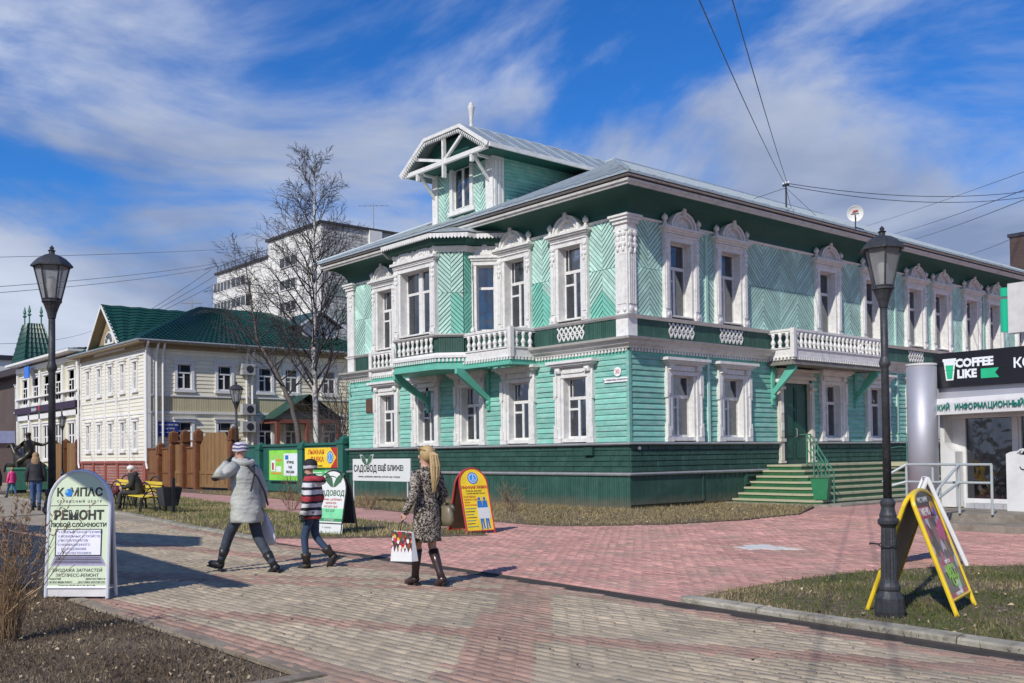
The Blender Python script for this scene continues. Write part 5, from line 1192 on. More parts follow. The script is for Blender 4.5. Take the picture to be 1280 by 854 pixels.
pc = MB(); pc.box(-35.1, -33.4, 6.8, 11.0, 3.5, 3.72); pc.box(-33.6, -33.4, 6.8, 7.0, 0, 3.5); pc.box(-33.6, -33.4, 10.8, 11.0, 0, 3.5); pc.box(-33.6, -33.4, 8.7, 8.9, 0, 3.5); cb_(pc, 'porch_frame', mat('rust_brown_paint', (.2, .07, .05), .6, .2, 3))
for z in (3.0, 4.0, 6.3):
    ac = cb_(MB(TC).box(5.35, 6.15, -.45, -.1, z, z+.62), 'air_conditioner', mat('offwhite_plastic', (.4, .4, .38), .5))
    MB(TC).prism([(5.82+.22*math.cos(a), z+.31+.22*math.sin(a)) for a in np.linspace(0, 6.28, 17)[:-1]], -.46, -.45).build('fan_grille', mDk, ac)
bs = thing('name_plate', 'dark blue plate with white lettering on the cream house side wall', 'sign', (-35.0, 1.15, 2.75), math.pi/2)
MB().box(-.55, .55, -.03, .03, 0, .8).build('board', mat('navy_plate', (.02, .04, .22), .4), bs)
for i, s_ in enumerate(('МИНИСТЕРСТВО', 'КУЛЬТУРЫ', 'Архангельской области')): lettering(s_, .13 if i < 2 else .09, mW, bs, (0, -.033, .62-.2*i))
# annex of white brick behind
AN = thing('brick_annex', 'low white brick outbuilding behind the bare trees with a slanted roof edge', 'building', (-34, 13, 0))
MB().box(-39, -24, 14.2, 24, 0, 7.7).build('wall', M_wb, AN, (34, -13, 0)); MB().box(-39.2, -23.8, 13.9, 24, 7.7, 7.85).build('roof', M_trim, AN, (34, -13, 0)); MB().box(-36.6, -35.8, 14.1, 14.2, 2, 7).build('pilaster', M_trim, AN, (34, -13, 0))
# ================================================================ yellow house further left
YH = thing('yellow_house', 'yellow house with green pyramid tower roof and purple shop band', 'house', (-47, 0, 0)); YO = (47, 0, 0)
M_yel = mat('pale_yellow_paint', (.66, .62, .42), .6, .06, 2); M_pur = mat('dark_purple_band', (.035, .015, .04), .5)
MB().box(-60.9, -47, .3, 12, -.1, 8.2).build('wall', M_yel, YH, YO)
mb = MB(); mb.box(-61, -46.9, -.02, .3, 5.9, 6.0)
for x in (-60.9, -57.9, -55.3, -52.8, -50.2, -47.2): mb.box(x-.15, x+.15, .1, .3, -.1, 8.2)
mb.box(-61, -47, .05, .3, 7.9, 8.2); mb.box(-61, -47, .1, .3, 4.4, 4.75); mb.build('wall_trim', M_trim, YH, YO)
MB().box(-61, -47, -.05, .3, 4.85, 5.3).build('shop_band', M_pur, YH, YO)
for x in (-59.3, -56.6, -54.1, -51.5, -48.7): small_window(YH, Matrix.Translation((0, .3, 0)), x, 5.5, 7.35, .62, 'std', co=YO); small_window(YH, Matrix.Translation((0, .3, 0)), x, 1.6, 3.9, .62, 'pair', co=YO)
mb = MB(); mb.box(-61.4, -46.6, -.6, 12, 8.35, 8.5); mb.build('eaves', M_trim, YH, YO)
corrug_roof(YH, YO, [((-61.4, -.6, 8.5), (-46.6, -.6, 8.5), (-48, 6, 9.3), (-60, 6, 9.3)), ((-46.6, -.6, 8.5), (-46.6, 12, 8.5), (-48, 12, 9.3), (-48, 6, 9.3))])
mb = MB(); mb.add([(-60.8, -.3, 8.5), (-57.2, -.3, 8.5), (-57.2, 1.9, 8.5), (-60.8, 1.9, 8.5), (-59.7, .2, 11.4), (-58.3, .2, 11.4), (-58.3, 1.2, 11.4), (-59.7, 1.2, 11.4)], [(0, 1, 5, 4), (1, 2, 6, 5), (2, 3, 7, 6), (3, 0, 4, 7), (4, 5, 6, 7)]); tw = mb.build('tower_roof', M_tile, YH, YO)
corrug_roof(tw, (0, 0, 0), [((-60.8, -.34, 8.5), (-57.2, -.34, 8.5), (-58.3, .16, 11.4), (-59.7, .16, 11.4)), ((-57.16, -.3, 8.5), (-57.16, 1.9, 8.5), (-58.26, 1.2, 11.4), (-58.26, .2, 11.4))], 'tower_tiles')
for x, y in ((-59.6, .3), (-58.4, .3), (-58.4, 1.1)): MB().lathe([(.05, 0), (.05, .5), (.16, .6), (.05, .72), (.12, .85), (.02, 1.3)], (x, y, 11.4), 6).build('roof_finial', M_gr, tw)
MB().box(-57.3, -56.2, -.35, -.25, 7.3, 8.1).build('blue_sign_panel', mat('blue_sign', (.03, .17, .65), .4), YH, YO)
lettering('билайн', .36, mW, YH, (-9.0, -.06, 5.06)); MB().box(-54.9, -54.6, -.07, -.05, 4.95, 5.3).build('red_mark', mR, YH, YO)
# brown building at the left edge
BH = thing('brown_house', 'brown clad building with lavender shop fascia at the left edge', 'building', (-62, 0, 0)); BO = (62, 0, 0)
MB().box(-90, -61.6, 1.2, 14, -.1, 8.0).build('wall', mat('brown_cladding', (.10, .07, .06), .7, .15, .6), BH, BO)
MB().box(-90, -61.0, .3, 14, 8.0, 8.5).build('roof', mat('dark_brown_roof', (.05, .035, .035), .6), BH, BO)
for z in (5.3,): small_window(BH, Matrix.Translation((0, 1.2, 0)), -62.4, z, 7.2, .5, 'two', co=BO)
small_window(BH, Matrix.Translation((0, 1.2, 0)), -64.8, 5.3, 7.2, .5, 'two', co=BO)
kp = thing('corner_kiosk', 'low kiosk with lavender lettered fascia in front of the brown building', 'kiosk', (-58, -4, 0))
MB().box(-7, .8, 0, 3, 0, 2.75).build('wall', mat('taupe_cladding', (.16, .12, .11), .7), kp); MB().box(-7, .95, -.25, 3, 2.75, 3.6).build('fascia', mat('lavender_fascia', (.33, .36, .55), .5), kp)
MB().box(-1.6, -.2, -.05, 0, .6, 2.5).build('window', M_dglass, kp); mb = MB(); mb.box(-1.75, -1.6, -.07, 0, .5, 2.6); mb.box(-.2, -.1, -.07, 0, .5, 2.6); mb.box(-1.75, -.1, -.07, 0, 2.5, 2.62); mb.build('window_frame', M_trim, kp)
lettering('ПАРНОСЫ · ЖЕЛ', .5, mat('navy_lettering', (.06, .06, .25), .5), kp, (-2.2, -.26, 3.15))
# ================================================================ far buildings
AX, AY = -86.9, 40.5
AP = thing('apartment_block', 'tall white brick apartment block behind the cream house', 'apartment block', (AX, AY, 0))
M_ab = vbrick('white_block_brick', (.72, .70, .65), (.8, .78, .73), (.5, .49, .46), .9, .42, .03); M_ag = mat('grey_green_panel', (.34, .4, .35), .8, .2, .4)
M_ab2 = vbrick('grey_block_brick', (.52, .51, .48), (.66, .64, .6), (.3, .3, .28), .9, .42, .05)
mb = MB(); mb.box(-13.6, 0, 0, 40, -1, 29.6); mb.build('wall', M_ab, AP)
MB().box(-34.2, -13.6, 2.2, 40, -1, 28.5).build('wall', M_ab, AP)
MB().box(0, .15, 0, 40, -1, 29.6).build('side_wall', M_ab2, AP)
for z in (14.6, 17.8, 21.0, 24.2): MB().box(.1, .25, .6, 6.2, z, z+1.5).build('wall_panel', M_ag, AP)
MB().box(0, .5, 6.6, 8.4, -1, 29.6).build('pilaster', M_trim, AP)
mb = MB(); mb.box(-13.9, .4, -.3, 40, 29.6, 29.9); mb.box(-34.5, -13.6, 1.9, 40, 28.5, 28.8); mb.build('roof', mat('dark_parapet', (.05, .05, .05), .7), AP)
def afloor(x0, x1, z, y, h=1.35):
    w = MB().box(x0, x1, y-.08, y+.0, z, z+h).build('window', M_dglass, AP); n = max(2, int((x1-x0)/1.1)); mb = MB()
    for i in range(n+1): x = x0+(x1-x0)*i/n; mb.box(x-.05, x+.05, y-.14, y-.08, z, z+h)
    mb.box(x0, x1, y-.14, y-.08, z+h-.1, z+h); mb.box(x0, x1, y-.14, y-.08, z, z+.12); mb.build('frame', M_trim, w)
for k in range(7):
    z = 25.5-k*2.85
    afloor(-10.3, -6.0, z, 0, 1.4)
    for a, b in ((-33.0, -27.5), (-27.2, -22.8)): afloor(a, b, z-.1, 2.2-.9, 1.5)
    MB().box(-33.2, -22.6, 1.2, 2.2, z-1.35, z-.1).build('balcony', M_ab, AP)
    MB().box(-17.2, -15.2, 2.1, 2.2, z-.4, z+1.4).build('stair_window', M_dglass, AP)
mb = MB()
for x in np.arange(-34, -14, 1.2): mb.tube([(x, 2.2, 28.8), (x, 2.2, 29.7)], .04, 4)
mb.tube([(-34, 2.2, 29.7), (-14, 2.2, 29.7)], .04, 4); mb.build('roof_railing', M_black, AP, kind='stuff')
def antenna(name, label, x, y, z, h, w=1.2, d=0):
    t = thing(name, label, 'antenna', (x, y, z)); MB().tube([(0, 0, 0), (0, 0, h)], .05*h/3, 5).build('mast', M_flash, t)
    mb = MB(); mb.tube([(-w*.65, -w*.75, h*.9), (w*.65, w*.75, h*.9)], .025*h/3, 4)
    for i in range(6): q = -1+i*.4; c = Vector((q*w*.65, q*w*.75, h*.9)); mb.tube([c+Vector((-.3, .2, 0))*w*.5, c+Vector((.3, -.2, 0))*w*.5], .02*h/3, 4)
    mb.build('array', M_flash, t)
antenna('roof_antenna', 'television antenna on the roof of the white brick apartment block', AX, AY+7.5, 29.8, 3.4, 1.8)
RH = thing('red_roof_house', 'distant white house with red roof and chimneys beyond the yellow house', 'house', (-95, 25, 0))
MB().box(-10, 2, 0, 10, 0, 14.0).build('wall', M_trim, RH); MB().add([(-4, -1, 14.0), (3, -1, 14.0), (2, 5, 16.0), (-3, 5, 16.0)], [(0, 1, 2, 3)]).add([(3, -1, 14.0), (3, 11, 14), (2, 5, 16.0)], [(0, 1, 2)]).build('roof', mat('red_roof', (.4, .05, .05), .5), RH)
MB().box(1.0, 1.5, 3, 3.5, 15, 17).build('chimney', mR, RH); 
antenna('roof_antenna', 'thin television antenna above the distant red roof', -93, 27, 15, 5, 1.2); antenna('roof_antenna', 'short television antenna left of the red chimney', -99, 27, 15, 3.5, .9)
WH = thing('pale_house', 'distant low pale building left of the green tower roof', 'building', (-100, 5, 0)); MB().box(-30, 0, 0, 10, 0, 12.5).build('wall', M_trim, WH); MB().box(-30.3, .3, -.3, 10, 12.5, 13).build('roof', mDk, WH)

# ================================================================ coffee kiosk at the right
KX, KY = 8.15, .95
K = thing('coffee_kiosk', 'white coffee kiosk with black fascia and glass door at the right', 'kiosk', (KX, KY, 0), R_(-4))
M_kw = mat('white_composite_panel', (.66, .66, .65), .4, .06, 1.5, dirt=(.42, .40, .36), dscale=2.5, damt=.4); M_kb = mat('black_fascia', (.012, .012, .016), .3, .1, 2); M_alu = mat('brushed_aluminium', (.42, .42, .46), .55, .06, 2, metal=.5)
MB().box(0, 9, .0, .06, .3, 3.0).build('back_panel', mat('kiosk_wall_grey', (.45, .45, .47), .5), K).location = (0, .55, 0)
mb = MB(); mb.box(0, .1, 0, 4, .3, 3.5); mb.box(0, 9, 3.9, 4, .3, 3.5); mb.box(9, 9.1, 0, 4, .3, 3.5); mb.box(0, 9, 0, 4, 3.45, 3.5); mb.build('wall', M_kw, K)
mb = MB(); mb.box(-.05, 9.1, -.12, .1, 2.86, 3.60); mb.build('fascia', M_kb, K)
# curved lower band with green lettering
cb3 = MB(); N_ = 24; vs = []
def ky(t): return -.25-.85*math.sin(math.pi*t)
for i in range(N_+1):
    t = i/N_; x = -.02+9.0*t
    for z, o_ in ((2.28, 0), (2.52, .0), (2.62, .03)): vs.append((x, ky(t)+o_, z))
    vs.append((x, .0, 2.62)); vs.append((x, .0, 2.28))
cb3.add(vs, [(i*5+k, (i+1)*5+k, (i+1)*5+(k+1) % 5, i*5+(k+1) % 5) for i in range(N_) for k in range(5)]+[(0, 1, 2, 3, 4)]); cb3.build('curved_band', M_kw, K)
mb = MB(); mb.box(.0, 9, -.02, .2, 2.62, 2.86); mb.build('band_trim', M_alu, K)
mb = MB(); mb.box(0, 9, .05, .6, 2.2, 2.4); mb.build('soffit', M_kw, K)
GTX = mat('teal_lettering', (.01, .17, .14), .4)
tt = 'ТУРИСТСКИЙ ИНФОРМАЦИОННЫЙ ЦЕНТР'
for i, ch in enumerate(tt[6:32]):
    if ch == ' ': continue
    x = .06+i*.118; t = (x+.02)/9; lettering(ch, .165, GTX, K, (x, ky(t)-.022, 2.42), rz=-math.atan(.85*math.pi*math.cos(math.pi*t)/9), bold=.004)
lettering('COFFEE', .235, mW, K, (.86, -.13, 3.35), bold=.012, sx=1.0); lettering('LIKE', .235, mW, K, (.70, -.13, 3.12), bold=.012, sx=.95)
MB().prism([(1.0, 3.01), (1.38, 3.01), (1.30, 3.11), (1.38, 3.21), (1.0, 3.21)], -.126, -.121).build('green_ribbon', mat('ribbon_green', (.02, .42, .2), .4), K)
cup = MB(); cup.prism([(.24, 3.01), (.40, 3.01), (.45, 3.41), (.19, 3.41)], -.126, -.121); cup.box(.17, .47, -.128, -.121, 3.41, 3.47); cu3 = cup.build('cup_emblem', mW, K)
MB().prism([(.265, 3.04), (.375, 3.04), (.41, 3.33), (.23, 3.33)], -.13, -.127).build('cup_fill', MATS['ribbon_green'], cu3)
lettering('КОФЕ С СОБОЙ', .27, mW, K, (2.72, -.13, 3.26), bold=.006)
# window and door fronts
def kframe(x0, x1, z0, z1, y, fr=.07, mullion=None):
    mb = MB(); mb.box(x0, x0+fr, y-.05, y+.05, z0, z1); mb.box(x1-fr, x1, y-.05, y+.05, z0, z1); mb.box(x0+fr, x1-fr, y-.05, y+.05, z1-fr, z1); mb.box(x0+fr, x1-fr, y-.05, y+.05, z0, z0+fr*1.3)
    f_ = mb.build('window', M_kw, K); MB().box(x0+fr, x1-fr, y, y+.012, z0+fr*1.3, z1-fr).build('pane', M_kglass, f_); return f_
M_kglass = glass_mat('kiosk_glass', (.25, .28, .28), .14)
kframe(.34, 1.46, .42, 2.26, .35, .06); kframe(1.53, 3.0, .42, 2.26, .35, .06)
mb = MB(); mb.box(.0, .34, .3, .4, .3, 2.3); mb.box(1.46, 1.53, .28, .42, .3, 2.3); mb.box(0, 9, .3, .42, .3, .42); mb.box(3.0, 9, .3, .42, .42, 2.3); mb.build('front_panel', M_kw, K)
mb = MB(); sc = [(.02, .32), (.34, .32), (.34, 1.5)]+[(.34-.32*math.sin(a), 2.05-.55*math.cos(a)) for a in np.linspace(.1, 1.4, 7)]+[(.02, 2.0)]
mb.prism(sc, -.02, .28); mb.build('side_screen', M_kw, K)
mb = MB(); mb.prism([(1.58, .3), (4.5, .3), (4.5, 1.42), (1.85, 1.42), (1.8, 1.5), (1.66, 1.48), (1.58, 1.44)], -.32, -.28); sp_ = mb.build('counter_screen', M_kw, K)
mb = MB(); mb.tube([(1.93+.13*math.cos(a), -.33, 1.4+.13*math.sin(a)) for a in np.linspace(.2, 2.6, 9)], .02, 6); mb.tube([(2.03+.16*math.cos(a), -.33, 1.38+.16*math.sin(a)) for a in np.linspace(.2, 2.6, 9)], .018, 6); mb.build('curl_ornament', M_kw, sp_)
mb = MB(); mb.tube([(1.93+.07*math.cos(a), -.33, 1.2+.07*math.sin(a)) for a in np.linspace(3.3, 6.1, 8)], .012, 5); mb.build('smile_mark', mDk, sp_)
# interior
MB().box(.3, 9, 2.4, 2.45, .3, 2.6).build('inner_wall', mat('dark_cafe_wall', (.05, .06, .06), .7), K)
MB().box(.7, 1.0, .8, 1.1, .42, 1.05).build('yellow_box', mY, K)
for i in range(3): MB().box(.78, .86, .42, .425, 1.3+.25*i, 1.42+.25*i).build('hanging_card', mW, K)
for x in (1.5, 3.05): MB().box(x-.006, x+.006, .29, .30, .4, 2.2).build('panel_seam', mDk, K)
for x in (2.6, 3.5): MB().box(x-.004, x+.004, -.324, -.32, .32, 1.5).build('panel_seam', mDk, sp_)
MB().tube([(1.85, .26, 1.0), (1.85, .26, 1.6)], .018, 6).build('door_handle', M_alu, K)
MB().box(1.95, 2.2, .345, .349, 1.6, 1.95).build('glass_sticker', mat('faded_sticker', (.45, .45, .42), .5), K); MB().box(2.5, 2.85, .345, .349, 1.45, 1.9).build('glass_sticker', MATS['faded_sticker'], K)
lettering('24 часа', .07, mW, K, (2.5, .343, 1.35)); lettering('ОТКРЫТО', .06, mW, K, (2.2, .343, 1.42)) if False else None
MB().box(.62, 1.4, 1.6, 2.1, .42, 1.3).build('inner_counter', mat('grey_counter', (.2, .2, .2), .5), K)
MB().box(-.02, 9, -.13, -.12, 3.22, 3.226).build('panel_seam', mDk, K); MB().box(2.0, 2.01, -.125, -.12, 2.87, 3.6).build('panel_seam', mDk, K)
# platform and steps
M_conc = mat('stained_concrete', (.25, .22, .18), .95, .25, 2.5, dirt=(.1, .075, .05), dscale=3, damt=.7, bump=.5, bscale=14)
MB().box(.1, 9.2, -1.6, 4, -.1, .30).build('platform', M_conc, K); MB().box(.6, 9.2, -2.3, -1.6, -.1, .15).build('step', M_conc, K)
mb = MB()
for i in range(14):
    mb.box(.55+i*.2, .74+i*.2, -.02, .28, .305, .41)
mb.build('glass_block_row', mat('pale_block', (.4, .4, .42), .5), K, kind='stuff')
cl_ = thing('metal_column', 'large shiny metal column beside the coffee kiosk', 'column', (7.93, .62, 0)); MB().lathe([(.31, 0), (.31, 3.35)], n=40).build('shaft', M_alu, cl_, smooth=True); MB().lathe([(.32, 3.35), (.32, 3.39)], n=40).build('cap', M_kw, cl_)
MB().lathe([(.38, 0), (.38, .25)], n=24).build('base', M_conc, cl_)
# kiosk railing
kr = thing('kiosk_railing', 'grey tubular railing with curled ends in front of the coffee kiosk', 'railing')
M_rail = mat('grey_rail_paint', (.36, .4, .4), .4, .1, 5)
a, b = Vector((8.6, -.72, .3)), Vector((10.0, -.82, .3)); mb = MB()
mb.tube([a+Vector((-.35, 0, .95)), b+Vector((0, 0, .95)), b], .028, 8); mb.tube([a+Vector((-.35, 0, .6)), b+Vector((0, 0, .6))], .024, 8)
mb.tube([a+Vector((-.35, 0, .95)), a+Vector((-.68, -.2, .72)), a+Vector((-.74, -.22, .6)), a+Vector((-.66, -.2, .5)), a+Vector((-.35, 0, .6))], .028, 8)
mb.tube([a+Vector((.75, -.05, .95)), a+Vector((.75, -.9, .5)), a+Vector((.75, -1.0, .38)), a+Vector((.75, -.9, .33)), a+Vector((.75, -.05, .6))], .028, 8)
mb.build('handrail', M_rail, kr)
for p in (a+Vector((-.35, 0, 0)), a+Vector((.2, 0, 0)), a+Vector((.75, -.05, 0)), b): MB().tube([p, p+Vector((0, 0, .95))], .026, 8).build('post', M_rail, kr)
for dx in (-.6,): p = a+Vector((dx, .3*dx, -.3)); MB().tube([p, p+Vector((0, 0, 1.02))], .024, 8).build('post', M_rail, kr)
p = a+Vector((.75, -.85, -.3)); MB().tube([p, p+Vector((0, 0, .8))], .026, 8).build('post', M_rail, kr)
# pharmacy cross sign
PC = thing('pharmacy_sign', 'white box sign with green cross and green neon tubes above the kiosk', 'sign', (9.93, .72, 3.75), R_(-3))
MB().box(-.15, 1.2, -.12, .12, .12, 1.12).build('box', mat('offwhite_sign', (.55, .54, .52), .5), PC)
MB().box(-.0, .04, -.0, .06, -.9, .12).build('post', M_black, PC, (.35, 0, 0))
mg = bpy.data.materials.new('green_cross_light'); mg.use_nodes = True; q = mg.node_tree.nodes['Principled BSDF']; q.inputs['Base Color'].default_value = (.01, .35, .2, 1); q.inputs['Roughness'].default_value = .25; q.inputs['Emission Color'].default_value = (.0, .6, .33, 1); q.inputs['Emission Strength'].default_value = .12; MATS['gc'] = mg
mb = MB(); cx_, cz_, r_, k2 = .62, .62, .42, .16
mb.prism([(cx_-k2, cz_-r_), (cx_+k2, cz_-r_), (cx_+k2, cz_-k2), (cx_+r_, cz_-k2), (cx_+r_, cz_+k2), (cx_+k2, cz_+k2), (cx_+k2, cz_+r_), (cx_-k2, cz_+r_), (cx_-k2, cz_+k2), (cx_-r_, cz_+k2), (cx_-r_, cz_-k2), (cx_-k2, cz_-k2)], -.17, -.12); mb.build('green_cross', mg, PC)
MB().tube([(-.24, -.05, .16), (-.24, -.05, .82)], .09, 12).tube([(-.24, -.05, .88), (-.24, -.05, 1.05)], .09, 12).build('neon_tube', mg, PC)
# ================================================================ street lamps
M_lglass = bpy.data.materials.new('frosted_lamp_glass'); M_lglass.use_nodes = True
_n = M_lglass.node_tree.nodes; _l = M_lglass.node_tree.links; _b = _n['Principled BSDF']; _b.inputs['Base Color'].default_value = (.42, .42, .42, 1); _b.inputs['Roughness'].default_value = .3
_t = _n.new('ShaderNodeBsdfTransparent'); _t.inputs[0].default_value = (.75, .75, .75, 1); _tl = _n.new('ShaderNodeBsdfTranslucent'); _tl.inputs[0].default_value = (.5, .5, .5, 1)
_m = _n.new('ShaderNodeMixShader'); _m.inputs[0].default_value = .5; _m2 = _n.new('ShaderNodeMixShader'); _m2.inputs[0].default_value = .3
_l.new(_b.outputs[0], _m2.inputs[1]); _l.new(_tl.outputs[0], _m2.inputs[2]); _l.new(_m2.outputs[0], _m.inputs[1]); _l.new(_t.outputs[0], _m.inputs[2]); _l.new(_m.outputs[0], _n['Material Output'].inputs[0])
M_iron = mat('cast_iron_paint', (.035, .037, .042), .5, .25, 6, dirt=(.09, .09, .1), dscale=10, damt=.5, bump=.25, bscale=40)
def make_lamp(label):
    t = thing('street_lamp', label, 'street lamp')
    MB().lathe([(0.130, 0), (0.134, .05), (0.126, .17), (0.101, .21), (0.088, .235), (0.097, .25), (0.097, .275), (0.080, .31), (0.071, .36)], n=12).build('base', M_iron, t)
    mb = MB(); n = 16; vs = []
    for z, r in ((.34, .076), (.84, .063)):
        for j in range(n*2): a = math.pi*j/n; rr = r*(1 if j % 2 else .9); vs.append((rr*math.cos(a), rr*math.sin(a), z))
    mb.add(vs, [(j, (j+1) % (2*n), 2*n+(j+1) % (2*n), 2*n+j) for j in range(2*n)]); mb.build('fluted_shaft', M_iron, t)
    MB().lathe([(0.067, .82), (0.091, .85), (0.094, .88), (0.076, .905), (0.077, .93), (0.066, .96), (0.059, 1.0), (0.069, 1.03), (0.069, 1.05), (0.046, 1.08)], n=20).build('collar', M_iron, t, smooth=False)
    MB().lathe([(0.039, 1.07), (0.034, 2.28), (0.037, 2.29), (0.049, 2.31), (0.053, 2.335), (0.037, 2.38), (0.034, 2.4), (0.033, 2.86)], n=16).build('post', M_iron, t, smooth=True)
    MB().lathe([(0.039, 2.84), (0.042, 2.86), (0.050, 2.9), (0.075, 2.97), (0.088, 3.0), (0.100, 3.01), (0.100, 3.03)], n=12).build('lantern_cup', M_iron, t)
    T = Matrix.Rotation(R_(8), 4, 'Z'); fr = MB(T); rb, rt = .088, .172; zb, zt = 3.03, 3.385
    H6 = [(math.cos(math.pi*k/3), math.sin(math.pi*k/3)) for k in range(6)]
    for c, s_ in H6: fr.tube([(rb*c, rb*s_, zb), (rt*c, rt*s_, zt)], .009, 5)
    for k in range(6):
        a, b = H6[k], H6[(k+1) % 6]
        fr.tube([(rt*a[0], rt*a[1], zt), (rt*b[0], rt*b[1], zt)], .012, 5); fr.tube([(rb*a[0], rb*a[1], zb+.01), (rb*b[0], rb*b[1], zb+.01)], .01, 5)
    f_ = fr.build('lantern_frame', M_iron, t)
    for k in range(6):
        a, b = H6[k], H6[(k+1) % 6]; q = .97
        MB(T).add([(rb*a[0]*q, rb*a[1]*q, zb), (rb*b[0]*q, rb*b[1]*q, zb), (rt*b[0]*q, rt*b[1]*q, zt), (rt*a[0]*q, rt*a[1]*q, zt)], [(0, 1, 2, 3)]).build('glass_pane', M_lglass, f_)
    MB().lathe([(.03, 3.03), (.035, 3.1), (.05, 3.16), (.05, 3.24), (.02, 3.28)], n=10).build('bulb', mat('white_bulb', (.8, .8, .78), .3), f_)
    rf = MB(T); prof = [(.205, 3.375), (.205, 3.39), (.175, 3.425), (.135, 3.465), (.08, 3.497), (.03, 3.51), (.028, 3.535), (.04, 3.545), (.018, 3.56), (.024, 3.575), (.004, 3.60)]
    vs = []; 
    for i, (r, z) in enumerate(prof):
        n_ = 12
        for j in range(n_):
            a = 2*math.pi*j/n_; rr = r if (j % 2 == 0 or i > 5) else r*.9; vs.append((rr*math.cos(a), rr*math.sin(a), z))
    rf.add(vs, [(i*12+j, i*12+(j+1) % 12, (i+1)*12+(j+1) % 12, (i+1)*12+j) for i in range(len(prof)-1) for j in range(12)]+[tuple(range(11, -1, -1))]); rf.build('lantern_roof', M_iron, t)
    return t
L1 = make_lamp('black cast iron lantern post on the right lawn beside the yellow framed sign'); L1.location = (13.72, -11.44, .03); L1['group'] = 'lantern posts along the street'
for loc, s_, lb in (((6.13, -16.54, 0), 1.13, 'black lantern post behind the arched repair sign at the left'), ((-6.94, -8.1, .03), 1, 'black lantern post on the middle lawn in front of the brown gate'), ((-28.96, -6.11, .03), 1.0, 'small distant black lantern post near the bronze statue')):
    c = copy_tree(L1, None, loc); c.scale = (s_, s_, s_); c['label'] = lb
mb = MB(); mb.tube([(.085*math.cos(a), .085*math.sin(a), .66+.02*math.sin(a)) for a in np.linspace(0, 6.28, 14)], .006, 5); mb.tube([(-.06, -.06, .66), (-.12, -.12, .67), (-.13, -.1, .66)], .008, 5); mb.build('wire_tie', M_black, L1)

# ================================================================ folding boards
def aframe(label, loc, rz, w, h, lean, arch, mfr, mpan, mback, rad=.014, foot=.12, group=None, back=True, cat='sandwich board', backlean=None):
    """w,h of the panel; returns root, tilted front panel (children use panel coordinates)"""
    t = thing('sandwich_board', label, cat, loc, rz, group)
    def outline(hw, z0, z1, ar, n=14):
        pts = [(-hw, z0)]
        if ar: pts += [(-hw*math.cos(math.pi*i/n), z1-ar+ar*math.sin(math.pi*i/n)) for i in range(n+1)]
        else: pts += [(-hw, z1), (hw, z1)]
        return pts+[(hw, z0)]
    th = math.asin(lean/h); res = None
    for side in ((1, -1) if back else (1,)):
        a = -th if side == 1 else (th+0)
        o = outline(w/2, 0, h, arch); y = 0 if side == 1 else 2*lean
        fr = MB(); fr.tube([(x, 0, z) for x, z in o], rad, 8)
        fr.tube([(-w/2, 0, foot), (w/2, 0, foot)], rad*.8, 6)
        f = fr.build('frame' if side == 1 else 'rear_frame', mfr, t, (0, y, 0)); f.rotation_euler = (a, 0, 0)
        i_ = outline(w/2-rad*.6, foot+.0, h-rad*.6, max(0, arch-rad*.6)); yy = -.006 if side == 1 else -.004
        pn = MB().prism(i_, yy, yy+.01).build('panel' if side == 1 else 'rear_panel', mpan if side == 1 else mback, t, (0, y, 0)); pn.rotation_euler = (a, 0, 0)
        if side == 1: res = pn
    return t, res
M_galv = mat('galvanised_tube', (.66, .67, .72), .35, .08, 4, metal=.2); M_sage = mat('sage_print_panel', (.60, .68, .50), .4, .05, 1.5); M_gb = mat('grey_print_panel', (.3, .32, .3), .5, .1, 2)
def put_text(s, size, m, p, x, z, y=-.0085, **k): k.setdefault('extrude', .0008); return lettering(s, size, m, p, (x, y, z), **k)
def rect(p, x0, x1, z0, z1, m, y=-.0072, name='printed_area', t=.0012): return MB().box(x0, x1, y-t, y, z0, z1).build(name, m, p)
t, p = aframe('white arched repair shop board with laptop picture, at the left lawn edge', (6.72, -16.45, 0), R_(44.5), .72, 1.43, .10, .38, M_galv, M_sage, M_gb, .022, .12)
mTd = mat('dark_print_ink', (.03, .035, .03), .5)
put_text('К  МПАС', .128, mTd, p, 0, 1.185, bold=.004, sx=1.0)
disc(p, -.128, 1.185, .045, -.010, mat('globe_blue', (.03, .2, .6), .3), 'round_emblem'); disc(p, -.15, 1.2, .02, -.0125, mat('globe_land', (.2, .45, .6), .4), 'emblem_highlight', 9)  # smaller paler blue disc printed on the globe
put_text('С Е Р В И С Н Ы Й   Ц Е Н Т Р', .038, mTd, p, 0, 1.085); rect(p, -.35, .35, 1.035, 1.042, mTd)
put_text('РЕМОНТ', .138, mTd, p, 0, .925, bold=.006, sx=1.0); put_text('ЛЮБОЙ СЛОЖНОСТИ', .060, mTd, p, 0, .818, bold=.002)
rect(p, -.27, .28, .47, .775, mTd); rect(p, -.255, .265, .485, .765, mat('screen_print', (.74, .74, .84), .4, .08, 2), -.0085)
for i, s in enumerate(('✓ КОМПЬЮТЕРНОЙ ТЕХНИКИ', '✓ МОБИЛЬНЫХ УСТРОЙСТВ', '✓ ФОТОАППАРАТОВ', '✓ НАВИГАЦИОННОГО', '    ОБОРУДОВАНИЯ', '✓ АВТОЭЛЕКТРОНИКИ')):
    put_text(s.replace('✓', 'V'), .035, mat('navy_ink', (.05, .05, .2), .5), p, -.235, .738-.047*i, -.0105, align='LEFT')
MB().prism([(-.27, .47), (.28, .47), (.33, .375), (-.31, .375)], -.0085, -.0072).build('keyboard_print', mat('lilac_print', (.30, .28, .42), .4, .1, 20), p)
for r in range(4): MB().prism([(-.25-.008*r, .455-.018*r), (.265+.008*r, .455-.018*r), (.268+.008*r, .447-.018*r), (-.253-.008*r, .447-.018*r)], -.0095, -.0086).build('key_row', mTd, p)
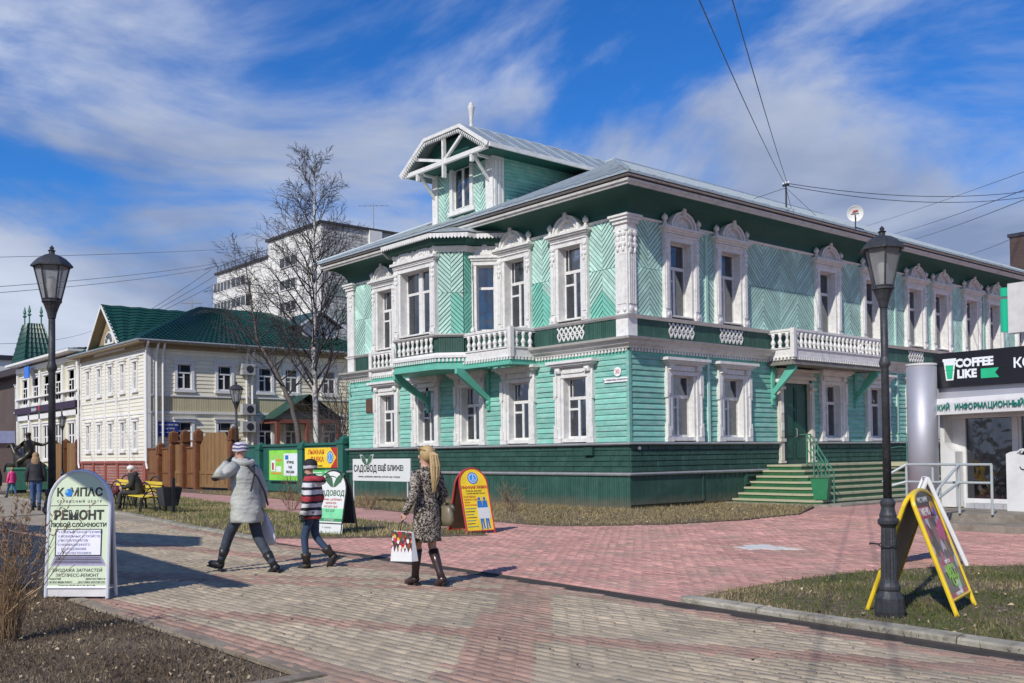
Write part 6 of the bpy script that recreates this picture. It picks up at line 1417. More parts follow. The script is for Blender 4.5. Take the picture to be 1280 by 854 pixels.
rect(p, -.32, .34, .362, .375, mat('lilac_edge', (.45, .43, .55), .4))
put_text('ПРОДАЖА ЗАПЧАСТЕЙ', .050, mTd, p, 0, .31, shear=.15); put_text('ЭКСПРЕСС-РЕМОНТ', .050, mTd, p, 0, .255, shear=.15)
put_text('ГАРАНТИЙ', .026, mTd, p, -.33, .215, align='LEFT', shear=.2); put_text('НА ВСЕ ВИДЫ РАБОТ', .026, mTd, p, -.33, .18, align='LEFT', shear=.2); put_text('ДИАГНОСТИКА И', .026, mTd, p, .33, .215, align='RIGHT', shear=.2); put_text('ДОСТАВКА БЕСПЛАТНО', .026, mTd, p, .33, .18, align='RIGHT', shear=.2)
rect(p, -.35, .35, .160, .163, mTd); put_text('Телефон: (8182) 40-21-60, 40-21-80', .028, mTd, p, 0, .14)
rect(p, -.35, .35, .02, .112, mat('pale_panel_foot', (.6, .58, .58), .5), -.0); 
# garden shop board
mWp = mat('white_banner', (.66, .68, .66), .45, .05, 1); mLeafG = mat('dark_leaf_print', (.05, .13, .07), .5); mCh = mat('charcoal_panel', (.05, .055, .065), .5, .1, 2)
def two_leaves(par, x, z, s, y, m, outline=None):
    for sg in (-1, 1):
        pts = [(x+sg*s*u, z+s*v) for u, v in ((.02, 0), (.25, .05), (.7, .35), (1.0, .95), (.6, .9), (.2, .6), (.03, .2))]
        if outline: MB().prism([(x+(px_-x)*1.12, z+(pz_-z)*1.12-s*.04) for px_, pz_ in pts], y+.0005, y+.002).build('leaf_outline', outline, par)
        MB().prism(pts, y-.001, y).build('leaf_emblem', m, par)
t, p = aframe('white arched garden shop board with dark leaves, behind the striped jacket boy', (.95, -9.93, .03), R_(10), .90, 1.26, .22, .43, M_black, mWp, mCh, .016, .2)
two_leaves(p, .05, .92, .31, -.009, mLeafG); put_text('САДОВОД', .145, mLeafG, p, .02, .8, sx=1.05, bold=.004)
for i, s in enumerate(('семена, удобрения', 'инвентарь', 'всё для сада')): put_text(s, .065, mR, p, .05, .68-.07*i)
rect(p, -.42, .46, .3, .5, mLG, -.0066); rect(p, -.42, .46, .24, .3, mat('green_strip', (.05, .25, .1), .5)); put_text('ВСЁ ДЛЯ', .06, mTd, p, .05, .45); put_text('И ОГОРОДА', .05, mWp, p, .05, .27, -.0095); rect(p, -.48, .48, -.0, .2, mWp, -.002)
mb = MB(); mb.tube([(-.32, -.01, 1.0), (-.2, -.01, 1.12), (0, -.01, 1.15), (.1, -.01, 1.12)], .008, 5); mb.build('arrow_print', mTd, p); put_text('O  садовод', .05, mTd, p, 0, .12, -.0045)
# ski shop board
M_redp = mat('red_tube_paint', (.48, .045, .05), .4, .1, 4)
t, p = aframe('yellow arched ski shop board with red frame and two printed skiers', (3.28, -7.84, .015), R_(84), .64, 1.32, .36, .32, M_redp, mY, mat('brown_board_back', (.1, .055, .035), .8, .25, 3), .018, .06)
disc(p, 0, 1.12, .12, -.009, mB); disc(p, 0, 1.12, .095, -.0105, mW); disc(p, 0, 1.12, .08, -.012, MATS['sky_blue_print']); skier(p, -.0, 1.12, .09, -.0142, mW)
put_text('ЛЫЖНАЯ ЛАВКА', .072, mR, p, 0, .93, bold=.003, sx=1.0)
put_text('Только для вас', .05, mTd, p, -.02, .86); put_text('и всей вашей семьи!', .042, mTd, p, .02, .81)
for i, s in enumerate(('СПОРТИВНАЯ', 'ОДЕЖДА и ОБУВЬ', 'ЛЫЖИ', 'ВЕЛОСИПЕДЫ')): put_text(s, .04, mR, p, -.28, .74-.055*i, align='LEFT')
for i in range(7): rect(p, -.28, -.04-.03*(i % 3), .5-.06*i, .515-.06*i, mTd if i % 2 else mat('teal_ink', (.03, .2, .2), .5))
rect(p, -.0, .28, .3, .52, mWp)
sk = MB()
for x, m_ in ((.07, 0), (.19, 1)): sk.prism([(x-.06, .52), (x+.06, .52), (x+.05, .66), (x-.05, .66)], -.0096, -.008); sk.prism([(x-.04+.03*math.cos(a)+.04, .7+.035*math.sin(a)) for a in np.linspace(0, 6.28, 9)[:-1]], -.0096, -.008); sk.prism([(x-.04, .08), (x-.01, .08), (x, .3), (x-.04, .3)], -.0096, -.008); sk.prism([(x+.02, .1), (x+.05, .1), (x+.04, .3), (x, .3)], -.0096, -.008)
sk.build('skier_figures', mB, p, kind='stuff')
# magazine board beside the right lamp
M_yt = mat('yellow_tube_paint', (.75, .52, .03), .35, .08, 4)
M_mag = bpy.data.materials.new('magazine_print'); M_mag.use_nodes = True; N = M_mag.node_tree.nodes; L = M_mag.node_tree.links; b = N['Principled BSDF']; b.inputs['Roughness'].default_value = .3
tc = N.new('ShaderNodeTexCoord'); mpn = N.new('ShaderNodeMapping'); mpn.inputs['Scale'].default_value = (9, 9, 6); L.new(tc.outputs['Object'], mpn.inputs[0]); vo = N.new('ShaderNodeTexVoronoi'); L.new(mpn.outputs[0], vo.inputs[0]); vo.inputs['Scale'].default_value = 1.3
cr_ = N.new('ShaderNodeValToRGB'); L.new(vo.outputs['Color'], cr_.inputs[0]); cr_.color_ramp.interpolation = 'CONSTANT'; el = cr_.color_ramp.elements; el[0].color = (.03, .02, .025, 1); el[1].position = .85; el[1].color = (.6, .55, .6, 1)
for pz, c in ((.3, (.25, .12, .07)), (.42, (.5, .45, .5)), (.52, (.08, .05, .06)), (.62, (.45, .06, .12)), (.7, (.28, .2, .35)), (.77, (.04, .04, .05))): e_ = el.new(pz); e_.color = (*c, 1)
nz = N.new('ShaderNodeTexNoise'); nz.inputs['Scale'].default_value = 26; L.new(tc.outputs['Object'], nz.inputs[0]); mx = N.new('ShaderNodeMix'); mx.data_type = 'RGBA'; mx.blend_type = 'OVERLAY'; mx.inputs[0].default_value = .8; L.new(cr_.outputs[0], mx.inputs[6]); L.new(nz.outputs[0], mx.inputs[7]); L.new(mx.outputs[2], b.inputs['Base Color'])
t, p = aframe('tall yellow framed board with a colourful magazine poster beside the right lantern post', (14.06, -10.66, .03), R_(104), .80, 1.20, .40, .14, M_yt, mat('glossy_black_print', (.02, .015, .018), .25), mat('grey_banner_back', (.32, .28, .26), .55, .2, 2), .022, .14)
def put_bar(m, x0, x1, z0, z1, s=None, sz=.06, tm=None):
    rect(p, x0, x1, z0, z1, m, -.0072)
    if s: put_text(s, sz, tm or mWp, p, (x0+x1)/2, (z0+z1)/2, -.0095, bold=.002)
rect(p, -.385, .385, .4, .93, M_mag, -.0068); put_text('РЕСТОРАН', .07, mWp, p, -.05, 1.1, -.0085)
put_bar(mat('crimson_print', (.42, .02, .06), .3), -.34, .04, .92, 1.04, 'Т МЕНЮ', .1); disc(p, .22, 1.0, .08, -.009, mO, 'orange_ball'); disc(p, .2, .97, .05, -.011, mat('violet_print', (.15, .06, .4), .4), 'violet_ball'); disc(p, .2, .78, .11, -.009, mat('pink_print', (.6, .08, .2), .4), 'pink_burst', 7)
put_bar(MATS['crimson_print'], -.26, .22, .46, .51, 'БИЛЕТЫ', .045); put_text('BEST', .16, mat('lime_ink', (.3, .6, .05), .4), p, -.02, .385, -.0095, bold=.008); put_text('CITY', .14, MATS['lime_ink'], p, .05, .29, -.0095, bold=.008)
disc(p, .1, .24, .07, -.0088, mWp, 'white_patch', 6); put_bar(MATS['crimson_print'], -.36, .36, .15, .20, 'ПОЛИГРАФИЯ', .04)
# white folding board seen edge-on
t, p = aframe('white folding board seen edge on near the kiosk steps', (12.2, -6.7, .018), R_(121), .60, 1.24, .46, 0, M_trim, mat('dark_blue_board', (.04, .05, .12), .5), M_kw, .03, .1)
# banner of the garden shop near the house
bn_ = thing('banner_sign', 'long white garden shop banner with green leaves on posts before the dark plinth', 'sign', (-8.95, -2.3, 0), R_(2))
def bz(y): return y
MB().box(-1.38, 1.80, -.02, .02, .74, 1.46).build('board', mWp, bn_)
for x in (-1.4, 1.6): MB().tube([(x, .03, -.02), (x, .03, 1.4)], .025, 6).build('post', M_galv, bn_)
two_leaves(bn_, -.55, 1.24, .36, -.028, mLeafG, mWp)
lettering('САДОВОД', .30, mTd, bn_, (-.66, -.022, 1.13), sx=.85, bold=.008); lettering('ЕЩЁ БЛИЖЕ!', .23, mTd, bn_, (.76, -.022, 1.15), sx=.95, bold=.008); lettering('семена, удобрения, инвентарь, всё для сада, огорода', .085, mTd, bn_, (.1, -.022, .88), sx=1.05, shear=.2)

# ================================================================ benches and bin
M_slat = mat('yellow_bench_paint', (.72, .55, .06), .5, .12, 4, obj=.08)
def make_bench(label):
    t = thing('park_bench', label, 'bench', (0, 0, 0), 0, 'yellow benches along the path')
    for i in range(4): MB().box(-1.0, 1.0, -.42+i*.115, -.32+i*.115, .42, .45).build('seat_slat', M_slat, t)
    for i in range(3): o = MB().box(-1.0, 1.0, .06+.03*i, .085+.03*i, .52+i*.12, .61+i*.12).build('back_slat', M_slat, t)
    for x in (-.8, .8): mb = MB(); mb.tube([(x, -.45, 0), (x, -.42, .4), (x, .05, .4), (x, .16, .85)], .018, 6); mb.tube([(x, .04, .4), (x, .16, 0)], .018, 6); mb.build('leg_frame', M_black, t)
    for y, h, hw_ in ((.2, 1.0, 1.22), (-.1, .82, 1.15)):
        MB().tube([(hw_*math.cos(a), y, h*math.sin(a)) for a in np.linspace(0, math.pi, 17)], .022, 6).build('arch', M_black, t)
    for x in (-1, 1): MB().tube([(x*(1.08), -.48+.62*(1-math.cos(a))/2*1.1, .70*math.sin(a)) for a in np.linspace(0, math.pi, 11)], .018, 6).tube([(x*(1.2), -.55+.62*(1-math.cos(a))/2*1.1, .60*math.sin(a)) for a in np.linspace(0, math.pi, 11)], .018, 6).build('arm_arch', M_black, t, kind='stuff')
    return t
B1 = make_bench('yellow slatted bench with black arches on which the old person sits'); B1.location = (-10.9, -9.0, .03); B1.rotation_euler = (0, 0, R_(-7))
B2 = copy_tree(B1, None, (-14.6, -8.55, .03), R_(-7)); B2['label'] = 'further yellow bench with black arches partly behind the old person'
tb = thing('litter_bin', 'dark tapered litter bin hung on a post right of the yellow bench', 'litter bin', (-9.0, -9.15, .03)); mb = MB(); frus(mb, .19, .28, .2, .72); mb.build('body', mat('dark_bin_metal', (.035, .037, .045), .4, .15, 5), tb); MB().box(.28, .36, -.04, .04, 0, .98).build('post', M_black, tb); MB().box(-.25, -.2, -.02, .02, 0, .4).build('leg', M_black, tb)

# ================================================================ roof things, wires, mast
ms = thing('wire_mast', 'short wire mast with stays on the green house roof', 'mast', (-1.05, 9.14, 9.72)); MB().tube([(0, 0, 0), (0, 0, .95)], .03, 6).build('pole', M_black, ms)
mb = MB()
for x, y in ((-.9, -.8), (.5, 1.3), (-.3, .8)): mb.tube([(0, 0, .8), (x, y, -.466*x+.02)], .008, 4)
mb.build('stay_wires', M_black, ms, kind='stuff'); MB().box(-.12, .12, -.03, .03, .86, .93).build('crossbar', M_black, ms)
for x in (-.1, 0, .1): MB().lathe([(.02, 0), (.03, .03), (.02, .08)], (x, 0, .93), 6).build('insulator', M_trim, ms)
dsh = thing('satellite_dish', 'white satellite dish on the right roof edge of the green house', 'satellite dish', (.98, 10.05, 8.85)); face = (CAMP-Vector((.98, 9.99, 9.38))).normalized()
mb = MB(); Q = face.to_track_quat('Z', 'Y').to_matrix().to_4x4(); mb.T = Matrix.Translation((0, 0, .53)) @ Q
mb.lathe([(.001, -.08), (.1, -.075), (.2, -.045), (.26, -.01), (.265, .0), (.25, -.012), (.19, -.055), (.1, -.085), (.001, -.09)], n=24); mb.T = None; mb.build('dish', M_trim, dsh, smooth=True)
mb = MB(); mb.tube([(0, 0, -.05), (0, 0, .5)], .02, 6); mb.T = Matrix.Translation((0, 0, .53)) @ Q; mb.tube([(0, -.24, 0), (0, -.05, .25)], .01, 5); mb.T = None; mb.build('bracket_arm', M_black, dsh)
mb = MB(Matrix.Translation((0, 0, .53)) @ Q); mb.add([(-.1, .03, -.055), (.1, .08, -.05), (.08, .12, -.045), (-.06, .1, -.05)], [(0, 1, 2, 3)]); mb.build('red_mark', mR, dsh)
mb = MB(Matrix.Translation((0, 0, .53)) @ Q); mb.add([(-.14, -.02, -.06), (.12, .0, -.055), (.12, .02, -.055), (-.14, 0, -.06)], [(0, 1, 2, 3)]); mb.build('grey_mark', mDk, dsh)
chm = thing('chimney', 'dark brown brick chimney rising at the far right roof end', 'chimney', (-.5, 26.6, 9.0)); MB().box(-.35, .35, -.35, .35, 0, 2.2).build('stack', vbrick('dark_chimney_brick', (.07, .035, .03), (.1, .05, .04), (.05, .05, .05), .25, .08), chm); MB().box(-.42, .42, -.42, .42, 2.05, 2.2).build('cap', mDk, chm)
mast_top = Vector((-1.05, 9.14, 10.68))
def wire(a, b, sag, label, r=.008, group='overhead wires'):
    a, b = Vector(a), Vector(b); pts = [a.lerp(b, i/14)-Vector((0, 0, sag*4*(i/14)*(1-i/14))) for i in range(15)]
    tag(MB().tube(pts, r, 4).build('overhead_wire', M_black), label, 'wire', group)
E1 = mast_top+(Vector((12.0, -11.2, 6.36))-mast_top)*1.35; E2 = mast_top+(Vector((12.3, -11.4, 6.3))-mast_top)*1.35
wire(mast_top+Vector((-.05, 0, 0)), (19.2, -24.5, 5.6+.0), .35, 'overhead wire rising steeply from the roof mast, left of the pair', .009)
wire(mast_top+Vector((.05, 0, 0)), (19.7, -24.2, 5.75), .25, 'overhead wire rising steeply from the roof mast, right of the pair', .009)
wire(mast_top, (.6, 29, 13.6), .5, 'upper of two level wires from the roof mast to the right edge', .012); wire(mast_top-Vector((0, 0, .08)), (.6, 29.3, 13.45), .6, 'lower of two level wires from the roof mast to the right edge', .012)
for a, b, s, n in (((-12.89, 35.09, 15.04), (8.15, 6.08, 8.61), .1, 'topmost'), ((-11.64, 36.55, 14.63), (8.14, 6.08, 8.19), .15, 'second'), ((-11., 37.3, 14.24), (8.13, 6.08, 7.95), .15, 'third'), ((-9.08, 39.6, 13.24), (6.04, 11.32, 8.26), .2, 'lowest')):
    a, b = Vector(a), Vector(b); wire(a+(a-b)*.15, b+(b-a)*.3, s, n+' of the slanting wires at the right above the long roof', .010 if n != 'topmost' else .007)
for a, b, s, n in (((-46.99, -4.59, 13.9), (-82.8, 30, 24.7), .2, 'thin high wire crossing the sky left of the birch'), ((-36.1, -7.2, 10.56), (-83.4, 29.4, 23.6), .5, 'upper of the paired wires crossing the left sky'), ((-36.1, -7.2, 10.32), (-83.4, 29.4, 23.3), .6, 'lower of the paired wires crossing the left sky'), ((-47.1, -4.6, 8.94), (-94.6, 16.7, 15.85), .6, 'low wire passing the green tower roof')):
    a, b = Vector(a), Vector(b); wire(a+(a-b)*.25, b, s, n, .014)
for i, n in enumerate(('upper', 'middle', 'lower')):
    a, b = Vector((-90.8, 21.05, 17.8-.35*i)), Vector((-91.0, 28.5+i*.6, 23.3-.6*i)); wire(a, b, .1, n+' of three short wires beside the white apartment block', .022)

# ================================================================ trees and shrubs
def bark_mat():
    m = mat('birch_bark', (.62, .6, .56), .7, .12, 3, dirt=(.05, .045, .04), dscale=5, damt=.95, stretch=(1.5, 1.5, 5)); return m
M_birch = bark_mat(); M_twig = mat('dark_twig_bark', (.055, .047, .05), .8, .2, 4); M_bark = mat('grey_brown_bark', (.10, .085, .075), .85, .25, 6, bump=.4, bscale=20)
def grow(mb, p, d, L_, r, depth, maxd, rng, nseg=4, up=.15, droop=0, sides=5, kids_=(6, 5, 4), spread_=.9, out=None):
    pts = [p.copy()]; dirs = []; q = p.copy(); dd_ = d.normalized()
    for i in range(nseg):
        dd_ = (dd_+Vector((rng.gauss(0, .13), rng.gauss(0, .13), rng.gauss(0, .1)+up-droop*i/nseg))).normalized(); q = q+dd_*L_/nseg; pts.append(q.copy()); dirs.append(dd_.copy())
    rs = [r*(1-.8*i/nseg) for i in range(nseg+1)]; mb.tube(pts, rs, max(3, sides-depth), cap=False)
    if depth < maxd:
        n = kids_[min(depth, len(kids_)-1)]
        for k in range(n):
            t = .2+.78*(k+rng.random()*.8)/n; i = min(nseg-1, int(t*nseg)); f_ = t*nseg-i; b = pts[i].lerp(pts[i+1], f_)
            ax = dirs[i].orthogonal().normalized(); ax.rotate(Matrix.Rotation(rng.random()*6.28, 3, dirs[i])); nd = (dirs[i]*.75+ax*spread_*rng.uniform(.6, 1.1)).normalized()
            grow(mb, b, nd, L_*rng.uniform(.35, .6)*(1.1-.5*t), max(r*.45*(1-.5*t), .0095), depth+1, maxd, rng, 4 if depth < 1 else 3, up*.7, droop*1.2, sides, kids_, spread_)
def tree(name, label, base, path, r0, limbs, seed, mtrunk, mtw, maxd=3, droop=.1, cat='tree', llen=(2.8, 1.0), start=.35, up=.12, kids_=(7, 6, 4), spread_=.8, ang=.9, bias=None):
    rng = random.Random(seed); t = thing(name, label, cat, base); pts = [Vector(p) for p in path]; n = len(pts)
    # refine
    fine = []
    for i in range(n-1):
        for k in range(4): fine.append(pts[i].lerp(pts[i+1], k/4)+Vector((rng.gauss(0, .02), rng.gauss(0, .02), 0)))
    fine.append(pts[-1]); K = len(fine); rs = [r0*(1-.93*i/(K-1))**.9+.008 for i in range(K)]
    MB().tube(fine, rs, 10).build('trunk', mtrunk, t, smooth=True)
    mb = MB(); big = []
    for k in range(limbs):
        f_ = start+(1-start)*(k+.5*rng.random())/limbs; i = min(K-2, int(f_*(K-1))); p = fine[i].lerp(fine[i+1], f_*(K-1)-i); a = k*2.4+rng.random()*.8
        L_ = llen[0]+(llen[1]-llen[0])*(f_-start)/(1-start); L_ *= rng.uniform(.75, 1.2)
        d = Vector((math.cos(a), math.sin(a), ang*rng.uniform(.8, 1.3)))
        if bias: d += Vector(bias)
        grow(mb, p, d, L_, max(.012, rs[i]*.42), 0, maxd-1, rng, 5, up, droop, 5, kids_, spread_)
    mb.build('crown', mtw, t, kind='stuff'); return t
tree('birch_tree', 'tall bare birch with pale bark behind the green fence', (-19.72, 1.56, 0), [(0, 0, 0), (-.15, .1, 3), (-.05, .0, 6), (-.12, .1, 9), (.02, 0, 11.6), (.1, 0, 14.3)], .15, 52, 3, M_birch, M_twig, llen=(4.8, 1.0), start=.27, droop=.22, up=.13, kids_=(10, 8, 4), ang=1.0, bias=(-.12, -.1, 0))
tree('bare_tree', 'bare dark tree leaning left over the brown gate beside the birch', (-19.2, .6, 0), [(0, 0, 0), (-.1, -.05, 2.2), (-.5, -.2, 3.8), (-1.3, -.5, 5.2), (-2.2, -.9, 6.6), (-2.6, -1.0, 8.4), (-2.9, -1.1, 10.2)], .13, 24, 11, M_bark, M_twig, llen=(3.0, 1.5), start=.36, droop=.08, up=.10, kids_=(8, 6, 4), ang=.75, bias=(-.2, -.1, 0))
for i, (x, y, h, sd, lb) in enumerate(((-17.6, 1.6, 4.6, 5, 'multi stemmed bare shrub right of the birch trunk'), (-16.0, 1.4, 5.4, 6, 'bare shrub touching the left corner of the green house'), (-16.8, 3.6, 6.4, 7, 'taller bare shrub in front of the white brick annex'))):
    rng = random.Random(sd); t = thing('bare_shrub', lb, 'shrub', (x, y, 0), 0, 'bare shrubs behind the green fence'); mb = MB()
    for k in range(9): a = rng.random()*6.28; grow(mb, Vector((.12*math.cos(a), .12*math.sin(a), 0)), Vector((.25*math.cos(a), .25*math.sin(a), 1)), h*rng.uniform(.7, 1.05), .028, 0, 2, rng, 6, .1, .02, 5, (9, 4, 3), .55)
    mb.build('branches', M_twig, t, kind='stuff')
for i, (x, y, h, lb) in enumerate(((-7.8, -6.0, .95, 'low bare twiggy bush on the lawn left of the boy'), (-6.3, -5.9, .75, 'small bare twiggy bush just left of the boy'), (-5.9, -4.6, .5, 'tiny bare bush near the banner post'), (-1.5, -3.0, .8, 'thin bare shoots against the dark plinth under the banner'))):
    rng = random.Random(40+i); t = thing('twiggy_bush', lb, 'bush', (x, y, .02), 0, 'low bare bushes on the lawn'); mb = MB()
    for k in range(16): a = rng.random()*6.28; grow(mb, Vector((.1*math.cos(a), .1*math.sin(a), 0)), Vector((.5*math.cos(a), .5*math.sin(a), 1)), h*rng.uniform(.6, 1.1), .008, 0, 1, rng, 4, .1, .02, 4, (5, 3), .6)
    mb.build('branches', mat('tan_twig', (.2, .13, .08), .8, .2, 4), t, kind='stuff')
# dry reeds at the left edge
RD = thing('dry_reed_clump', 'dry tan reed clump with seed heads at the left edge', 'reeds', (9.05, -17.72, 0))
rng = random.Random(9); mb = MB(); mh = MB(); dirl = Vector((-.65, -.76, 0)); dirr = -dirl
M_reed = mat('dry_reed_stem', (.33, .22, .12), .75, .25, 5, attr=.3); M_seed = mat('dry_seed_head', (.24, .15, .095), .85, .25, 20)
for k in range(95):
    a = rng.random()*6.28; b0 = Vector((rng.gauss(0, .05), rng.gauss(0, .05), 0)); sp_ = rng.gauss(.02, .24); h = rng.uniform(.7, 1.28)
    lat = dirr*sp_*1.0+Vector((rng.gauss(0, .08), rng.gauss(0, .08), 0)); pts = [b0+lat*h*(u**1.35)+Vector((rng.gauss(0, .006), rng.gauss(0, .006), h*u)) for u in (0, .25, .5, .75, 1)]
    mb.tube(pts, [.0038, .0034, .0028, .0022, .0012], 3, cap=False)
    if rng.random() < .75:
        for q in range(rng.randint(5, 10)):
            u = rng.uniform(.78, 1.0); c = pts[3].lerp(pts[4], (u-.75)*4); d = Vector((rng.gauss(0, .5), rng.gauss(0, .5), .6)).normalized(); mh.tube([c, c+d*.018, c+d*.04], [.002, .0055, .001], 4, cap=False)
    if rng.random() < .5:
        u = rng.uniform(.15, .6); c = pts[0].lerp(pts[4], u); d = (dirr*rng.uniform(-1, 1)+Vector((0, 0, .7))).normalized(); wv = Vector((-d.y, d.x, 0)).normalized()*.006; e_ = c+d*.3; mb.add([c-wv, c+wv, e_+wv*.3-Vector((0, 0, .05)), e_-Vector((0, 0, .06))], [(0, 1, 2, 3)])
me = mb.mesh('stems', M_reed); rndattr(me, [random.random() for _ in me.polygons]); put('stems', me, RD, kind='stuff'); mh.build('seed_heads', M_seed, RD, kind='stuff')

# ================================================================ unseen slab canopy added left of the view to throw the long shadows
PV = thing('open_pavilion', 'flat roofed open pavilion standing beside the path', 'pavilion', (0, -21, 0)); H1 = 4.5; dx1, dy1 = .342*H1/math.tan(EL), -.94*H1/math.tan(EL)
poly = [(-14, -14.6), (-6, -14.35), (1.37, -14.18), (7.25, -14.72), (7.05, -14.95), (5.9, -14.9), (5.3, -17.4), (-14, -18.2)]  # wanted shadow outline on the ground, notched to keep the repair board sunlit
MB().hprism([(x+dx1, y+dy1+21) for x, y in poly], H1, H1+.18).build('roof', M_kw, PV)
H2 = 6.0; dx2, dy2 = .342*H2/math.tan(EL), -.94*H2/math.tan(EL)
poly2 = [(-14, -14.9), (-14, -13.6), (-8, -13.5), (-2.84, -12.74), (-.4, -12.1), (1.4, -12.9), (.5, -13.8), (-4, -13.9)]  # ground outline of the farther shadow band
MB().hprism([(x+dx2, y+dy2+21) for x, y in poly2], H2, H2+.2).build('upper_roof', M_kw, PV)
for x, y in ((-12, -20.5), (-6, -20.3), (-12, -22.5), (-6, -22.5), (0, -22.4)): MB().box(x-.1, x+.1, y+21-.1, y+21+.1, 0, H1).build('column', M_kw, PV)
for x in (-9, -4, 0): MB().box(x-.08, x+.08, -.35, -.19, H1, H2).build('upper_column', M_kw, PV)
# ================================================================ people
M_skin = mat('skin', (.52, .30, .22), .5, .05, 6, spec=.3)
def skinned(name, J, E_, m, parent, sub=2, root='pelvis'):
    us = {k for e in E_ for k in e}; keys = [k for k in J if k in us]; idx = {k: i for i, k in enumerate(keys)}
    me = bpy.data.meshes.new(name); me.from_pydata([J[k][0] for k in keys], [(idx[a], idx[b]) for a, b in E_], []); o = bpy.data.objects.new(name, me); COL.objects.link(o)
    md = o.modifiers.new('skin', 'SKIN'); md.use_smooth_shade = True
    if not me.skin_vertices: 
        bm = bmesh.new(); bm.from_mesh(me); bm.verts.layers.skin.verify(); bm.to_mesh(me); bm.free()
    for k in keys:
        r = J[k][1]; r = (r, r) if isinstance(r, (int, float)) else r; me.skin_vertices[0].data[idx[k]].radius = r; me.skin_vertices[0].data[idx[k]].use_root = (k == root)
    if sub: s_ = o.modifiers.new('sub', 'SUBSURF'); s_.levels = sub; s_.render_levels = sub
    dg = bpy.context.evaluated_depsgraph_get(); dg.update(); nm = bpy.data.meshes.new_from_object(o.evaluated_get(dg)); nm.name = name
    bpy.data.objects.remove(o); bpy.data.meshes.remove(me); nm.materials.clear(); nm.materials.append(m); nm.polygons.foreach_set('use_smooth', [True]*len(nm.polygons))
    return put(name, nm, parent)
def loft(name, rings, m, parent, n=28, wr=.0, seed=1, cap=True, kind=None, fold=0):
    """rings: (cx,cy,z,rx,ry[,tiltx])"""
    rng = random.Random(seed); ph = [rng.random()*6.28 for _ in range(6)]; R2 = []
    for i in range(len(rings)-1):
        a, b = rings[i], rings[i+1]
        for k in range(5): t = k/5; tt_ = t; R2.append([a[j]*(1-tt_)+b[j]*tt_ for j in range(5)])
    R2.append(list(rings[-1][:5])); vs = []
    for i, (cx, cy, z, rx, ry) in enumerate(R2):
        for j in range(n):
            a = 2*math.pi*j/n; w = 1+wr*(math.sin(3*a+ph[0]+z*9)*.5+math.sin(5*a+ph[1]-z*17)*.35+math.sin(2*a+z*31+ph[2])*.4+.3*math.sin(9*a+z*23+ph[3])*math.sin(z*41+a*2)+.22*math.sin(13*a-z*37+ph[5]))
            if fold: w += fold*math.sin(9*a+ph[3])*(i/len(R2) if fold > 0 else 1-i/len(R2))
            vs.append((cx+rx*w*math.cos(a), cy+ry*w*math.sin(a), z+.006*math.sin(4*a+ph[4])))
    K = len(R2); fs = [(i*n+j, i*n+(j+1) % n, (i+1)*n+(j+1) % n, (i+1)*n+j) for i in range(K-1) for j in range(n)]
    if cap: fs += [tuple(range(n-1, -1, -1)), tuple(range((K-1)*n, K*n))]
    return MB().add(vs, fs).build(name, m, parent, smooth=True, kind=kind)
def hand(mb, wr, d, side, curl=.6, s=1.0, nrm=None):
    """palm and five fingers hanging along d from the wrist; side = thumb direction"""
    d = Vector(d).normalized(); side = Vector(side); side = (side-d*side.dot(d)).normalized(); nn = d.cross(side)
    c = Vector(wr)+d*.045*s; Q = Matrix((side, nn, d)).transposed(); mb.ell(c, (.042*s, .017*s, .052*s), 10, 6, Q)
    for i, (o, L_) in enumerate(((.030, .07), (.011, .08), (-.009, .075), (-.028, .058))):
        p = Vector(wr)+d*.085*s+side*o*s; pts = [p]; dd_ = d.copy()
        for k, f_ in enumerate((.42, .32, .26)): dd_ = (dd_+nn*curl*(.35+.2*k+.05*i)).normalized(); p = p+dd_*L_*f_*s; pts.append(p)
        mb.tube(pts, [.0095*s, .009*s, .008*s, .006*s], 6)
    p = Vector(wr)+d*.03*s+side*.035*s; mb.tube([p, p+(d*.6+side*.7).normalized()*.03*s, p+(d*.9+side*.45+nn*.3).normalized()*.062*s], [.012*s, .011*s, .008*s], 6)
def body_joints(s, P_):
    J = dict(pelvis=((0, 0, .93), (.10, .14)), waist=((.0, 0, 1.08), (.09, .12)), chest=((.0, 0, 1.28), (.11, .15)), upper=((0, 0, 1.40), (.09, .11)), neck=((0.005, 0, 1.49), .052), jaw=((.025, 0, 1.555), (.06, .058)), skull=((0.005, 0, 1.645), (.088, .078)), crown=((0, 0, 1.70), (.06, .055)),
             shl=((0, .17, 1.40), .055), shr=((0, -.17, 1.40), .055), ell=((0, .24, 1.13), .042), elr=((0, -.24, 1.13), .042), wrl=((.06, .26, .88), .028), wrr=((.06, -.26, .88), .028),
             hil=((0, .09, .88), .085), hir=((0, -.09, .88), .085), knl=((.05, .1, .49), .056), knr=((-.02, -.1, .49), .056), anl=((0, .1, .09), .04), anr=((-.1, -.1, .09), .04), tol=((.15, .1, .03), .03), tor=((.05, -.1, .03), .03))
    for k, v in P_.items(): J[k] = (v if len(v) == 3 and not isinstance(v[0], tuple) else v[0], J[k][1] if not isinstance(v[0], tuple) else v[1])
    return {k: (tuple(c*s for c in v[0]), tuple(r*s for r in (v[1] if isinstance(v[1], tuple) else (v[1], v[1])))) for k, v in J.items()}
BE = [('pelvis', 'waist'), ('waist', 'chest'), ('chest', 'upper'), ('upper', 'neck'), ('neck', 'jaw'), ('jaw', 'skull'), ('skull', 'crown'), ('upper', 'shl'), ('upper', 'shr'), ('shl', 'ell'), ('shr', 'elr'), ('ell', 'wrl'), ('elr', 'wrr'), ('pelvis', 'hil'), ('pelvis', 'hir'), ('hil', 'knl'), ('hir', 'knr'), ('knl', 'anl'), ('knr', 'anr')]
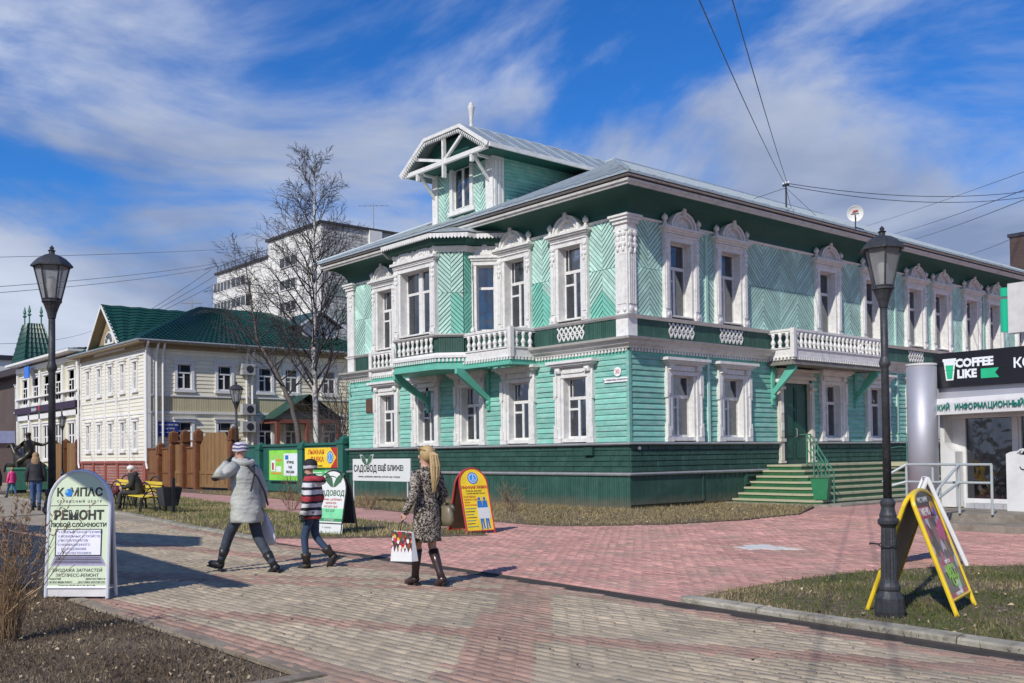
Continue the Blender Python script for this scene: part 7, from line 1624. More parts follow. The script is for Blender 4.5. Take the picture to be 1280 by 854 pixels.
def face(parent, J, s, yaw=0, m=None):
    c = Vector(J['skull'][0]); mb = MB(); f_ = Vector((math.cos(yaw), math.sin(yaw), 0)); l = Vector((-f_.y, f_.x, 0)); Q = Matrix((f_, l, Vector((0, 0, 1)))).transposed()
    mb.ell(c+f_*.085*s-Vector((0, 0, .02*s)), (.018*s, .013*s, .026*s), 8, 5, Q); mb.ell(c+l*.078*s-Vector((0, 0, .015*s)), (.018*s, .010*s, .03*s), 8, 5, Q); mb.ell(c-l*.078*s-Vector((0, 0, .015*s)), (.018*s, .010*s, .03*s), 8, 5, Q)
    mb.ell(c+f_*.055*s-Vector((0, 0, .085*s)), (.03*s, .028*s, .022*s), 8, 5, Q); mb.build('face_features', m or M_skin, parent, smooth=True, kind='stuff')
    e_ = MB(); 
    for sg in (-1, 1): e_.ell(c+f_*.080*s+l*.032*s*sg+Vector((0, 0, .004*s)), (.009*s, .013*s, .007*s), 6, 4, Q)
    e_.build('eyes', mDk, parent, kind='stuff'); ml = MB(); ml.ell(c+f_*.078*s-Vector((0, 0, .062*s)), (.01*s, .022*s, .006*s), 8, 4, Q); ml.build('lips', mat('lips', (.4, .12, .1), .5), parent)
def legs(parent, J, m, s, fat=1.15, name='trousers', to='an'):
    K = {k: (J[k][0], tuple(r*(.85 if k == 'pelvis' else fat if k[0] != 'h' else min(fat, 1.15)) for r in J[k][1])) for k in ('pelvis', 'hil', 'hir', 'knl', 'knr', 'anl', 'anr')}
    return skinned(name, K, [('pelvis', 'hil'), ('pelvis', 'hir'), ('hil', 'knl'), ('hir', 'knr'), ('knl', 'anl'), ('knr', 'anr')], m, parent)
def boot(parent, J, sd, m, s, shaft=.3, r=.055, name='boot'):
    an, kn, to = Vector(J['an'+sd][0]), Vector(J['kn'+sd][0]), Vector(J['to'+sd][0]); up = (kn-an).normalized(); f_ = (to-an); f_ = (f_-up*f_.dot(up)*.0); fn = Vector((f_.x, f_.y, f_.z)).normalized()
    top = an+up*shaft*s; mb = MB()
    n = 4; mb.tube([top, top.lerp(an, .45), an+up*.06*s, an-up*.01*s], [r*1.15*s, r*.98*s, r*.78*s, r*.86*s], 14)
    heel = an-fn*.045*s; q = an+fn*.16*s; low = Vector((0, 0, -.038*s)) if abs(fn.z) < .2 else -up*.045*s+fn*.0
    mb.tube([heel+low*.9, an+fn*.03*s+low*.8, an+fn*.10*s+low*1.1, q+low*1.2, q+fn*.035*s+low*1.25], [.042*s, .050*s, .046*s, .040*s, .018*s], 12, flat=1.0)
    o = mb.build(name, m, parent, smooth=True)
    sl = MB(); upn = -low.normalized(); b = an+low*1.95; wd = fn.cross(upn).normalized()
    def slab(c0, c1, w, t): c0, c1 = Vector(c0), Vector(c1); sl.add([c0-wd*w, c1-wd*w*.8, c1+wd*w*.8, c0+wd*w, c0-wd*w-upn*t, c1-wd*w*.8-upn*t, c1+wd*w*.8-upn*t, c0+wd*w-upn*t], [(0, 1, 2, 3), (7, 6, 5, 4), (0, 4, 5, 1), (1, 5, 6, 2), (2, 6, 7, 3), (3, 7, 4, 0)])
    slab(b-fn*.08*s, b-fn*.01*s, .04*s, .028*s); slab(b+fn*.02*s, b+fn*.19*s, .045*s, .014*s); sl.build('sole', M_black, o); return o
# ---- woman in the patterned coat --------------------------------------------------
def pat(name, base, c2, scale, thr=.5, kind='noise', rough=.85):
    m = bpy.data.materials.new(name); m.use_nodes = True; N = m.node_tree.nodes; L = m.node_tree.links; b = N['Principled BSDF']; b.inputs['Roughness'].default_value = rough; b.inputs['Specular IOR Level'].default_value = .2
    tc = N.new('ShaderNodeTexCoord')
    if kind == 'noise': t_ = N.new('ShaderNodeTexNoise'); t_.inputs['Scale'].default_value = scale; t_.inputs['Detail'].default_value = 2; t_.inputs['Distortion'].default_value = 1.2; o = t_.outputs[0]
    else: t_ = N.new('ShaderNodeTexVoronoi'); t_.inputs['Scale'].default_value = scale; o = t_.outputs['Distance']
    L.new(tc.outputs['Object'], t_.inputs[0]); r = N.new('ShaderNodeValToRGB'); r.color_ramp.elements[0].position = thr-.04; r.color_ramp.elements[1].position = thr+.04; r.color_ramp.elements[0].color = (*base, 1); r.color_ramp.elements[1].color = (*c2, 1)
    L.new(o, r.inputs[0]); L.new(r.outputs[0], b.inputs['Base Color']); return m
def stripes(name, seq, period, axis=2, off=0.0, shear=0.0):
    m = bpy.data.materials.new(name); m.use_nodes = True; N = m.node_tree.nodes; L = m.node_tree.links; b = N['Principled BSDF']; b.inputs['Roughness'].default_value = .75; b.inputs['Specular IOR Level'].default_value = .25
    tc = N.new('ShaderNodeTexCoord'); sp = N.new('ShaderNodeSeparateXYZ'); L.new(tc.outputs['Object'], sp.inputs[0]); nz = N.new('ShaderNodeTexNoise'); nz.inputs['Scale'].default_value = 9; L.new(tc.outputs['Object'], nz.inputs[0])
    a = N.new('ShaderNodeMath'); a.operation = 'MULTIPLY_ADD'; L.new(nz.outputs[0], a.inputs[0]); a.inputs[1].default_value = .035; L.new(sp.outputs[axis], a.inputs[2])
    d = N.new('ShaderNodeMath'); d.operation = 'MULTIPLY_ADD'; L.new(a.outputs[0], d.inputs[0]); d.inputs[1].default_value = 1/period; d.inputs[2].default_value = off; f_ = N.new('ShaderNodeMath'); f_.operation = 'FRACT'; L.new(d.outputs[0], f_.inputs[0])
    r = N.new('ShaderNodeValToRGB'); r.color_ramp.interpolation = 'CONSTANT'; el = r.color_ramp.elements; tot = sum(w for c, w in seq); acc = 0
    for i, (c, w) in enumerate(seq):
        e_ = el[0] if i == 0 else (el[1] if i == 1 else el.new(acc/tot)); e_.position = acc/tot; e_.color = (*c, 1); acc += w
    L.new(f_.outputs[0], r.inputs[0]); L.new(r.outputs[0], b.inputs['Base Color']); return m
M_coat = pat('speckled_coat_cloth', (.035, .028, .024), (.38, .33, .27), 40, .52); M_leather = mat('dark_brown_leather', (.045, .025, .022), .28, .25, 5, spec=.6); M_blond = mat('blond_hair', (.44, .31, .15), .55, .45, 40, stretch=(6, 6, 1))
FACE = math.pi+R_(4)     # walking along the path, away to the left
def P_(s, *a): return tuple(c*s for c in a)
W_ = thing('person', 'blond woman in speckled knee length coat and tall brown boots, walking with a shopping bag', 'person', (8.72, -13.05, 0), FACE)
s = 1.66/1.75
J = body_joints(s, dict(pelvis=(-.0, 0, .94), knl=(.02, -.0, .50), anl=(.07, .03, .10), tol=(.22, .02, .05), knr=(.03, -.10, .50), anr=(-.15, -.1, .115), tor=(.0, -.12, .045), ell=(-.08, .27, 1.16), wrl=(.05, .31, .93), elr=(-.04, -.25, 1.14), wrr=(.1, -.24, .95)))
J['knl'] = ((.10*s, .08*s, .50*s), J['knl'][1]); J['anl'] = ((.17*s, .06*s, .115*s), J['anl'][1]); J['tol'] = ((.33*s, .06*s, .08*s), J['tol'][1])
skinned('body', J, BE, M_skin, W_); face(W_, J, s, R_(38))
legs_r = None
for sd in ('l', 'r'): boot(W_, J, sd, M_leather, s, .36, .060)
ct = loft('coat', [P_(s, 0, 0, 1.50, .065, .07), P_(s, 0, 0, 1.46, .10, .13), P_(s, -.005, 0, 1.42, .125, .195), P_(s, 0, 0, 1.30, .125, .185), P_(s, 0, 0, 1.12, .105, .15), P_(s, .0, 0, .98, .125, .175), P_(s, .01, 0, .82, .145, .195), P_(s, .01, 0, .56, .165, .205)], M_coat, W_, 44, .045, 4)
def sleeve(parent, J, sd, m, s, r=(.075, .066, .056, .05), ext=.0, name='sleeve'):
    a, b, c = (Vector(J[k+sd][0]) for k in ('sh', 'el', 'wr')); top = a+Vector((0, (-.03 if sd == 'l' else .03)*s, .01*s))
    pts = [top, a.lerp(b, .3), a.lerp(b, .75), b, b.lerp(c, .35), b.lerp(c, .8), c+(c-b).normalized()*ext*s]; rs = [r[0]*1.05, r[0], r[1], r[1]*1.05, r[2]*1.05, r[3], r[3]*1.05]
    mb = MB(); rng = random.Random(3); mb.tube(pts, [q*s for q in rs], 16); o = mb.build(name, m, parent, smooth=True); return o
for sd in 'lr': sleeve(W_, J, sd, M_coat, s, (.072, .06, .052, .046))
mb = MB(); hand(mb, J['wrl'][0], (.25, .05, -1), (1, 0, 0), .9, s); mb.build('hand', M_skin, W_, smooth=True); mb = MB(); hand(mb, J['wrr'][0], (.6, 0, -.8), (0, 1, 0), .6, s); mb.build('hand', M_skin, W_, smooth=True)
c = Vector(J['skull'][0]); hb_ = MB(); hb_.ell(c+Vector((-.022, -.005, .018))*s, (.105*s, .092*s, .112*s), 18, 12); hair = hb_.build('hair', M_blond, W_, smooth=True)
mb = MB(); rng = random.Random(5)
for k in range(70):
    a = rng.random()*6.28; r0 = rng.random()**.5; o = Vector((.04*r0*math.cos(a), .055*r0*math.sin(a), 0)); L_ = rng.uniform(.8, 1.12)
    pts = [c+Vector((-.085, -.005, .05))*s+o*.3*s, c+Vector((-.14, -.01, .0))*s+o*s, c+Vector((-.165, -.012, -.14*L_))*s+o*1.2*s, c+Vector((-.175, -.005, -.28*L_))*s+o*1.0*s, c+Vector((-.165, .01+rng.gauss(0, .01), -.42*L_))*s+o*.5*s]
    mb.tube(pts, [.008*s, .009*s, .009*s, .007*s, .002*s], 4, cap=False)
for k in range(90):   # strands over the head gathered to the tail
    a = rng.uniform(-1.5, 1.5); th = rng.uniform(-.3, 1.5); p0 = c+Vector((.06*math.cos(th), .085*math.sin(a), .06+.05*math.sin(th)))*s; p1 = c+Vector((-.06, .085*math.sin(a), .06))*s*1.1; p2 = c+Vector((-.12, .01*math.sin(a), .03))*s
    mb.tube([p0, p0.lerp(p1, .5)+Vector((0, .0, .012)), p1, p2], [.003, .0045, .0045, .004], 3, cap=False)
mb.build('hair_strands', M_blond, hair, kind='stuff')
mb = MB(); lf = Vector(J['wrl'][0])+Vector((.02, .01, -.10))*s
# shopping bag held in the left hand
SB = thing('shopping_bag', 'white shopping bag printed with colourful flowers, carried by the blond woman', 'bag', (0, 0, 0)); SB.matrix_world = Matrix.Translation(W_.location) @ Matrix.Rotation(FACE, 4, 'Z') @ Matrix.Translation(lf)
M_bagp = bpy.data.materials.new('flower_print'); M_bagp.use_nodes = True; N = M_bagp.node_tree.nodes; L = M_bagp.node_tree.links; b = N['Principled BSDF']; b.inputs['Roughness'].default_value = .35
tc = N.new('ShaderNodeTexCoord'); vo = N.new('ShaderNodeTexVoronoi'); vo.inputs['Scale'].default_value = 30; L.new(tc.outputs['Object'], vo.inputs[0]); r1 = N.new('ShaderNodeValToRGB'); r1.color_ramp.interpolation = 'CONSTANT'; el = r1.color_ramp.elements; el[0].color = (.1, .02, .03, 1); el[1].position = .8; el[1].color = (.75, .72, .7, 1)
for pz, cc in ((.3, (.42, .02, .03)), (.42, (.06, .1, .03)), (.52, (.7, .4, .05)), (.6, (.05, .05, .04)), (.7, (.35, .1, .15))): e_ = el.new(pz); e_.color = (*cc, 1)
L.new(vo.outputs['Color'], r1.inputs[0]); L.new(r1.outputs[0], b.inputs['Base Color'])
mb = MB(); mb.add([(-.21, -.05, -.46), (.19, -.05, -.48), (.19, .05, -.48), (-.21, .05, -.46), (-.17, -.015, -.12), (.17, -.015, -.12), (.17, .015, -.12), (-.17, .015, -.12)], [(0, 3, 2, 1), (0, 1, 5, 4), (1, 2, 6, 5), (2, 3, 7, 6), (3, 0, 4, 7), (4, 5, 6, 7)]); mb.T = None; bagb = mb.build('bag_body', mat('white_bag_plastic', (.72, .71, .7), .35, .04, 4), SB)
for y0_, y1_ in ((-.0535, -.0255), ):
    jag = [(-.2, -.35)]+[(-.2+.39*i/12, -.36+(.06 if i % 2 else -.0)+.03*math.sin(i*3.1)) for i in range(1, 12)]+[(.19, -.35), (.172, -.125), (-.172, -.125)]
    for sg in (-1, 1):
        vs = [(x, sg*(.052-(.035*(z+.48)/.36)), z) for x, z in jag]; MB().add(vs, [tuple(range(len(vs)))]).build('flower_print', M_bagp, SB)
mb = MB()
for sg in (-1, 1): mb.tube([(-.09, sg*.016, -.12), (-.05, sg*.012, -.03), (0, 0, .015), (.05, sg*.012, -.03), (.09, sg*.016, -.12)], .005, 5)
mb.build('handles', mDk, SB)
# shoulder bag on the right hip
HB = thing('handbag', 'olive brown leather shoulder bag on the blond woman\'s hip', 'handbag'); HB.matrix_world = Matrix.Translation(W_.location) @ Matrix.Rotation(FACE, 4, 'Z')
M_olv = mat('olive_leather', (.16, .135, .085), .4, .25, 8, spec=.5); mb = MB(); hc = Vector((-.09, -.225, .90))*s
vs = []; n = 18
for i, (z, rx, ry) in enumerate(((-.15, .07, .03), (-.14, .12, .05), (-.08, .145, .062), (.0, .14, .06), (.06, .115, .05), (.10, .09, .03))):
    for j in range(n): a = 2*math.pi*j/n; w = 1+.06*math.sin(7*a+z*30); vs.append((hc.x+rx*w*math.cos(a), hc.y+ry*w*math.sin(a), hc.z+z))
mb.add(vs, [(i*n+j, i*n+(j+1) % n, (i+1)*n+(j+1) % n, (i+1)*n+j) for i in range(5) for j in range(n)]+[tuple(range(n-1, -1, -1)), tuple(range(5*n, 6*n))]); mb.build('bag_body', M_olv, HB, smooth=True)
mb = MB(); mb.ell(hc+Vector((-.02, -.045, .06)), (.105, .035, .07), 14, 8); mb.build('flap', mat('dark_olive_leather', (.09, .075, .05), .4, .2, 8), HB, smooth=True)
mb = MB(); sh = Vector((0.0, .10, 1.47))*s; mb.tube([hc+Vector((.06, .02, .1)), Vector((.13, -.15, 1.15))*s, Vector((.12, .02, 1.38))*s, sh+Vector((.03, 0, .01)), sh+Vector((-.05, 0, .01)), Vector((-.135, .0, 1.36))*s, Vector((-.14, -.14, 1.14))*s, hc+Vector((-.06, .02, .1))], .009, 6); mb.build('strap', mDk, HB)
# ---- man in the pale quilted coat -------------------------------------------------
M_man = person_m = thing('person', 'person in pale grey quilted coat and striped knit hat, raising one gloved hand', 'person', (5.75, -13.93, 0), math.pi+R_(16)); s = 1.0
J = body_joints(s, dict(pelvis=((0, 0, .90), (.10, .14)), hil=(0, .09, .86), hir=(0, -.09, .86), knl=(.22, .12, .50), anl=(.36, .14, .13), tol=(.50, .16, .16), knr=(-.08, -.13, .46), anr=(-.36, -.16, .09), tor=(-.22, -.18, .03), chest=(.04, 0, 1.28), upper=(.06, 0, 1.41), neck=(.085, 0, 1.50), jaw=(.12, 0, 1.565), skull=(.12, 0, 1.65), crown=(.115, 0, 1.71), shl=(.05, .18, 1.42), shr=(.05, -.18, 1.40), ell=(.05, .45, 1.30), wrl=(.12, .235, 1.47), elr=(-.02, -.27, 1.12), wrr=(.0, -.27, .86)))
skinned('body', J, BE, M_skin, M_man); face(M_man, J, s, R_(15))
M_jean = mat('dark_denim', (.045, .055, .075), .8, .35, 14, bump=.3, bscale=60); legs(M_man, J, M_jean, s, 1.38)
for sd in 'lr': boot(M_man, J, sd, mat('black_boot_leather', (.02, .02, .022), .4, .3, 8), s, .2, .062)
M_quilt = bpy.data.materials.new('quilted_pale_cloth'); M_quilt.use_nodes = True; N = M_quilt.node_tree.nodes; L = M_quilt.node_tree.links; b = N['Principled BSDF']; b.inputs['Roughness'].default_value = .7; b.inputs['Base Color'].default_value = (.42, .425, .385, 1)
tc = N.new('ShaderNodeTexCoord'); wv = N.new('ShaderNodeTexWave'); wv.bands_direction = 'Z'; wv.inputs['Scale'].default_value = 4.5; wv.inputs['Distortion'].default_value = 6; wv.inputs['Detail Scale'].default_value = 2; L.new(tc.outputs['Object'], wv.inputs[0]); nz = N.new('ShaderNodeTexNoise'); nz.inputs['Scale'].default_value = 14; nz.inputs['Detail'].default_value = 4; L.new(tc.outputs['Object'], nz.inputs[0])
ad = N.new('ShaderNodeMath'); ad.operation = 'MULTIPLY_ADD'; L.new(nz.outputs[0], ad.inputs[0]); ad.inputs[1].default_value = 3.0; L.new(wv.outputs['Fac'], ad.inputs[2]); bp = N.new('ShaderNodeBump'); bp.inputs['Strength'].default_value = .35; bp.inputs['Distance'].default_value = .008; L.new(ad.outputs[0], bp.inputs['Height']); L.new(bp.outputs[0], b.inputs['Normal'])
ct = loft('coat', [(.09, 0, 1.54, .08, .085), (.08, 0, 1.49, .11, .125), (.06, 0, 1.43, .14, .20), (.04, 0, 1.30, .16, .215), (.02, 0, 1.12, .155, .20), (.01, 0, .98, .17, .21), (.0, 0, .82, .195, .225), (.0, 0, .68, .21, .235)], M_quilt, M_man, 44, .06, 8)
for sd in 'lr': sleeve(M_man, J, sd, M_quilt, s, (.088, .078, .07, .058))
mb = MB(); mb.tube([(.0+.115*math.cos(a)+.06, .13*math.sin(a), 1.50+.03*math.cos(a)) for a in np.linspace(0, 6.28, 18)], .045, 10, flat=1.1); mb.build('hood', M_quilt, ct, smooth=True)
M_glv = mat('black_glove', (.02, .02, .022), .7, .2, 10); mb = MB(); hand(mb, J['wrl'][0], (.0, -.75, .55), (0, -.3, -1), .5, 1.25); mb.tube([J['wrl'][0], Vector(J['wrl'][0])+Vector((0, .05, -.04))], .042, 10); mb.build('glove', M_glv, M_man, smooth=True)
mb = MB(); hand(mb, J['wrr'][0], (.1, 0, -1), (1, 0, 0), .9, 1.15); mb.build('glove', M_glv, M_man, smooth=True)
M_hat = stripes('striped_knit', [((.55, .53, .55), 1), ((.10, .08, .2), 1)], .045); c = Vector(J['skull'][0]); mb = MB(); vs = []; n = 20
for z, r in ((-.02, .108), (.0, .112), (.04, .112), (.08, .095), (.105, .06), (.115, .015)):
    for j in range(n): a = 2*math.pi*j/n; vs.append((c.x-.005+r*math.cos(a)*1.02, c.y+r*math.sin(a)*.93, c.z+z+.01))
mb.add(vs, [(i*n+j, i*n+(j+1) % n, (i+1)*n+(j+1) % n, (i+1)*n+j) for i in range(5) for j in range(n)]+[tuple(range(5*n, 6*n))]); mb.build('knit_hat', M_hat, M_man, smooth=True)
mb = MB(); mb.tube([(.1, -.12, 1.52), (-.07, -.08, 1.46), (-.175, .02, 1.3), (-.20, .10, 1.1)], .014, 6); mb.tube([(.08, .12, 1.5), (-.09, .06, 1.45), (-.175, -.05, 1.28), (-.185, -.16, 1.08), (-.15, -.25, .9)], .014, 6); mb.build('bag_strap', mDk, M_man)
WB = thing('plastic_bag', 'crumpled white plastic bag hanging at the pale coated person\'s side', 'bag'); WB.matrix_world = M_man.matrix_basis @ Matrix.Translation((-.03, -.30, .80))
rng = random.Random(2); mb = MB(); n = 16; vs = []
for z, rx, ry in ((0, .02, .015), (-.08, .06, .03), (-.2, .10, .045), (-.34, .13, .05), (-.44, .10, .04), (-.47, .03, .02)):
    for j in range(n): a = 2*math.pi*j/n; w = 1+.2*math.sin(5*a+z*20); vs.append((rx*w*math.cos(a)-.25*z*-.3, ry*w*math.sin(a)-.15*-z*.9, z))
mb.add(vs, [(i*n+j, i*n+(j+1) % n, (i+1)*n+(j+1) % n, (i+1)*n+j) for i in range(5) for j in range(n)]); mb.build('bag_body', mat('thin_white_plastic', (.62, .61, .66), .35, .08, 8), WB, smooth=True)
# ---- boy in the striped jacket ----------------------------------------------------
BY = thing('person', 'boy in red black and white striped jacket and knit hat, walking with arms down', 'person', (5.95, -13.04, 0), math.pi+R_(40)); s = 1.50/1.75
J = body_joints(s, dict(pelvis=((.0, 0, .92), (.10, .14)), knl=(.10, .09, .50), anl=(.06, .09, .09), tol=(.21, .09, .03), knr=(-.02, -.1, .50), anr=(-.30, -.11, .20), tor=(-.20, -.12, .06), ell=(-.03, .25, 1.14), wrl=(.05, .26, .90), elr=(-.05, -.24, 1.14), wrr=(.02, -.26, .90), chest=(.01, 0, 1.28), skull=((.03, 0, 1.65), (.094, .085)), jaw=((.05, 0, 1.565), (.06, .06))))
skinned('body', J, BE, M_skin, BY); face(BY, J, s*1.05, R_(12)); legs(BY, J, mat('blue_jeans', (.035, .06, .11), .8, .3, 14, bump=.3, bscale=60), s, 1.2)
for sd in 'lr': boot(BY, J, sd, mat('dark_brown_shoe', (.03, .024, .02), .5, .3, 8), s*1.12, .14, .068)
WH_, RD_, BK_ = (.60, .58, .60), (.38, .045, .06), (.022, .022, .026)
M_jk = stripes('striped_jacket_cloth', [(BK_, 1), (WH_, 1.5), (BK_, .8), (RD_, 1.7), (BK_, .7), (WH_, 1.6)], .285, off=.1)
ct = loft('jacket', [P_(s, .02, 0, 1.53, .07, .075), P_(s, .01, 0, 1.48, .11, .13), P_(s, 0, 0, 1.42, .14, .21), P_(s, 0, 0, 1.28, .155, .20), P_(s, 0, 0, 1.08, .155, .20), P_(s, 0, 0, .93, .16, .205), P_(s, 0, 0, .80, .15, .195)], M_jk, BY, 44, .06, 6)
for sd in 'lr': sleeve(BY, J, sd, M_jk, s, (.085, .075, .066, .058), .02)
mb = MB()
for sd in 'lr': hand(mb, J['wr'+sd][0], (.1, 0, -1), (1, 0, 0), .8, s)
mb.build('glove', M_glv, BY, smooth=True, kind='stuff')
mb = MB(); mb.tube([P_(s, -.12, -.13, 1.46), P_(s, -.16, -.05, 1.42), P_(s, -.17, .05, 1.42), P_(s, -.12, .13, 1.46), P_(s, -.04, .14, 1.5)], [.05*s, .07*s, .07*s, .06*s, .04*s], 10); mb.build('hood', M_jk, ct, smooth=True)
c = Vector(J['skull'][0]); mb = MB(); vs = []; n = 20
for z, r in ((-.05, .102), (-.02, .112), (.03, .113), (.08, .098), (.11, .062), (.12, .015)):
    for j in range(n): a = 2*math.pi*j/n; vs.append((c.x-.008+r*s*math.cos(a)*1.04, c.y+r*s*math.sin(a)*.95, c.z+z*s+.012))
M_bh = stripes('black_white_knit', [(BK_, 1.0), ((.5, .48, .5), 1.0), (BK_, 2.3)], .20*s, off=-.02-(c.z-.055*s)/(.2*s)); mb.add(vs, [(i*n+j, i*n+(j+1) % n, (i+1)*n+(j+1) % n, (i+1)*n+j) for i in range(5) for j in range(n)]+[tuple(range(5*n, 6*n))]); mb.build('knit_hat', M_bh, BY, smooth=True)
# ---- old person on the bench -------------------------------------------------------
OP = thing('person', 'seated old person in dark hooded coat and white cap on the yellow bench', 'person', (-11.75, -9.05, .03), R_(-112)); s = 1.0
J = body_joints(s, dict(pelvis=((-.05, 0, .53), (.13, .16)), waist=((-.02, 0, .68), (.12, .15)), chest=((.05, 0, .88), (.12, .16)), upper=((.11, 0, 1.0), (.1, .12)), neck=(.15, 0, 1.08), jaw=(.19, 0, 1.13), skull=(.17, 0, 1.21), crown=(.16, 0, 1.27), shl=(.1, .18, .99), shr=(.1, -.18, .99), ell=(.14, .25, .74), elr=(.14, -.25, .74), wrl=(.38, .1, .66), wrr=(.38, -.1, .66), hil=((0, .1, .52), .09), hir=((0, -.1, .52), .09), knl=(.46, .13, .52), knr=(.46, -.13, .52), anl=(.48, .14, .1), anr=(.48, -.14, .1), tol=(.62, .16, .04), tor=(.62, -.16, .04)))
skinned('body', J, BE, M_skin, OP); face(OP, J, s, 0); M_dc = mat('dark_coat_cloth', (.03, .03, .028), .8, .2, 6); legs(OP, J, mat('dark_grey_skirt', (.05, .045, .045), .85, .2, 6), s, 1.35)
loft('coat', [(.15, 0, 1.10, .08, .09), (.12, 0, 1.04, .13, .17), (.08, 0, .95, .17, .23), (.02, 0, .78, .19, .24), (-.03, 0, .6, .21, .25), (-.02, 0, .47, .23, .25)], M_dc, OP, 28, .05, 9)
for sd in 'lr': sleeve(OP, J, sd, M_dc, s, (.085, .08, .07, .055)); boot(OP, J, sd, M_glv, s, .2, .06)
mb = MB(); [hand(mb, J['wr'+q][0], (1, 0, -.3), (0, 0, 1), .9, 1.0) for q in 'lr']; mb.build('hand', M_skin, OP, smooth=True, kind='stuff')
mb = MB(); mb.ell(Vector((.16, 0, 1.25)), (.115, .1, .085), 16, 8); mb.build('cap', M_trim, OP, smooth=True); mb = MB(); mb.ell(Vector((.03, 0, 1.06)), (.09, .13, .09), 12, 8); mb.build('hood', M_dc, OP, smooth=True)
tag(MB().ell((0, 0, 0), (.17, .12, .15), 14, 8).build('handbag', mat('maroon_leather', (.1, .025, .03), .4, .2, 6), None, (-11.98, -9.58, .62)), 'maroon handbag on the lap of the seated old person', 'handbag')
# ---- background people --------------------------------------------------------------
def walker(label, loc, rz, H, mj, mt, mh, step=.2, hair=True, jl=.78, pose=None):
    t = thing('person', label, 'person', loc, rz); s = H/1.75
    pp = dict(knl=(step*.7, .1, .50), anl=(step, .1, .1), tol=(step+.14, .1, .05), knr=(-step*.2, -.1, .5), anr=(-step, -.1, .1), tor=(-step+.13, -.1, .04)); pp.update(pose or {}); J = body_joints(s, pp)
    skinned('body', J, BE, M_skin, t, 1); legs(t, J, mt, s, 1.2)
    loft('jacket', [P_(s, 0, 0, 1.52, .07, .075), P_(s, 0, 0, 1.46, .12, .16), P_(s, 0, 0, 1.40, .14, .2), P_(s, 0, 0, 1.2, .15, .2), P_(s, 0, 0, .98, .15, .2), P_(s, 0, 0, jl, .17, .22)], mj, t, 20, .04, 3)
    for sd in 'lr': sleeve(t, J, sd, mj, s, (.075, .068, .06, .05)); boot(t, J, sd, M_glv, s, .12, .05)
    mb = MB(); [hand(mb, J['wr'+q][0], (.1, 0, -1), (1, 0, 0), .8, s) for q in 'lr']; mb.build('hand', M_skin, t, smooth=True, kind='stuff')
    c = Vector(J['skull'][0]); mb = MB(); mb.ell(c+Vector((-.015, 0, .015)), (.11*s, .1*s, .115*s), 14, 8)
    if hair == 'long': mb.ell(c+Vector((-.06, 0, -.16))*s, (.09*s, .13*s, .2*s), 14, 8)
    mb.build('hair' if hair else 'hat', mh, t, smooth=True); return t
M_bkj = mat('black_jacket', (.025, .025, .03), .7, .2, 6); M_blj = mat('mid_blue_jeans', (.05, .1, .22), .8, .25, 10); M_brh = mat('light_brown_hair', (.3, .19, .1), .6, .25, 20)
walker('woman with long brown hair, black top and blue jeans left of the lantern post', (-14.76, -11.07, 0), R_(160), 1.78, M_bkj, M_blj, M_brh, .12, 'long', .9)
walker('small child in bright pink jacket running at the far left', (-27.0, -8.7, 0), R_(200), 1.25, mat('pink_jacket', (.75, .06, .22), .6), M_blj, M_brh, .33, True, .85)
walker('person in white and dark jacket behind the pink child', (-27.5, -9.4, 0), R_(180), 1.72, mat('white_jacket', (.6, .6, .62), .6), M_bkj, M_bkj, .15, True, .95)
walker('person in black jacket partly hidden behind the brown haired woman', (-16.6, -10.55, 0), R_(150), 1.7, M_bkj, M_blj, M_bkj, .1, True, .85)
walker('person in grey coat at the far left behind the pink child', (-29.5, -9.3, 0), R_(190), 1.7, mat('grey_jacket', (.22, .22, .24), .7), M_bkj, M_bkj, .1, True, .8)
walker('person in dark coat at the left edge beside the reeds', (-11.6, -13.1, 0), R_(170), 1.72, M_bkj, M_bkj, M_bkj, .14, True, .7)
walker('person in white cap and pale top near the statue', (-31.5, -8.9, 0), R_(180), 1.7, mat('pale_top', (.5, .5, .52), .7), M_blj, M_trim, .12, True, .9)
# ---- bronze rider statue ------------------------------------------------------------
ST_ = thing('bronze_statue', 'dark bronze statue of a hatted rider on a rearing animal at the far left', 'statue', (-35.2, -5.9, 0), R_(205)); M_brz = mat('dark_bronze', (.05, .045, .035), .38, .35, 5, metal=.6)
MB().box(-1.6, 1.6, -.6, .6, 0, .35).build('plinth', M_conc, ST_)
J = {'rump': ((-.8, 0, 1.25), (.3, .34)), 'belly': ((-.1, 0, 1.35), (.3, .36)), 'chest': ((.55, 0, 1.5), (.28, .34)), 'neck': ((.9, 0, 1.95), (.2, .15)), 'poll': ((1.15, 0, 2.4), (.15, .11)), 'muzz': ((1.5, 0, 2.2), (.1, .07)),
     'hl1': ((-.8, .2, .85), .14), 'hl2': ((-1.0, .2, .6), .08), 'hl3': ((-.85, .2, .35), .06), 'hr1': ((-.8, -.2, .85), .14), 'hr2': ((-1.0, -.2, .6), .08), 'hr3': ((-.85, -.2, .35), .06),
     'fl1': ((.9, .18, 1.3), .12), 'fl2': ((1.35, .18, 1.35), .08), 'fl3': ((1.5, .18, .95), .05), 'fr1': ((.8, -.18, 1.1), .12), 'fr2': ((1.2, -.18, .95), .08), 'fr3': ((1.15, -.18, .55), .05), 'tail': ((-1.25, 0, 1.2), .08), 'tail2': ((-1.45, 0, .7), .05)}
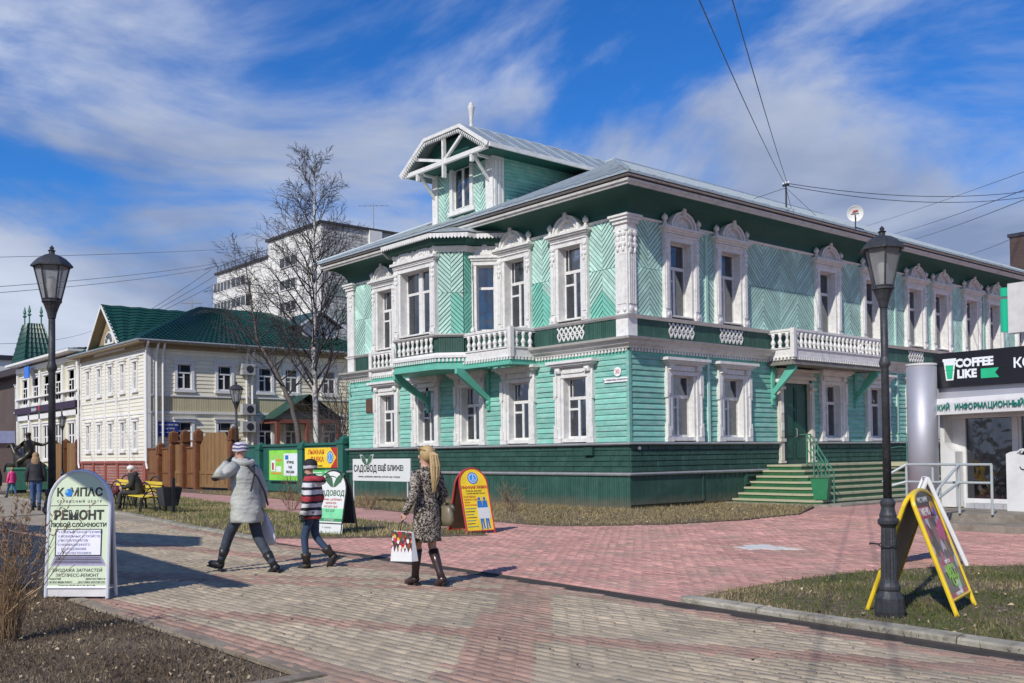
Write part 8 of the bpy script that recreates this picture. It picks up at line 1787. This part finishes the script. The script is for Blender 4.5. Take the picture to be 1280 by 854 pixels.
skinned('mount', J, [('rump', 'belly'), ('belly', 'chest'), ('chest', 'neck'), ('neck', 'poll'), ('poll', 'muzz'), ('rump', 'hl1'), ('hl1', 'hl2'), ('hl2', 'hl3'), ('rump', 'hr1'), ('hr1', 'hr2'), ('hr2', 'hr3'), ('chest', 'fl1'), ('fl1', 'fl2'), ('fl2', 'fl3'), ('chest', 'fr1'), ('fr1', 'fr2'), ('fr2', 'fr3'), ('rump', 'tail'), ('tail', 'tail2')], M_brz, ST_, 2, 'belly')
J = {'pelvis': ((-.15, 0, 1.75), (.2, .22)), 'chest': ((-.1, 0, 2.25), (.22, .26)), 'neck': ((-.05, 0, 2.55), .1), 'head': ((0, 0, 2.78), (.14, .13)), 'hat': ((0, 0, 2.95), (.2, .19)), 'sl': ((-.05, .28, 2.4), .11), 'el': ((.3, .4, 2.15), .08), 'wl': ((.7, .2, 2.15), .06), 'sr': ((-.05, -.28, 2.4), .11), 'er': ((-.3, -.6, 2.3), .08), 'wr': ((-.6, -.75, 2.45), .06), 'kl': ((.3, .42, 1.45), .13), 'al': ((.15, .45, .95), .08), 'kr': ((.3, -.42, 1.45), .13), 'ar': ((.15, -.45, .95), .08)}
skinned('rider', J, [('pelvis', 'chest'), ('chest', 'neck'), ('neck', 'head'), ('head', 'hat'), ('chest', 'sl'), ('sl', 'el'), ('el', 'wl'), ('chest', 'sr'), ('sr', 'er'), ('er', 'wr'), ('pelvis', 'kl'), ('kl', 'al'), ('pelvis', 'kr'), ('kr', 'ar')], M_brz, ST_)
for i, (x, y) in enumerate(((-31.6, -7.3), (-31.5, -6.4))):
    t = thing('waste_container', ('left' if i == 0 else 'right')+' of two green waste containers behind the statue\'s legs', 'waste container', (x, y, .03), 0, 'green waste containers'); MB().box(-.4, .4, -.35, .35, .15, 1.1).build('body', M_gr, t); MB().box(-.43, .43, -.38, .38, 1.1, 1.18).build('lid', mat('light_green_lid', (.1, .35, .2), .5), t); MB().box(-.3, .3, -.3, .3, 0, .15).build('base', M_black, t)
